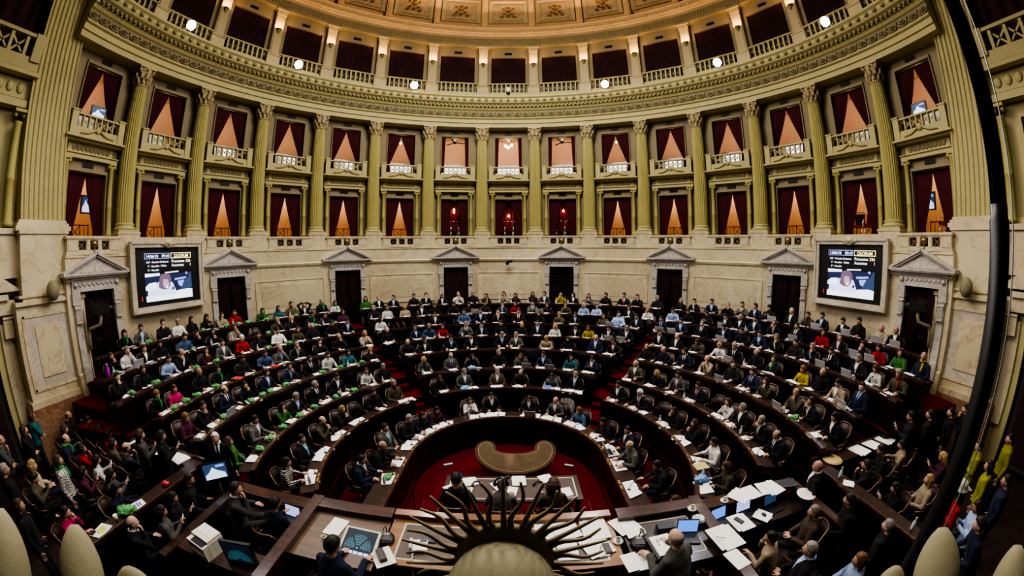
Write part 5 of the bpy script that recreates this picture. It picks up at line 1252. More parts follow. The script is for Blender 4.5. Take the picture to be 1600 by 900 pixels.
# ------------------------------------------------------------------ the deputies and what lies on their desks
SEATS = """
1|-110.1,0.14,m,k,Nw.w,d -96.2,-0.07,m,z,K..,d -79.5,0.07,m,k,Gw.b,r -66.0,-0.11,m,g,K..,d -55.6,-0.12,f,l,K..,d -45.3,-0.12,f,l,M..,d -22.6,0.04,f,n,W..,h -9.7,0.12,m,k,Kw.,r 12.6,0.09,f,n,Kw.,d 29.0,0.01,m,x,Gw.,d 45.7,-0.12,f,h,U..,d 65.1,-0.12,f,l,K..,d,R 80.4,0.07,m,k,Nw.,t 96.1,-0.12,m,z,G..,d 115.1,0.20,m,k,D..,d 132.7,0.04,f,n,O..,d
2|-110.5,0.08,f,l,S..,d -98.7,-0.07,m,k,Kb.b,r -86.3,-0.00,m,x,Od.k,h -74.9,0.02,f,B,K..,h -59.1,0.03,m,k,D..,d -48.7,0.08,m,g,Od.,r -29.8,0.01,f,n,K..,d -18.5,0.08,m,g,Gw.,r -4.6,0.01,m,g,Ow.,r 5.4,0.01,m,x,Kd.,d 19.0,-0.05,f,n,G..,d 28.4,0.08,m,g,Kw.b,r 48.6,-0.04,m,k,Kw.,d 60.3,-0.08,m,w,Kw.p,d 76.5,-0.06,f,n,D..,c 87.2,0.01,f,n,K..,h 100.1,0.01,m,k,W..r,d 111.9,0.08,f,n,O..,d
3|-105.8,0.06,f,n,E..,r -96.0,-0.00,m,k,Gw.,r -85.5,-0.06,f,l,E..,c -80.1,-0.08,m,g,Kb.,d -70.8,0.08,m,g,Kw.n,d -62.9,0.08,m,k,Kw.,d -51.7,0.04,f,n,W..,r -46.2,-0.08,m,g,Kd.,d -30.7,0.08,f,B,Gd.,d -20.7,0.08,m,z,Gb.p,r -13.2,-0.08,f,l,K..,d -3.5,0.03,m,g,K..,d 4.6,-0.04,f,n,Gd.,r 12.9,0.04,m,k,Nb.,d 22.8,-0.03,f,l,Q..,d 30.4,0.08,m,k,Nw.,p 46.3,0.08,m,z,Ow.,r 54.4,0.02,f,B,K..,t 62.1,0.08,m,k,Gp.,d 70.5,-0.01,m,k,Kp.p,d 83.4,-0.08,f,n,W..,h 88.8,-0.07,m,g,Kw.,t 95.8,0.05,m,g,Kw.,c 102.9,0.08,m,x,Kw.p,d
4|-103.0,0.00,f,h,M..,d -98.5,-0.08,m,k,Kw.,c -89.9,0.07,m,x,Nw.n,d -84.8,-0.04,f,l,K..,c -77.2,0.03,m,k,Nb.,d -70.7,-0.06,m,k,Nb.,c -63.0,0.08,m,k,Kw.k,r -57.7,0.07,m,k,W..,d -51.8,-0.08,f,l,Q..,d -45.0,-0.08,f,B,K..,c -32.7,-0.08,m,x,Kd.,t -27.2,-0.01,f,l,Kw.,d -18.7,0.05,m,k,Nb.,d -12.0,0.07,m,k,Kw.,r -2.1,0.08,m,g,Kb.,d 2.5,0.08,m,g,Gw.,r 12.3,-0.04,f,B,T..,d 19.3,0.02,f,n,K..,d 28.0,0.04,m,z,Nb.,r 33.9,0.04,m,k,Kp.,d 44.0,0.08,f,B,Kd.,r 50.8,-0.08,m,x,Nd.,d 56.4,0.08,m,k,Nw.k,r 63.5,0.08,m,z,Td.,c 71.4,0.07,m,k,D..,d 78.0,0.01,m,k,Nb.k,r 83.0,-0.08,f,n,O..,c 91.8,0.02,m,x,O..,c 96.3,0.05,f,n,Kw.,c 103.9,0.08,f,l,Kw.,d
5|-98.8,0.08,f,h,K..,d,E -94.9,-0.08,f,n,P..,d -87.3,0.08,m,z,K..,r -83.4,-0.08,f,l,K..,d,E -76.3,0.08,m,k,D..,d -70.2,0.08,m,k,U..,d -66.1,0.03,m,z,Gb.,c -61.4,0.03,m,g,Kw.,c -55.3,-0.06,m,k,D..,c -49.6,-0.01,m,x,D..,c -42.1,0.08,f,B,T..,h -35.6,0.07,m,z,Kd.,r -27.4,0.04,f,n,Nb.,t -23.5,0.08,m,g,Ud.,d -19.5,0.08,f,n,R..,r -12.5,0.08,m,g,Gw.k,d -8.1,-0.08,m,k,Kb.,d -2.2,-0.08,m,k,Kd.,d 3.9,0.02,f,B,K..,r 8.6,-0.05,m,k,Kb.,r 13.8,-0.07,f,B,W..,r 19.9,-0.08,f,l,Kw.,d 23.8,-0.08,f,n,Y..,d 29.7,0.08,m,k,Kw.,d 34.6,0.08,m,g,Kw.,d 44.2,0.00,m,k,Kw.,d 49.3,-0.08,m,z,Kw.,r 55.0,0.08,f,n,O..,d 61.4,0.05,f,B,W..,d 65.6,0.06,m,g,Kw.k,d 71.2,0.08,m,z,K..,r 76.6,-0.06,f,n,K..,h,E 83.8,0.03,f,h,Y..,d 88.0,0.08,m,z,K..,r 93.9,-0.08,m,k,Tw.,d 97.8,0.08,m,k,Nb.n,r
6|-99.0,0.08,m,k,K..,c -94.1,-0.08,f,n,K..,d -88.2,0.08,m,k,L..,d -84.7,0.08,m,x,Kw.,c -79.8,-0.08,f,n,M..,c,R -75.2,0.08,m,k,Gw.,d -70.4,0.08,m,w,R..,t -66.9,-0.08,m,k,Kd.,d -61.6,0.08,m,k,W..,d -56.6,0.08,f,n,O..,d -53.1,-0.08,m,z,K..,r -48.2,-0.08,m,k,D..,d -44.1,-0.03,m,k,Nb.,d -35.0,0.01,f,l,W..,d -25.0,-0.08,m,k,D..,d -20.4,-0.08,m,k,Kw.,d -12.3,0.00,m,k,U..,d -7.7,0.04,m,k,Nb.,r -2.9,-0.02,m,k,Kw.,c 2.8,-0.08,m,k,Kw.r,r 8.5,0.01,f,n,K..,r 14.0,-0.02,f,B,O..,c 18.4,-0.04,f,n,Kb.,d 26.1,-0.08,f,n,O..,d 30.0,0.08,m,k,L..,d 34.9,0.08,m,k,Kb.,r 41.5,0.08,m,k,Nb.k,r 46.7,0.08,m,k,Nb.,d 51.9,0.08,m,g,Kw.k,r 57.8,0.06,m,k,Nb.,d 62.5,0.05,m,k,D..,d 66.7,0.08,m,k,Nb.,d 70.8,0.08,m,g,Kw.,c 75.9,-0.08,m,k,D..,d 79.4,0.08,m,g,Kb.,c 83.6,0.08,m,k,Kw.k,p 89.7,0.08,m,g,Kw.,d 93.8,0.08,f,n,W..,d 98.6,0.08,m,g,O..,d,R
7|-94.2,0.08,f,n,K..,c -91.0,0.08,m,g,W..,c -87.9,-0.05,f,n,Kw.,d -84.6,0.04,m,k,K..,d -79.8,-0.08,m,k,U..,d -76.6,0.08,m,k,K..,c -73.4,-0.08,f,l,K..,h -68.6,-0.08,f,n,T..,c -58.4,0.08,f,B,O..,c -55.0,0.08,f,B,D..,c -50.4,-0.08,m,k,K..,d,E -46.9,-0.08,f,n,K..,r -42.6,-0.08,f,n,M..,r -34.7,0.08,m,g,Kd.,r -31.4,-0.08,f,n,W..,r -26.8,0.08,f,B,T..,r -22.7,-0.08,m,k,Kw.,d -19.3,-0.08,m,k,D..,d -14.5,-0.08,m,k,D..,d -10.3,-0.08,f,l,D..,d -6.3,-0.08,m,k,D..,d -1.6,-0.08,m,k,Nb.,c 1.8,0.08,f,n,R..,r 6.2,0.05,m,k,Gw.,h 10.1,-0.08,f,n,Kd.,r 14.8,0.05,f,n,O..,c 19.6,-0.08,f,B,L..,d 22.8,0.08,f,n,L..,t 31.3,-0.08,f,n,Kw.,d 36.0,-0.08,f,B,W..,c 42.1,0.08,m,k,L..,d 45.8,0.08,m,k,D..,d 50.4,0.08,m,k,D..,p 54.9,0.07,m,k,Kw.,d 58.2,0.08,m,g,Kw.,r 61.7,0.08,m,k,Nw.,r 66.0,0.08,m,g,Kw.,c 70.8,0.08,m,k,Kw.k,r 76.7,0.08,f,l,R..,d 80.8,-0.08,m,g,Kp.,d 85.7,-0.08,f,n,Kd.,c 88.9,0.02,f,n,R..,d 92.5,0.08,f,n,E..,d 96.7,0.08,m,z,Nd.,r,Y
8|-87.4,0.08,f,l,Kd.,d,E -84.0,0.08,m,k,Gb.,d -79.8,0.08,m,k,D..,c -76.8,0.08,m,g,W..,r -73.9,0.08,f,l,Kd.,r -71.0,0.08,f,l,Kd.,p -68.1,-0.08,f,n,T..,c -65.2,-0.08,m,k,R..,r -59.1,0.05,f,l,E..,d,E -55.3,0.08,f,l,Q..,r -52.4,0.08,m,k,O..,r -49.4,0.08,f,n,Kw.,u -45.4,0.08,m,g,Kd.,r,E -42.5,-0.08,f,n,W..,r,E -35.1,0.08,f,l,E..,r -32.1,-0.08,m,g,Kw.,r -28.6,-0.08,m,k,Kb.,r -23.5,0.08,m,k,Kd.,r -20.6,0.07,m,k,Kw.,c -16.5,0.08,f,n,Kw.,r -12.6,0.08,m,g,W..,c -9.0,-0.08,m,g,Kd.,d -5.6,-0.07,f,l,K..,r,Y -1.2,0.08,f,l,T..,c 1.7,-0.08,f,l,Kd.,r 6.0,-0.08,f,n,Kd.,r 8.9,-0.08,m,k,Cw.,r 13.0,-0.08,m,k,Y..,c 16.0,0.08,f,l,Kw.,r 19.8,0.05,f,l,G..,h 24.0,0.08,m,k,Kd.,t 28.6,-0.08,m,k,Kw.r,d 31.9,-0.07,m,k,Kd.,c 36.6,-0.08,m,g,D..,d 42.1,-0.08,f,B,Kd.,r 45.2,0.08,m,k,Kw.,c 49.1,0.08,m,k,Nb.,r 53.1,-0.08,m,g,Kd.,c 56.0,0.08,m,k,Gw.,h 58.9,0.08,m,k,Nb.,r 61.9,0.08,m,k,D..,p 66.7,-0.02,m,w,Kw.,r 70.2,0.08,m,k,Od.,r 73.1,0.08,m,k,Kb.,r 77.5,0.08,m,k,Kw.,d 80.5,0.08,m,k,Kd.,d 85.0,0.01,m,z,T..,d 87.9,0.01,m,z,Kw.,d
"""
rng = random.Random(11)
# paper, laptop, kerchief, microphone meshes
def sheet_mesh(n, w=.21, h=.297, th=.006, seed=1, name='paper_sheet'):
    mb = MB(); r = random.Random(seed)
    for i in range(n):
        X = Matrix.Translation((r.uniform(-.05, .05)*(i > 0), r.uniform(-.03, .03)*(i > 0), i*(th+.001))) @ Matrix.Rotation(r.uniform(-.35, .35)*(i > 0), 4, 'Z')
        mb.box((0, 0, th/2), (w, h, th), 0, X)
    return mb
PAPER = [sheet_mesh(1, seed=1).mesh('paper_sheet', M['paper']), sheet_mesh(3, seed=5).mesh('paper_sheet', M['paper']), sheet_mesh(2, .24, .32, .012, 9).mesh('paper_sheet', M['paper'])]
bk_ = MB()
for s in (-1, 1): bk_.box((s*.108, 0, .012), (.21, .30, .02), 0, Matrix.Rotation(s*.04, 4, 'Y'))
PAPER.append(bk_.mesh('paper_sheet', M['paper']))
def laptop_meshes(scr):
    base = MB(); base.box((0, 0, .010), (.35, .24, .018)); key = MB(); key.box((0, .03, .0205), (.30, .12, .004), 0); key.box((0, -.08, .0205), (.10, .06, .003), 0)
    X = Matrix.Translation((0, .12, .018)) @ Matrix.Rotation(R_(-16), 4, 'X')
    lid = MB(); lid.box((0, .006, .115), (.35, .012, .23), 0, X)
    sc = MB(); sc.box((0, -.002, .117), (.32, .004, .195), 0, X)
    return base, key, lid, sc
lb, lk, ll, ls = laptop_meshes(None)
LAP = {c: (lb.mesh('base', M[c]), lk.mesh('keyboard', M['black']), ll.mesh('lid', M[c])) for c in ('silver', 'black', 'dgrey')}
LSC = {c: ls.mesh('display', GL[c]) for c in ('desk', 'lilac', 'white', 'suit')}
def laptop(loc, rz, col, scr, label, group=None):
    e = empty('laptop', loc, rz, label=label, cat='laptop', group=group)
    bs = link('base', LAP[col][0], e); link('keyboard', LAP[col][1], bs); ld = link('lid', LAP[col][2], e)
    link('display', LSC[scr], ld); return e
def kerchief_mesh(seed):
    mb = MB(); n, m = 18, 12; r = Vector((seed, seed*2.3, 1)); rings = []
    for i in range(1, m):
        a = PI*i/m; ring = []
        for j in range(n):
            b = 2*PI*j/n; d = Vector((math.sin(a)*math.cos(b), math.sin(a)*math.sin(b), -math.cos(a)))
            k = 1 + .55*mnoise.noise(d*1.8 + r) + .30*mnoise.noise(d*4 + r)
            p = Vector((d.x*.15, d.y*.11, d.z*.075))*k; p.z = max(p.z + .055, .002); ring.append(p)
        rings.append(ring)
    mb.rings(rings, 0, True); return mb.mesh('kerchief', M['cloth_green'])
KER = [kerchief_mesh(s) for s in (1, 4, 7)]
KERB = KER[1].copy(); KERB.materials.clear(); KERB.materials.append(M['cloth_blue'])
mic = MB(); mic.lathe([(.045, 0), (.045, .02), (.02, .03)], 10); mic.tube([(0, 0, .02), (0, .01, .12), (0, .05, .20), (0, .09, .22)], .007, 6); mic.tube([(0, .08, .215), (0, .135, .23)], [.013, .016], 8)
MIC = mic.mesh('microphone', M['black'])
bot = MB(); bot.lathe([(.032, 0), (.034, .01), (.034, .13), (.012, .18), (.012, .20)], 12); botcap = MB(); botcap.lathe([(.014, .198), (.014, .222)], 10)
M['water'] = plain('water_bottle', (.55, .62, .66), .12, var=.05); M['cap'] = plain('bottle_cap', (.75, .78, .8), .4); M['pinkbottle'] = plain('magenta_bottle', (.45, .03, .5), .3)
BOT = bot.mesh('bottle', M['water']); BCAP = botcap.mesh('cap', M['cap'])
def seatpos(r, a, rad, z):
    """a point of a desk row; the innermost row leaves its arc and runs straight past 90 degrees"""
    if r == 1 and abs(a) > 90:
        s = 1 if a > 0 else -1; y = YC[1] - RR[1]*math.tan(R_(min(abs(a), 140) - 90))*.82
        return Vector((s*(rad + .02*(1.6 - y)), y, z)), -s*PI/2
    p = P(a, rad, z, YC[r]); return p, -R_(a)
seatname = {}
POSEMAP = {'d': ['write', 'read', 'write', 'read', 'reach', 'turn'], 'c': ['chin', 'chinl'], 'r': ['rest', 'restl', 'read', 'turnr'], 'h': ['clasp'], 'p': ['phone'], 't': ['turn', 'turnr'], 'u': ['armsup']}
def seatwords(r, b, i, n):
    if r == 1: return ORD[i] + ' from the kerchief side, innermost ring'
    if b == 0: return ORD[i] + ' from the kerchief-side aisle, row ' + NUM[r]
    return ORD[n + 1 - i if b < 0 else i] + ' from the aisle, row ' + NUM[r] + ', ' + BLK[b]
allseats = {}
for line in SEATS.strip().splitlines():
    r, rest = line.split('|'); r = int(r)
    L = []
    for tok in rest.split():
        q = tok.split(','); L.append((float(q[0]), float(q[1]), q[2], q[3], q[4].replace('.', ''), q[5], q[6] if len(q) > 6 else None))
    allseats[r] = L
for r, L in allseats.items():
    cnt = {}
    bl = lambda a: 0 if (r == 1 or abs(a) < AISLE) else (-1 if a < 0 else 1)
    for a, dr, sex, hair, top, pose, scarf in L: cnt[bl(a)] = cnt.get(bl(a), 0) + 1
    seen = {}
    for a, dr, sex, hair, top, pose, scarf in L:
        b = bl(a); seen[b] = seen.get(b, 0) + 1
        i = seen[b]
        where = seatwords(r, b, i, cnt[b])
        ps = rng.choice(POSEMAP[pose])
        if r == 1 and pose == 'd' and ps == 'turn': ps = 'write'
        loc, rz = seatpos(r, a, RR[r] + dr, FL[r] if r > 1 else .17)
        lab = look(sex, hair, top) + ', ' + where
        person(loc, rz + rng.uniform(-.12, .12), sex, hair, top, ps, lab, 'seated deputies', scarf, shoes=(r <= 2), rng=rng, mats='sailor' if top[0] == 'S' else None)
        red = (r, i, b) in ((3, 1, 0),)
        cl, _ = seatpos(r, a, RR[r] + (dr if r < 5 else min(dr, .0)) + (.05 if r < 5 else .02), loc.z)
        chair(cl, rz, ('red plush' if red else 'dark leather') + ' armchair of the deputy ' + where, r <= 4, red)
        zt = DZ[r]
        off = .52 if r == 1 else (.47 if r < 5 else .41)
        ds = math.degrees(.16/RR[r])
        # papers
        for q in range(1 + (r <= 2 and rng.random() < .8)):
            aa = a + (ds*rng.uniform(-.5, .3) if q == 0 else ds*1.5); p, z_ = seatpos(r, aa, (RR[r] - off - .0), zt + .012)
            link('paper_sheet', PAPER[rng.choice((0, 1, 1, 2, 3))], None, p, z_ + rng.uniform(-.5, .5), ('white papers' if q == 0 else 'spare white sheets') + ' before the deputy ' + where, 'papers', 'papers on the desks')
        p, z_ = seatpos(r, a + ds*1.05, RR[r] - off - .05, zt + .012)
        link('microphone', MIC, None, p, z_, 'black gooseneck microphone before the deputy ' + where, 'microphone', 'desk microphones')
        if rng.random() < .13:
            p, z_ = seatpos(r, a - ds*1.3, RR[r] - off + .02, zt + .006)
            o = link('water_bottle', BOT, None, p, 0, 'small water bottle beside the deputy ' + where, 'bottle', 'water bottles on the desks'); link('cap', BCAP, o)
    # empty chairs in the wide gaps
    if r > 1:
        for (a, *_), (b2, *_) in zip(L, L[1:]):
            if abs((a + b2)/2) > AISLE - 5 and abs((a + b2)/2) < AISLE + 5: continue
            w = R_(b2 - a)*RR[r]
            if w > 1.15:
                n = int(w/.62) - 1
                for q in range(n):
                    aa = a + (b2 - a)*(q+1)/(n+1); p, z_ = seatpos(r, aa, RR[r] + .02, FL[r]); red = bl(aa) == 0 and r in (4, 3)
                    chair(p, z_ + rng.uniform(-.3, .3), 'empty %s armchair%s past deputy %s' % ('red' if red else 'dark', '' if q == 0 else ' ' + NUM[q+1], seatwords(r, bl(aa), sum(1 for s_ in L if s_[0] < aa and bl(s_[0]) == bl(aa)), cnt[bl(aa)])), r <= 4, red)
# plates and panels belong to the desks: brass name plates along the ledges
pl = MB()
for q in (-.11, .07): pl.box((q, 0, .003), (.13, .035, .006))
PLATE = pl.mesh('name_plate', M['brass'])
for r in range(1, 6):
    for a, *_ in allseats[r]:
        p, z_ = seatpos(r, a, (2.39 if r == 1 else RR[r] - .61), DZ[r] + .045); 
        dk = [o for o in bpy.data.objects if o.name.startswith('curved_desk') and o.get('label', '').startswith('curved dark wooden desk of the ' + rowname(r)) and (r == 1 or o['label'].endswith(BLK[0 if abs(a) < AISLE else (-1 if a < 0 else 1)]))][0]
        link('name_plate', PLATE, [q for q in dk.children if q.name.startswith('ledge')][0], p, z_)
def nearest(r, a):
    L = allseats[r]; bl = lambda q: 0 if (r == 1 or abs(q) < AISLE) else (-1 if q < 0 else 1)
    b = bl(a); i = sum(1 for s_ in L if bl(s_[0]) == b and s_[0] < a) ; i = max(1, i)
    return seatwords(r, b, i, sum(1 for s_ in L if bl(s_[0]) == b))
used_ = {}
def uniq(s):
    used_[s] = used_.get(s, 0) + 1
    return s if used_[s] == 1 else s.replace('on the desk by', '%s by' % ORD[used_[s]])
KL = "8,-84.0 8,-72.8 8,-63.0 7,-78.8 6,-83.5 6,-78.5 7,-95 6,-93.0 6,-98.5 5,-86.0 5,-97.5 5,-94.2 4,-82.0 4,-86.0 6,-65.8 7,-61.5 8,-65.2 8,-58.8 8,-52.2 7,-50.0 7,-45.2 4,-62.0 4,-56.0 4,-48.8 4,-74.2 4,-79.5 3,-59.8 4,-95.5 3,-90.2 3,-96.5 3,-102.0 5,-91.2 3,-67.2 3,-76.2 3,-82.5 4,96.2 1,-110.0 8,-67.8 6,-60.2"
for i, q in enumerate(KL.split()):
    r, a = q.split(','); r = int(r); a = float(a); p, z_ = seatpos(r, a, RR[r] - (.50 if r == 1 else (.46 if r < 5 else .41)), DZ[r] + .012)
    o = link('kerchief', KER[i % 3], None, p, z_ + i*1.3, uniq('crumpled green kerchief on the desk by deputy ' + nearest(r, a)), 'kerchief', 'green kerchiefs'); o.scale = (.8, .8, .8)
for i, (r, a) in enumerate(((3, -14.0), (2, -20.0), (2, 112.0))):
    p, z_ = seatpos(r, a, RR[r] - .5, DZ[r] + .012); o = link('kerchief', KERB, None, p, z_ + i, uniq('sky blue kerchief on the desk by deputy ' + nearest(r, a)), 'kerchief', 'blue kerchiefs')
LL = "7,-9.0 3,7.0 3,16.0 5,30.5 5,34.2 6,28.5 6,42.2 6,45.5 7,55.2 6,58.5 5,66.0 4,71.2 7,72.0 8,73.2 8,79.5 8,85.5 8,89.2 7,85.5 7,88.8 6,83.8 6,90.0 4,91.2 5,98.0 1,15.8 1,85.2 4,-94.2 7,-91.0 8,63.8 7,8.2"
for i, q in enumerate(LL.split()):
    r, a = q.split(','); r = int(r); a = float(a); p, z_ = seatpos(r, a, RR[r] - (.52 if r == 1 else (.46 if r < 5 else .41)), DZ[r] + .012)
    laptop(p, z_ + PI, ('silver', 'silver', 'silver')[i % 3], ('suit', 'lilac')[i % 2], uniq('open silver laptop on the desk by deputy ' + nearest(r, a)), 'laptops on the desks')

# folders, booklets and coats that stand out
fold = MB().box((0, 0, .012), (.24, .33, .022))
for r, a, col, lab in ((5, -69.5, (.50, .03, .03), 'red folder on the desk, row five, kerchief wing'), (5, -80.0, (.50, .06, .05), 'pale red folder further along row five, kerchief wing'), (2, 18.0, (.12, .20, .62), 'blue booklet on the desk, row two, middle block'), (2, 105.0, (.50, .42, .16), 'yellow folder at the outer end of row two, laptop wing')):
    p, z_ = seatpos(r, a, RR[r] - .42, DZ[r] + .03); mt = plain('card_' + lab.split()[0], col, .5); o = link('folder', fold.mesh('folder', mt), None, p, z_ + .3, lab, 'folder')
coat = MB(); rows_ = []
for i in range(9):
    t = i/8; rows_.append([(-.24 + .48*j/12, .30 + .06*math.sin(PI*j/12) + .03*math.sin(j*2.1 + i) + (.05 if i > 4 else 0)*0, .98 - .75*t + .05*math.sin(PI*j/12)) for j in range(13)])
coat.add([q for r_ in rows_ for q in r_], [(i*13+j, i*13+j+1, (i+1)*13+j+1, (i+1)*13+j) for i in range(8) for j in range(12)], 0, True)
cm_ = coat.mesh('coat', plain('cream_wool', (.62, .58, .50), .9, bmp=.3))
for r, a, lab in ((6, -31.5, 'cream coat hung over a chair back, row six, middle block'), (1, 32.5, 'cream coat over a chair back by the woman in blue, innermost ring')):
    p, z_ = seatpos(r, a, RR[r], FL[r]); chair(p, z_, 'armchair under the ' + lab, r <= 4); o = link('coat', cm_, None, p, z_, lab, 'coat'); o.location = p + Vector((math.sin(R_(a))*.10, math.cos(R_(a))*.10, .05))
# ------------------------------------------------------------------ visitors, clerks, presidency
def crowd(x, y, z, rz, sex, hair, top, pose, label, group=None, scarf=None, mats=None, trousers=None, seatchair=False):
    o = person((x, y, z), rz, sex, hair, top, pose, label, group, scarf, True, rng, trousers, mats)
    if seatchair: chair((x, y, z), rz, 'dark armchair under ' + ' '.join(label.split()[:13]).rstrip(','), True)
    return o
PF = .96
F = PI      # facing the hemicycle (+y)
c = crowd
# kerchief-side stand: x, y, floor
LS = [(-11.05, -2.0, 0, 'm', 'x', 'D', 'read', 'bald man seated against the foot of the kerchief-side pier', 1), (-10.95, -3.05, 1, 'f', 'n', 'Q', 'schin', 'woman in teal and glasses standing behind the bald man by the kerchief-side pier', 0),
 (-10.1, -3.55, 1, 'f', 'n', 'K', 'schin', 'woman in black with sunglasses on her head, hand on cheek, kerchief-side end', 0), (-9.95, -4.2, 1, 'm', 'x', 'G', 'schin', 'balding man in grey coat with arms folded at the outermost kerchief-side edge', 0),
 (-10.35, -2.45, 0, 'f', 'n', 'O', 'read', 'brown-haired woman in olive seated beside the bald man at the kerchief-side pier', 1), (-10.2, -1.85, 0, 'm', 'k', 'E', 'write', 'dark-haired man in green leaning over the papers of the kerchief-side stand desk', 1),
 (-9.55, -1.85, 0, 'f', 'l', 'K', 'write', 'black-haired woman in black writing at the kerchief-side stand desk', 1), (-8.95, -1.85, 0, 'f', 'l', 'R', 'phone', 'smiling black-haired woman in red holding a phone at the kerchief-side stand desk', 1),
 (-9.55, -2.75, 0, 'm', 'x', 'N', 'read', 'balding man in navy with a green scarf in the kerchief-side stand', 1, 'E'), (-8.9, -2.65, 0, 'f', 'l', 'R', 'clasp', 'dark-haired woman in bright red top in the kerchief-side stand', 1),
 (-9.15, -3.75, 0, 'f', 'C', 'T', 'rest', 'woman with curly blonde hair and beige scarf in the kerchief-side stand', 1), (-7.75, -3.55, 1, 'f', 'n', 'S', 'stand', 'woman in houndstooth coat with green kerchief standing in the kerchief-side stand', 0, 'E', 'houndstooth'),
 (-8.05, -2.7, 0, 'f', 'l', 'W', 'phone', 'black-haired woman in white jacket seen from behind in the kerchief-side stand', 1), (-7.65, -2.1, 0, 'm', 'x', 'C', 'clasp', 'balding man in charcoal jacket rubbing his hands in the kerchief-side stand', 1),
 (-8.35, -2.05, 0, 'f', 'l', 'O', 'read', 'long-haired woman in olive at the kerchief-side stand desk', 1), (-7.05, -1.95, 1, 'f', 'n', 'G', 'sphone', 'long-haired woman in grey sweater leaning on the kerchief-side stand desk', 0),
 (-6.55, -1.75, 1, 'f', 'l', 'K', 'sphone', 'black-haired woman in black holding a bottle at the corner of the kerchief-side stand', 0), (-7.9, -3.15, 0, 'f', 'l', 'M', 'phone', 'dark-haired woman in maroon looking at her phone in the kerchief-side stand', 1),
 (-8.3, -4.55, 1, 'm', 'g', 'K', 'stand', 'grey-bearded man in black coat standing at the outermost kerchief-side edge', 0), (-8.55, -4.05, 0, 'm', 'k', 'O', 'phone', 'man in olive holding up a lit phone in the kerchief-side stand', 1),
 (-7.15, -2.85, 0, 'f', 'l', 'G', 'phone', 'long-haired woman in grey photographing with her phone in the kerchief-side stand', 1), (-6.62, -3.15, 0, 'f', 'l', 'N', 'reach', 'woman in navy leather jacket leaning on the inner desk of the kerchief-side stand', 1, None, None),
 (-6.9, -4.75, 1, 'f', 'n', 'K', 'stand', 'large dark figure with long brown hair at the kerchief-side bottom corner', 0), (-6.75, -4.15, 0, 'm', 'k', 'P', 'chinl', 'bearded young man in pink shirt, chin on hand, in the kerchief-side stand', 1)]
for q in LS:
    x, y, st, sex, hair, top, pose, lab, seat_ = q[:9]; sc = q[9] if len(q) > 9 else None; mt = q[10] if len(q) > 10 else None
    c(x, y, PF, F + rng.uniform(-.35, .15) - (.5 if x > -7.2 else .25), sex, hair, top, pose, lab, None, sc, mt, seatchair=not st)
c(-5.52, -2.55, .44, F - .9, 'f', 'l', 'K', 'sphone', 'black-haired woman in black typing on a phone beside the inner kerchief-side desk')
c(-5.32, -2.98, .44, F - .6, 'f', 'l', 'G', 'sphone', 'dark-haired woman with grey sleeves photographing with a phone in the aisle')
c(-5.70, -2.12, .40, F - .7, 'm', 'k', 'D', 'slean', 'man in black t-shirt leaning on the kerchief-side stand rail')
c(-5.42, -3.55, .95, F - .55, 'm', 'z', 'Kw', 'chin', 'smiling grey balding man in black suit, hand on chin, by the printer')
c(-5.55, -1.05, .84, .62, 'm', 'w', 'Kwn', 'stand', 'white-haired man in black suit and navy tie standing behind the television')
c(-4.30, -2.12, 1.0, F - .95, 'm', 'k', 'Cwr', 'chin', 'man in charcoal suit and red tie leaning on the counter of the kerchief-side clerks box')
c(-3.58, -2.10, .84, F - .15, 'm', 'k', 'N', 'reach', 'man in navy suit seen from behind at the laptop in the kerchief-side clerks box')
c(-1.89, -3.20, 1.45, F - .25, 'm', 'k', 'N', 'reach', 'man in blue suit seen from behind at the seat map monitor')
c(1.98, -3.10, 1.50, F + .45, 'm', 'z', 'G', 'reach', 'grey-fringed balding man in grey reading the open binder on the podium')
c(3.66, -2.86, .95, F + .55, 'f', 'k', 'T', 'chin', 'dark-haired woman in beige poncho at the laptop-side clerks box')
c(3.86, -3.28, .95, F + .75, 'm', 'g', 'Kb', 'rest', 'grey-bearded man with glasses in black suit behind the woman in beige')
c(4.66, -2.55, .84, F + .95, 'm', 'g', 'B', 'rest', 'grey-haired man in brown suit with glasses at the laptop-side clerks box')
c(4.45, -3.75, .95, F + .9, 'f', 'h', 'L', 'rest', 'auburn-haired woman in pale blue scarf at the bottom edge beside the man in glasses')
c(5.64, -1.66, .46, F + .9, 'm', 'z', 'Kw', 'stand', 'bald man in black suit standing at the corner of the laptop-side stand')
c(-.80, -.90, .88, F, 'm', 'k', 'K', 'write', 'dark-haired secretary in black seen from behind at the secretaries table', None)
c(-.06, -.95, .88, F - .1, 'm', 'g', 'G', 'write', 'grey-haired secretary in grey with headphones writing at the secretaries table', None)
c(.80, -.90, .88, F + .1, 'f', 'c', 'O', 'read', 'secretary with big curly brown hair at the laptop-side end of the secretaries table', None)
for x, y, n_ in ((-.80, -.96, 'dark-haired'), (-.06, -1.01, 'grey-haired'), (.80, -.96, 'curly-haired')): chair((x, y, .88), F, 'dark armchair under the %s secretary at the secretaries table' % n_, True)
for x, y, zc_, rz, n_ in ((-3.58, -2.16, .84, F - .15, 'man in navy at the laptop'), (-1.89, -3.26, 1.45, F - .25, 'man in blue at the seat map monitor'), (2.0, -3.18, 1.45, F + .45, 'balding man at the binder'), (4.70, -2.60, .84, F + .95, 'man in brown suit')): chair((x, y, zc_), rz, 'dark armchair under the ' + n_, True)
chair((0, -3.3, 1.45), F, 'tall presidency armchair standing empty behind the amber desk', True)
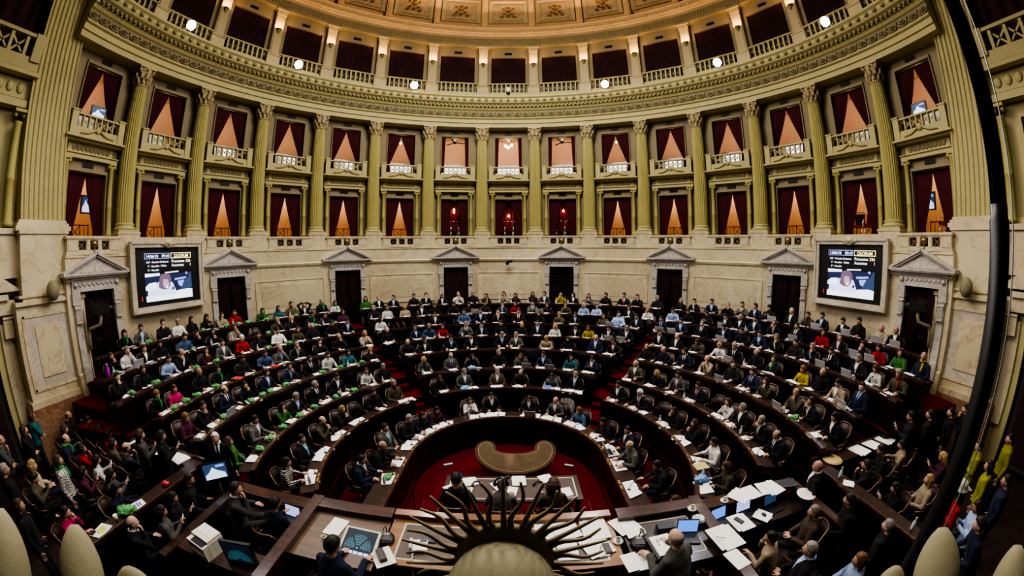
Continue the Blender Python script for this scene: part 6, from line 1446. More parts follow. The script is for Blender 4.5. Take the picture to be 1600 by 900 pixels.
RS = [(8.55, -1.9, 'm', 'k', 'K', 'sphone', 'dark-haired man in black holding a phone, first of those standing by the laptop-side pier'), (9.2, -2.05, 'm', 'k', 'K', 'stand', 'man with white collar in black standing by the laptop-side pier'),
 (9.95, -2.3, 'm', 'k', 'D', 'stand', 'man in dark coat standing next to the laptop-side pier, back turned'), (10.55, -2.5, 'm', 'k', 'K', 'schin', 'dark-haired man in profile standing next to the laptop-side pier'),
 (8.19, -2.05, 'f', 'k', 'T', 'read', 'short-haired person in grey-green top at the laptop-side stand desk'), (7.40, -2.05, 'm', 'k', 'K', 'write', 'dark-haired person in black bent over the laptop-side stand desk'),
 (6.62, -2.2, 'm', 'k', 'D', 'clasp', 'bearded man in dark shirt, hands at his mouth, at the laptop-side stand corner'), (6.62, -2.95, 'f', 'l', 'K', 'phone', 'black-haired woman in black with raised arm in the laptop-side stand'),
 (7.36, -3.15, 'f', 'B', 'T', 'rest', 'blonde woman in cream jacket seen from behind in the laptop-side stand'), (8.62, -2.95, 'f', 'B', 'M', 'phone', 'blonde woman in maroon holding a phone in the laptop-side stand'),
 (6.72, -4.46, 'f', 'l', 'L', 'sphone', 'dark-haired woman in lavender shirt at the laptop-side edge'), (7.75, -4.55, 'm', 'k', 'N', 'stand', 'dark-haired man in navy jacket standing at the laptop-side edge'),
 (8.15, -4.05, 'f', 'l', 'V', 'stand', 'woman in yellow vest standing at the laptop-side edge'), (6.62, -4.05, 'f', 'l', 'R', 'sphone', 'woman in red with a pale cap holding a phone at the laptop-side edge'),
 (6.15, -4.85, 'm', 'k', 'N', 'slean', 'large man in navy jacket seen from behind at the laptop-side bottom corner'), (8.7, -3.6, 'm', 'k', 'V', 'schin', 'man in yellow and green vest in the laptop-side stand'), (9.65, -4.0, 'm', 'k', 'V', 'stand', 'person in yellow vest far back at the laptop-side edge')]
for x, y, sex, hair, top, pose, lab in RS: c(x, y, PF, F + rng.uniform(-.1, .3) + (.6 if x < 7.5 else .35), sex, hair, top, pose, lab, seatchair=pose[0] != 's')
c(5.52, -2.85, .44, F + .8, 'm', 'k', 'K', 'slean', 'dark-haired person in black with a yellow strap in the laptop-side aisle')
c(5.55, -3.5, .44, F + .3, 'm', 'g', 'D', 'stand', 'grey-haired man in dark vest with pale sleeves seen from behind in the laptop-side aisle')
hat = MB(); hat.lathe([(.02, .10), (.09, .09), (.115, .02), (.118, -.02), (.15, -.03), (.15, -.045), (.10, -.03)], 18); hat.box((0, -.13, -.035), (.16, .12, .012))
link('cap', hat.mesh('cap', plain('sage_cloth', (.36, .38, .30), .85)), None, (6.60, -4.02, 2.66), .9, 'sage green cap on the woman in red at the laptop-side edge', 'cap')
jk = kerchief_mesh(9); jk = jk.copy(); jk.materials.clear(); jk.materials.append(plain('red_jacket', (.40, .015, .03), .8)); o = link('jacket', jk, None, (6.35, -3.55, 1.35), .5, 'red jacket heaped beside the inner desk of the laptop-side stand', 'jacket'); o.scale = (2, 2, 3)

# ------------------------------------------------------------------ things on the podium
ZT = 1.622
FR = (PO, PK)
def pap(x, y, z, rz, label, kind=0, s=1.0):
    o = link('paper_sheet', PAPER[kind], None, (x, y, z), rz, label, 'papers', None); o.scale = (s, s, 1); return inframe(o, FR) if FR else o
PJ = 1.628
for i, (x, y, rz, k, s) in enumerate(((.60, -1.50, .05, 0, 1.35), (.93, -1.52, -.04, 1, 1.3), (1.34, -1.50, .06, 2, 1.45), (.60, -1.92, .02, 0, 1.2), (.90, -1.92, -.02, 0, 1.4), (1.33, -1.92, .06, 1, 1.35))):
    pap(x, y, PJ + .0005*i, rz, 'white papers on the amber desk, %s of six spread over its laptop-side half' % ORD[i+1], k, s)
def dev(name, label, cat, loc, rz, parts, group=None):
    e = empty(name, loc, rz, label=label, cat=cat, group=group)
    for n_, mb_, mt in parts: mb_.build(n_, mt, e)
    return inframe(e, FR) if FR else e
B = lambda c_, d_: MB().box(c_, d_)
dev('telephone', 'white desk telephone with coiled cord at the kerchief-side end of the amber desk', 'telephone', (-1.20, -1.92, PJ), .15, [('body', B((0, 0, .03), (.22, .22, .06)), M['white']), ('handset', MB().tube([(-.13, .10, .07), (-.13, .06, .10), (-.13, -.06, .10), (-.13, -.10, .07)], [.03, .022, .022, .03], 8), M['white']), ('display', B((.05, .08, .063), (.10, .05, .006)), M['dgrey']), ('cord', MB().tube([(-.10 + .012*math.sin(i*1.6), -.12 - .016*i, .02 - max(0, i-9)*.03) for i in range(22)], .008, 5), M['white'])])
dev('tablet', 'small black tablet beside the white telephone', 'tablet', (-1.10, -1.74, PJ), .05, [('body', B((0, 0, .008), (.22, .14, .014)), M['black']), ('display', B((0, 0, .016), (.19, .11, .002)), M['dgrey'])])
dev('smartphone', 'black smartphone on the papers at the laptop-side end of the amber desk', 'phone', (1.46, -1.98, PJ + .03), .1, [('body', B((0, 0, .006), (.10, .20, .010)), M['black']), ('display', B((0, 0, .012), (.09, .17, .002)), M['dgrey'])])
pen = MB().tube([(-.07, 0, .006), (.07, 0, .006)], .005, 6).mesh('pen', M['black'])
for i, (x, y, z, rz) in enumerate(((1.36, -1.98, PJ + .03, 1.2), (3.10, -2.30, 1.79, -.6), (1.22, -1.74, PJ + .02, .1))): inframe(link('pen', pen, None, (x, y, z), rz, ('black pen beside the smartphone on the amber desk', 'black pen on the white papers of the laptop-side podium rail', 'thin pen across the papers on the amber desk')[i], 'pen'), FR)
# kerchief-side podium desk
pap(-2.62, -1.74, ZT, -.12, 'large blank white sheet on the kerchief-side podium desk', 0, 1.35)
e = empty('seat_map_monitor', (-2.10, -2.02, ZT), -.08, label='cream monitor lying back with the lit seat map of the chamber', cat='monitor')
Xm = Matrix.Rotation(R_(20), 4, 'X'); m = MB(); m.box((0, 0, .03), (.58, .50, .05), 0, Xm); m.build('casing', M['beige'], e); m = MB(); m.box((0, .01, .058), (.50, .42, .004), 0, Xm); m.build('display', GL['mapbg'], e)
m = MB()
for i in range(7):
    r0 = .055 + i*.026; seg = 9 + i*3
    for j in range(seg):
        a0 = R_(-95 + 190*j/seg + 1.5); a1 = R_(-95 + 190*(j+1)/seg - 1.5)
        if abs(math.degrees((a0+a1)/2) - 39) < 4 or abs(math.degrees((a0+a1)/2) + 39) < 4: continue
        q = [(rr*math.sin(a)*.95, -.085 + rr*math.cos(a), .0625) for rr, a in ((r0, a0), (r0, a1), (r0 + .010, a1), (r0 + .010, a0))]; m.add(q, [(0, 1, 2, 3)], 0, False, Xm)
m.ell((0, -.085, .062), (.018, .018, .002), 10, 5, 0, Xm); m.build('seat_map', GL['cyan'], e)
m = MB()
for q in range(5): m.box((-.17 + q*.085, -.165, .0625), (.07, .045, .003), 0, Xm)
m.build('buttons', GL['lilac'], e); inframe(e, FR)
def confmic(x, y, rz, label):
    return dev('conference_microphone', label, 'microphone', (x, y, ZT), rz, [('base', MB().ell((0, 0, .03), (.13, .15, .05), 16, 8), M['black']), ('panel', B((0, -.03, .075), (.14, .10, .012)), M['dgrey']), ('stem', MB().tube([(0, .08, .05), (.01, .08, .2), (.02, -.02, .30), (.02, -.10, .30)], .008, 6), M['black']), ('speaker_grille', MB().ell((0, .06, .07), (.06, .04, .015), 10, 6), M['grey'])])
confmic(-1.74, -1.84, .1, 'round black conference microphone on the kerchief-side podium desk')
dev('writing_pad', 'cream writing pad at the corner of the kerchief-side podium desk', 'pad', (-1.68, -2.20, ZT), .6, [('cover', B((0, 0, .006), (.30, .38, .012)), M['black']), ('sheet', B((0, 0, .015), (.29, .37, .006)), M['china'])])
dev('leather_case', 'dark brown spectacle case on the cream writing pad', 'case', (-1.70, -2.20, ZT + .02), .6, [('body', B((0, 0, .03), (.11, .23, .06)), M['chair_leather']), ('band', B((0, 0, .061), (.02, .23, .003)), M['dgrey'])])
def cup(x, y, z, label, saucer=True, fill=True):
    parts = [('bowl', MB().lathe([(.022, .012), (.034, .03), (.040, .075), (.036, .075), (.030, .03), (.001, .022)], 16), M['china']), ('handle', MB().tube([(.036, 0, .065), (.060, 0, .058), (.058, 0, .035), (.034, 0, .03)], .006, 6), M['china'])]
    if saucer: parts.append(('saucer', MB().lathe([(.03, 0), (.075, .008), (.08, .014), (.03, .008)], 20), M['china']))
    if fill: parts.append(('coffee', MB().lathe([(.001, .060), (.037, .060), (.037, .062), (.001, .062)], 14), M['coffee']))
    return dev('coffee_cup', label, 'cup', (x, y, z), .5, parts)
cup(-2.68, -2.06, ZT, 'white cup beside the man in blue on the kerchief-side podium desk', False)
cup(2.06, -1.72, ZT, 'white coffee cup on a saucer on the inlay of the laptop-side podium desk'); cup(1.66, -1.84, ZT, 'white coffee cup at the joint of the amber and laptop-side podium desks'); cup(3.02, -1.48, 1.72, 'white coffee cup with spoon at the corner of the laptop-side podium ledge')
# laptop-side podium desk
pap(1.86, -1.52, ZT, .1, 'printed white sheets at the front edge of the laptop-side podium desk', 1, 1.3); pap(1.92, -1.66, ZT + .025, .14, 'printed sheet lying over the front papers of the laptop-side podium desk', 0, 1.1)
confmic(1.95, -1.95, -.2, 'round black conference microphone on the laptop-side podium desk')
pap(1.75, -2.28, ZT, .15, 'white paper at the near edge of the laptop-side podium desk', 0, 1.15); pap(1.92, -2.30, ZT + .008, .05, 'white sheet overlapping the near papers of the laptop-side podium desk', 0, 1.1)
dev('calculator', 'small grey calculator between near papers and binder', 'calculator', (2.06, -2.26, ZT), .1, [('body', B((0, 0, .01), (.09, .17, .02)), M['dgrey']), ('display', B((0, .05, .021), (.07, .03, .002)), M['grey'])])
e = empty('binder', (2.26, -2.12, ZT), .1, label='thick open binder with white pages before the balding man', cat='binder'); m = MB(); m.box((0, 0, .03), (.36, .44, .06)); m.build('cover', M['dgrey'], e); m = MB(); m.box((.01, 0, .075), (.31, .40, .04)); m.build('pages', M['paper'], e); inframe(e, FR)
gls = MB()
for s in (-1, 1): gls.tube([(s*.035 + .028*math.cos(i*PI/6), .022*math.sin(i*PI/6), .004) for i in range(13)], .003, 5); gls.tube([(s*.063, 0, .004), (s*.065, -.11, .004)], .003, 5)
inframe(link('eyeglasses', gls.mesh('eyeglasses', M['black']), None, (2.24, -2.02, ZT + .098), .2, 'thin black eyeglasses lying on the open binder', 'eyeglasses'), FR)
dev('stapler_case', 'dark zipped case behind the laptop of the laptop-side podium desk', 'case', (2.45, -1.74, ZT), -.05, [('body', B((0, 0, .05), (.28, .14, .10)), M['black']), ('zip', B((0, -.071, .06), (.26, .004, .012)), M['grey'])])
inframe(laptop((2.72, -2.02, ZT), F - .25 + PI, 'dgrey', 'desk', 'dark laptop with blue desktop on the laptop-side podium desk'), FR)
dev('ashtray', 'glass dish glinting on the ledge of the laptop-side podium desk', 'dish', (3.02, -1.74, 1.72), 0, [('bowl', MB().lathe([(.07, 0), (.09, .03), (.075, .03), (.06, .008)], 16), M['water']), ('saucer', MB().lathe([(.09, -.005), (.11, .006), (.09, .004)], 18), M['china'])])
pap(3.18, -2.25, 1.733, .12, 'stack of white papers with a pen on the laptop-side podium rail', 2, 1.5); pap(3.16, -2.72, 1.733, .2, 'white paper at the near end of the laptop-side podium rail', 0, 1.2)
# laptop-side clerks box
FR = None
cup(3.76, -1.34, 1.617, 'white espresso cup on the counter of the laptop-side clerks box')
laptop((3.62, -1.64, 1.367), F + .2 + PI, 'black', 'desk', 'laptop with blue photo screen on the shelf of the laptop-side clerks box'); laptop((4.16, -1.60, 1.367), F + .12 + PI, 'black', 'lilac', 'laptop with pale screen on the shelf of the laptop-side clerks box'); laptop((4.78, -1.62, 1.367), F + .15 + PI, 'black', 'suit', 'laptop with dark screen at the far end of the laptop-side shelf')
pap(3.72, -1.92, 1.60, .1, 'white notebook under the phone in the laptop-side clerks box', 2, 1.2)
dev('smartphone', 'dark smartphone on the notebook in the laptop-side clerks box', 'phone', (3.72, -1.90, 1.63), .4, [('body', B((0, 0, .006), (.09, .17, .010)), M['black']), ('display', B((0, 0, .012), (.08, .15, .002)), M['dgrey'])])
pap(4.42, -1.74, 1.39, .3, 'white notepad with a mouse in the laptop-side clerks box', 1); dev('computer_mouse', 'black computer mouse on the white notepad', 'mouse', (4.43, -1.74, 1.415), .3, [('body', MB().ell((0, 0, .015), (.035, .055, .02), 12, 7), M['black'])])
for i, (x, rz, k) in enumerate(((4.12, .25, 1), (4.40, .1, 0), (4.82, .2, 2), (4.70, -.1, 0))): pap(x, -1.32 + .03*(i % 2), 1.617 + .002*i, rz, 'white papers on the counter of the laptop-side clerks box, %s of four' % ORD[i+1], k, 1.25)
dev('document_case', 'flat dark document case at the end of the laptop-side counter', 'case', (5.20, -1.32, 1.617), -.2, [('body', B((0, 0, .012), (.5, .24, .022)), M['dgrey']), ('edge', B((0, -.12, .015), (.5, .006, .02)), M['grey'])])
def plate(x, y, z, r, label, mat, food=None):
    parts = [('rim', MB().lathe([(r*.6, 0), (r, .02), (r, .026), (r*.6, .008), (.001, .006)], 28), mat)]
    if food: parts.append(('food', MB().lathe([(.001, .012), (r*.85, .016), (r*.8, .03), (.001, .034)], 24), food))
    return dev('plate', label, 'plate', (x, y, z), 0, parts)
plate(5.36, -1.78, 1.617, .19, 'large white plate on the rail of the laptop-side clerks box', M['china'])
# kerchief-side clerks box
laptop((-3.66, -1.62, 1.367), F - .12 + PI, 'black', 'lilac', 'black laptop with pale blue desktop in the kerchief-side clerks box')
dev('power_strip', 'yellow-white plug strip beside the laptop in the kerchief-side clerks box', 'plug', (-3.95, -1.55, 1.367), .4, [('body', B((0, 0, .03), (.16, .08, .06)), M['beige']), ('plug', B((.03, 0, .07), (.06, .05, .04)), plain('yellow_plug', (.65, .5, .12), .5)), ('cord', MB().tube([(.06, 0, .02), (.12, -.08, .01), (.06, -.16, .01), (.16, -.22, .01)], .008, 5), M['beige'])])
e = empty('printer', (-4.32, -2.92, 1.617), -.18, label='cream office printer on the back counter of the kerchief-side clerks box', cat='printer')
m = MB(); m.box((0, 0, .13), (.44, .40, .26)); m.box((0, .06, .28), (.42, .28, .05)); m.build('body', M['beige'], e); m = MB(); m.box((.03, -.10, .262), (.30, .16, .02)); m.build('output_tray', M['black'], e); m = MB(); m.box((0, .10, .306), (.34, .18, .01)); m.build('lid', M['white'], e); m = MB(); m.box((-.15, -.203, .22), (.10, .004, .022)); m.build('badge', M['dgrey'], e); m = MB(); m.box((0, -.205, .06), (.36, .01, .09)); m.build('paper_drawer', M['white'], e)
e = empty('seat_map_monitor', (-3.62, -2.93, 1.617), .2, label='black monitor beside the printer showing the lit seat map', cat='monitor')
m = MB(); m.box((0, 0, .22), (.52, .05, .42)); m.box((0, .02, .01), (.24, .18, .02)); m.build('casing', M['black'], e); m = MB(); m.box((0, -.027, .23), (.48, .004, .36)); m.build('display', GL['mapbg'], e)
m = MB()
for i in range(6):
    r0 = .05 + i*.026; seg = 9 + i*3
    for j in range(seg):
        a0 = R_(-95 + 190*j/seg + 1.5); a1 = R_(-95 + 190*(j+1)/seg - 1.5)
        m.add([(rr*math.sin(a), -.031, .10 + rr*math.cos(a)) for rr, a in ((r0, a0), (r0, a1), (r0 + .010, a1), (r0 + .010, a0))], [(0, 1, 2, 3)])
m.build('seat_map', GL['cyan'], e)
t = tv((-5.30, -1.50, 1.98), .80, .46, .29, 'lit television on a stand at the front of the kerchief-side aisle', -.25)
m = MB(); m.tube([(0, .06, 0), (0, .06, -1.45)], .03, 8); m.box((0, .06, -1.48), (.4, .4, .05)); m.build('stand', M['black'], t)
# secretaries' table
FR = (PS, PSK)
ZS = .783
for i, (x, y, rz, k) in enumerate(((-1.22, .62, .6, 0), (-.80, .92, .1, 1), (-.84, .58, -.1, 0), (-.16, .80, .3, 1), (.25, .98, .05, 2), (.88, 1.02, .1, 1), (1.28, .52, .15, 0), (.12, .60, -.2, 0))):
    pap(x, y, ZS + .001*i, rz, 'white papers on the secretaries table, %s of eight' % ORD[i+1], k, 1.1 if i == 4 else 1.0)
dev('tablet', 'tilted tablet at the kerchief-side end of the secretaries table', 'tablet', (-1.12, 1.04, ZS), .1, [('body', MB().box((0, 0, .06), (.26, .02, .17), 0, Matrix.Rotation(R_(-30), 4, 'X')), M['black']), ('display', MB().box((0, -.012, .06), (.23, .003, .14), 0, Matrix.Rotation(R_(-30), 4, 'X')), GL['suit'])])
hp = MB(); hp.tube([(.10*math.cos(i*PI/10), .12*math.sin(i*PI/10), .03) for i in range(11)], .016, 8)
for s in (-1, 1): hp.ell((s*.10, -.01, .03), (.035, .05, .03), 10, 7)
hpm = hp.mesh('headphones', M['black'])
for x, y, rz, n_ in ((-.64, .80, .2, 'near the dark-haired secretary'), (.70, .80, -.3, 'near the curly-haired secretary')): inframe(link('headphones', hpm, None, (x, y, ZS), rz, 'black headphones lying %s on the table' % n_, 'headphones'), FR)
o = link('headphones', hpm, None, (-.06, -.89, 2.10), 0, 'black headphones worn by the grey-haired secretary', 'headphones'); o.rotation_euler = (PI/2, 0, PI)
dev('table_microphone', 'small black microphone at the far edge of the secretaries table', 'microphone', (.02, 1.10, ZS), 0, [('base', MB().ell((0, 0, .03), (.07, .06, .035), 12, 7), M['black']), ('stem', MB().tube([(0, 0, .05), (0, -.03, .14), (0, -.07, .15)], .007, 6), M['black'])])
FR = None
for i, (x, y) in enumerate(((-2.0, 2.68), (2.05, 2.62))):
    dev('floor_box', 'small white floor box on the carpet, %s of the crescent table' % ('kerchief side' if i == 0 else 'laptop side'), 'floor box', (x*.82, y, 0), .4*(1 if i == 0 else -1), [('body', B((0, 0, .03), (.26, .08, .06)), M['grey']), ('cover', B((0, 0, .062), (.24, .06, .006)), M['white'])])
stm = MB(); stm.lathe([(.05, 0), (.05, .02), (.012, .03), (.012, .86), (.02, .87), (.02, .92), (.001, .93)], 12); 
link('rope_post', stm.mesh('rope_post', M['black']), None, (-1.93, .25, 0), 0, 'thin black stand on the red carpet beside the secretaries table', 'stand')
# things of the side stands
ZL = 1.917
for i, (x, y, rz, k) in enumerate(((-11.0, -1.38, .3, 1), (-10.5, -1.38, .1, 2), (-9.85, -1.40, -.2, 1), (-9.35, -1.38, .3, 3), (-8.75, -1.40, .1, 1), (-8.35, -1.38, -.1, 2), (-7.1, -1.38, .2, 1), (-6.55, -1.40, -.2, 3))): pap(x, y, ZL, rz, 'white papers on the kerchief-side stand desk, %s from the pier' % ORD[i+1], k, 1.15)
for i, (x, rz, k) in enumerate(((8.3, .2, 2), (7.80, -.1, 1), (7.25, .15, 2), (10.0, .3, 1))): pap(x, -1.40, ZL, rz, 'white papers on the laptop-side stand desk, %s' % ('thick pile in the middle', 'thin sheets beside the thick pile', 'pile next to the wooden platter', 'sheets by the pier')[i], k, 1.35)
plate(6.35, -1.42, ZL, .22, 'round straw-coloured platter at the corner of the laptop-side stand desk', plain('straw_board', (.50, .38, .18), .8), plain('straw_food', (.55, .40, .18), .85, var=.3, scale=30))
o = link('water_bottle', BOT, None, (6.0, -1.95, ZL), 0, 'clear water bottle on the inner desk of the laptop-side stand', 'bottle'); link('cap', BCAP, o)
o = link('water_bottle', BOT, None, (6.02, -3.70, ZL), 0, 'clear water bottle at the near end of the inner laptop-side desk', 'bottle'); link('cap', BCAP, o)
pap(6.0, -2.2, ZL, .4, 'torn white wrapper on the inner desk of the laptop-side stand', 1, .7)
def pcup(x, y, label): return dev('paper_cup', label, 'cup', (x, y, ZL), 0, [('cup_wall', MB().lathe([(.028, 0), (.040, .10), (.037, .10), (.026, .006)], 14), M['white']), ('lip', MB().lathe([(.040, .097), (.042, .102), (.037, .103)], 14), M['white'])])
pcup(-6.0, -3.45, 'white paper cup on the inner desk of the kerchief-side stand'); pcup(6.0, -3.95, 'white paper cup at the near end of the inner laptop-side desk')
e = empty('notebook', (-6.0, -3.80, ZL), .3, label='white notebook with a yellow-green picture on the inner kerchief-side desk', cat='notebook'); m = MB(); m.box((0, 0, .008), (.26, .34, .015)); m.build('cover', M['white'], e); m = MB(); m.ell((.0, .02, .016), (.08, .10, .004), 12, 6); m.build('cover_picture', plain('lime_print', (.55, .65, .08), .6), e); m = MB(); m.box((-.10, -.10, .017), (.06, .12, .003)); m.build('cover_label', M['black'], e)
e = empty('leaflet', (-6.0, -2.98, ZL), -.2, label='white leaflet with violet print on the inner kerchief-side desk', cat='leaflet'); m = MB(); m.box((0, 0, .003), (.24, .32, .006)); m.build('sheet', M['paper'], e); m = MB(); [m.box((0, -.08 + i*.05, .007), (.16 - .02*(i % 2), .028, .002)) for i in range(4)]; m.build('print', plain('violet_print', (.13, .06, .42), .6), e)
o = link('kerchief', KER[2], None, (-5.98, -3.22, ZL), .4, 'green kerchief hanging over the inner desk of the kerchief-side stand', 'kerchief'); o.scale = (1.2, 1.2, 1)
red_ = KER[0].copy(); red_.materials.clear(); red_.materials.append(plain('red_wrapper', (.5, .04, .04), .5)); o = link('snack_bag', red_, None, (-6.0, -2.25, ZL), 0, 'red and white snack bag on the inner kerchief-side desk', 'bag'); o.scale = (.6, .6, .6)
pb = BOT.copy(); pb.materials.clear(); pb.materials.append(M['pinkbottle']); p_, z_ = seatpos(7, -96.5, RR[7] - .40, FL[7] + .79); o = link('flask', pb, None, p_, 0, 'magenta flask at the outer end of the second highest desk row', 'flask'); o.scale = (1.4, 1.4, 1.4); link('cap', BCAP, o)
# lit phones held up in the stands
ph = MB().box((0, 0, 0), (.075, .012, .15)); phm = ph.mesh('smartphone', M['black']); pd = MB().box((0, .008, 0), (.066, .003, .13)); pdm = pd.mesh('display', GL['white'])
def hphone(x, y, z, rz, lab):
    o = link('smartphone', phm, None, (x, y, z), rz, lab, 'phone', None); o.rotation_euler = (.45, 0, rz); link('display', pdm, o, (0, -.016, 0)); return o
def held(x, y, z0, rz, lab, std):
    d = Vector((0, -.37 if not std else -.36, .975 if not std else 1.37)); d.rotate(Euler((0, 0, rz))); hphone(x + d.x, y + d.y, z0 + d.z, rz + PI, lab)
E_SKY, E_SPOT, E_UP, E_LOW, E_PIL, E_DOME, E_SIDE, E_WORLD, E_FILL = 1100, 1350, 38, 46, 16, 42, 140, .04, 1200
VT, LOOK, EXPO = 'AgX', 'AgX - High Contrast', 0.0
# ------------------------------------------------------------------ carved crest in front of the gallery and the pole
CAM = Vector((.115, -5.627, 5.70))
e = empty('stone_crest', (.06, -4.75, .82), 0, label='carved stone crest with dark gilt sun rays and pale leaves below the camera', cat='sculpture')
def loc(p): return Vector(p) - Vector((.06, -4.75, .82))
SX, SY, SZ = .085, -4.64, 4.57
m = MB(); Xs = Matrix.Translation(loc((SX, SY, SZ))) @ Matrix.Rotation(PI/2, 4, 'X')
m.lathe([(.001, -.02), (.185, -.02), (.192, 0), (.185, .015), (.001, .02)], 48, M=Xs); m.build('sun_disc', M['sunmetal'], e)
for i in range(36):
    a = 2*PI*i/36 + PI/2; wavy = i % 2; L_ = .400 if not wavy else .385; n_ = 10
    u = Vector((math.cos(a), 0, math.sin(a))); v = Vector((-math.sin(a), 0, math.cos(a)))
    pts_ = []; rd = []
    for q in range(n_):
        t = q/(n_-1); r0 = .172 + (L_ - .172)*t; pts_.append(loc((SX, SY, SZ)) + u*r0 + v*(wavy*.014*math.sin(t*2*PI*1.1)) + Vector((0, .012*t, 0))); rd.append(.0115*(1 - .65*t) + .001)
    m = MB(); m.tube(pts_, rd, 8); m.build('ray', M['sunmetal'], e)
m = MB()
prof = [(.001, .18), (.03, .178), (.075, .166), (.12, .138), (.160, .095), (.19, .04), (.205, -.03), (.205, -.12), (.19, -.24), (.14, -.36), (.001, -.38)]
m.lathe(prof, 44, tuple(loc((.078, -4.77, 4.555)))); m.build('dome', M['stone'], e)
def leaf(tip, axis, wid, L_, w, d):
    """a pointed leaf: tip, direction from the tip down, width direction"""
    U = Vector(axis).normalized(); W = Vector(wid); W = (W - U*W.dot(U)).normalized(); N = U.cross(W)
    m = MB(); rings = []; T = loc(tip)
    for i in range(19):
        t = i/18; s = math.sin(PI*min(1, .02 + t*.98)**.80)**.85 + .02
        rings.append([T + U*(L_*t) + W*(w*s*math.cos(2*PI*j/20)) + N*(d*s*math.sin(2*PI*j/20)) for j in range(20)])
    m.rings(rings, 0, True); return m.build('leaf', M['stone'], e)
leaf((-.955, -5.372, 5.10), (.42, -.50, -.76), (.049, .09, -.045), .30, .058, .04)
leaf((1.170, -5.367, 5.083), (-.38, -.52, -.77), (.048, -.059, .052), .30, .062, .04)
leaf((-1.06, -5.53, 5.19), (.30, -.45, -.80), (.04, .09, -.02), .34, .065, .06)
leaf((1.25, -5.57, 5.11), (-.25, -.40, -.85), (.05, -.07, .03), .30, .055, .05)
leaf((-.82, -5.335, 5.00), (.3, -.3, -.9), (.5, .5, 0), .14, .05, .03)
leaf((1.06, -5.335, 4.985), (-.3, -.3, -.9), (.5, -.5, 0), .14, .04, .03)
m = MB(); m.box(tuple(loc((.1, -5.1, 2.45))), (1.6, .7, 3.3)); m.box(tuple(loc((.1, -5.0, 4.15))), (1.0, .5, .3)); m.build('base', M['stone'], e)
e = empty('metal_pole', (1.657, -5.20, .82), 0, label='dark vertical metal pole standing close in front of the laptop-side pier', cat='pole')
m = MB(); m.lathe([(.037, 0), (.037, 5.05), (.033, 5.055), (.033, 5.10)], 24); m.build('lower_tube', M['black'], e)
m = MB(); m.lathe([(.031, 5.06), (.031, 7.6)], 24); m.build('upper_tube', plain('dark_gloss_metal', (.018, .014, .017), .18, .7), e)
m = MB(); m.tube([(.13, -.02, 0), (.13, -.02, 7.5)], .003, 6); link('cable', m.mesh('cable', M['grey']), None, (1.657, -5.20, .82), 0, 'thin grey cable hanging beside the dark pole', 'cable')

# ------------------------------------------------------------------ light
def lamp(name, kind, loc_, energy, col, **kw):
    l = bpy.data.lights.new(name, kind); l.energy = energy; l.color = col
    for k_, v_ in kw.items(): setattr(l, k_, v_)
    o = bpy.data.objects.new(name, l); COL.objects.link(o); o.location = loc_; return o
def aim(o, p): o.rotation_euler = (Vector(p) - o.location).to_track_quat('-Z', 'Y').to_euler()
o = lamp('skylight', 'AREA', (0, 2.5, 17.2), E_SKY, (1, .94, .82), shape='DISK', size=7.0); o.rotation_euler = (0, 0, 0)
lamp('chandelier_light', 'POINT', (0, 4.2, 14.4), E_FILL, (1, .92, .76), shadow_soft_size=1.0)  # added fill to brighten the upper walls; no fixture hangs here
for i, k in enumerate((-6.1, -4.11, -1.87, 1.92, 4.1, 6.1)):
    o = lamp('stage_light', 'SPOT', P(k*DA, 11.0, 14.25), E_SPOT, [(.92, .94, 1), (1, .93, .95), (1, .90, .88), (1, .95, 1), (.86, .91, 1), (1, .95, .98)][i], spot_size=R_(95), spot_blend=.6, shadow_soft_size=.18); aim(o, (0, 1.5, .5))
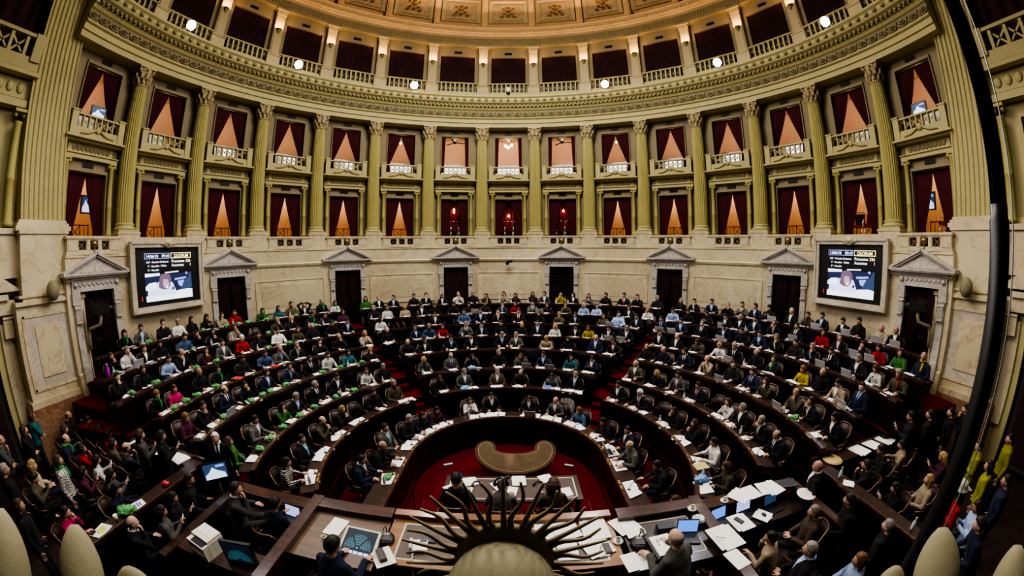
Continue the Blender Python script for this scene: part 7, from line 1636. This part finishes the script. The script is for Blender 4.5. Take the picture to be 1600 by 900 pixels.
for k in range(-7, 8):
    lamp('upper_box_light', 'POINT', P(k*DA, 12.75, 11.95), E_UP*(1.6 if abs(k) <= 1 else 1), (1, .80, .62), shadow_soft_size=.12)
    if abs(k) > 1: lamp('lower_box_light', 'POINT', P(k*DA, 13.3, 8.9), E_LOW, (1, .74, .48), shadow_soft_size=.1)
    else: lamp('lower_box_light', 'POINT', P(k*DA, 12.66, 8.0 if k else 7.78), 4 if k else 9, (1, .6, .35), shadow_soft_size=.06)
    if abs(k) < 7.5:
        for s in ((-.5, .5) if k == 7 else (-.5,)):
            o = lamp('pilaster_uplight', 'AREA', P((k+s)*DA, 11.88, 16.34), E_PIL, (1, .52, .18), shape='RECTANGLE', size=.26, size_y=.14); a = R_((k+s)*DA); aim(o, o.location + Vector((math.sin(a)*.16, math.cos(a)*.16, 1)))
for i in range(9):
    a = -80 + 20*i; o = lamp('cornice_uplight', 'AREA', P(a, 11.0, 19.2), E_DOME, (1, .62, .30), shape='RECTANGLE', size=2.6, size_y=.2); aim(o, P(a, 8.0, 24))
for s in (-1, 1):
    o = lamp('stand_light', 'AREA', (s*7.2, -3.6, 10.5), E_SIDE, (1, .88, .74), shape='DISK', size=2.0); aim(o, (s*8.2, -3.0, 1))
w = bpy.data.worlds.new('hall_air'); SC.world = w; w.use_nodes = True
bg = w.node_tree.nodes['Background']; bg.inputs[0].default_value = (.55, .48, .40, 1); bg.inputs[1].default_value = E_WORLD

# ------------------------------------------------------------------ camera: the wide fisheye lens of the photograph
cd = bpy.data.cameras.new('camera'); co = bpy.data.objects.new('camera', cd); COL.objects.link(co); SC.camera = co
cd.type = 'PANO'; cd.panorama_type = 'FISHEYE_LENS_POLYNOMIAL'
cd.fisheye_polynomial_k0 = 0.0; cd.fisheye_polynomial_k1 = -0.08178487830550522; cd.fisheye_polynomial_k2 = -3.939465925596451e-06; cd.fisheye_polynomial_k3 = 2.8148355128525147e-05; cd.fisheye_polynomial_k4 = -4.56067938282273e-07
cd.fisheye_fov = R_(220); cd.sensor_fit = 'HORIZONTAL'; cd.sensor_width = 36; cd.sensor_height = 20.25; cd.clip_start = .05; cd.clip_end = 200
co.matrix_world = Matrix(((1.0, .0035, -.0025, CAM.x), (-.0029, .0923, -.9957, CAM.y), (-.0032, .9957, .0923, CAM.z), (0, 0, 0, 1)))
SC.view_settings.view_transform = VT; SC.view_settings.look = LOOK; SC.view_settings.exposure = EXPO
SC.cycles.use_denoising = True
SC.cycles.max_bounces = 6; SC.cycles.diffuse_bounces = 3; SC.cycles.glossy_bounces = 3; SC.cycles.transmission_bounces = 2; SC.cycles.sample_clamp_indirect = 6; SC.cycles.caustics_reflective = False; SC.cycles.caustics_refractive = False
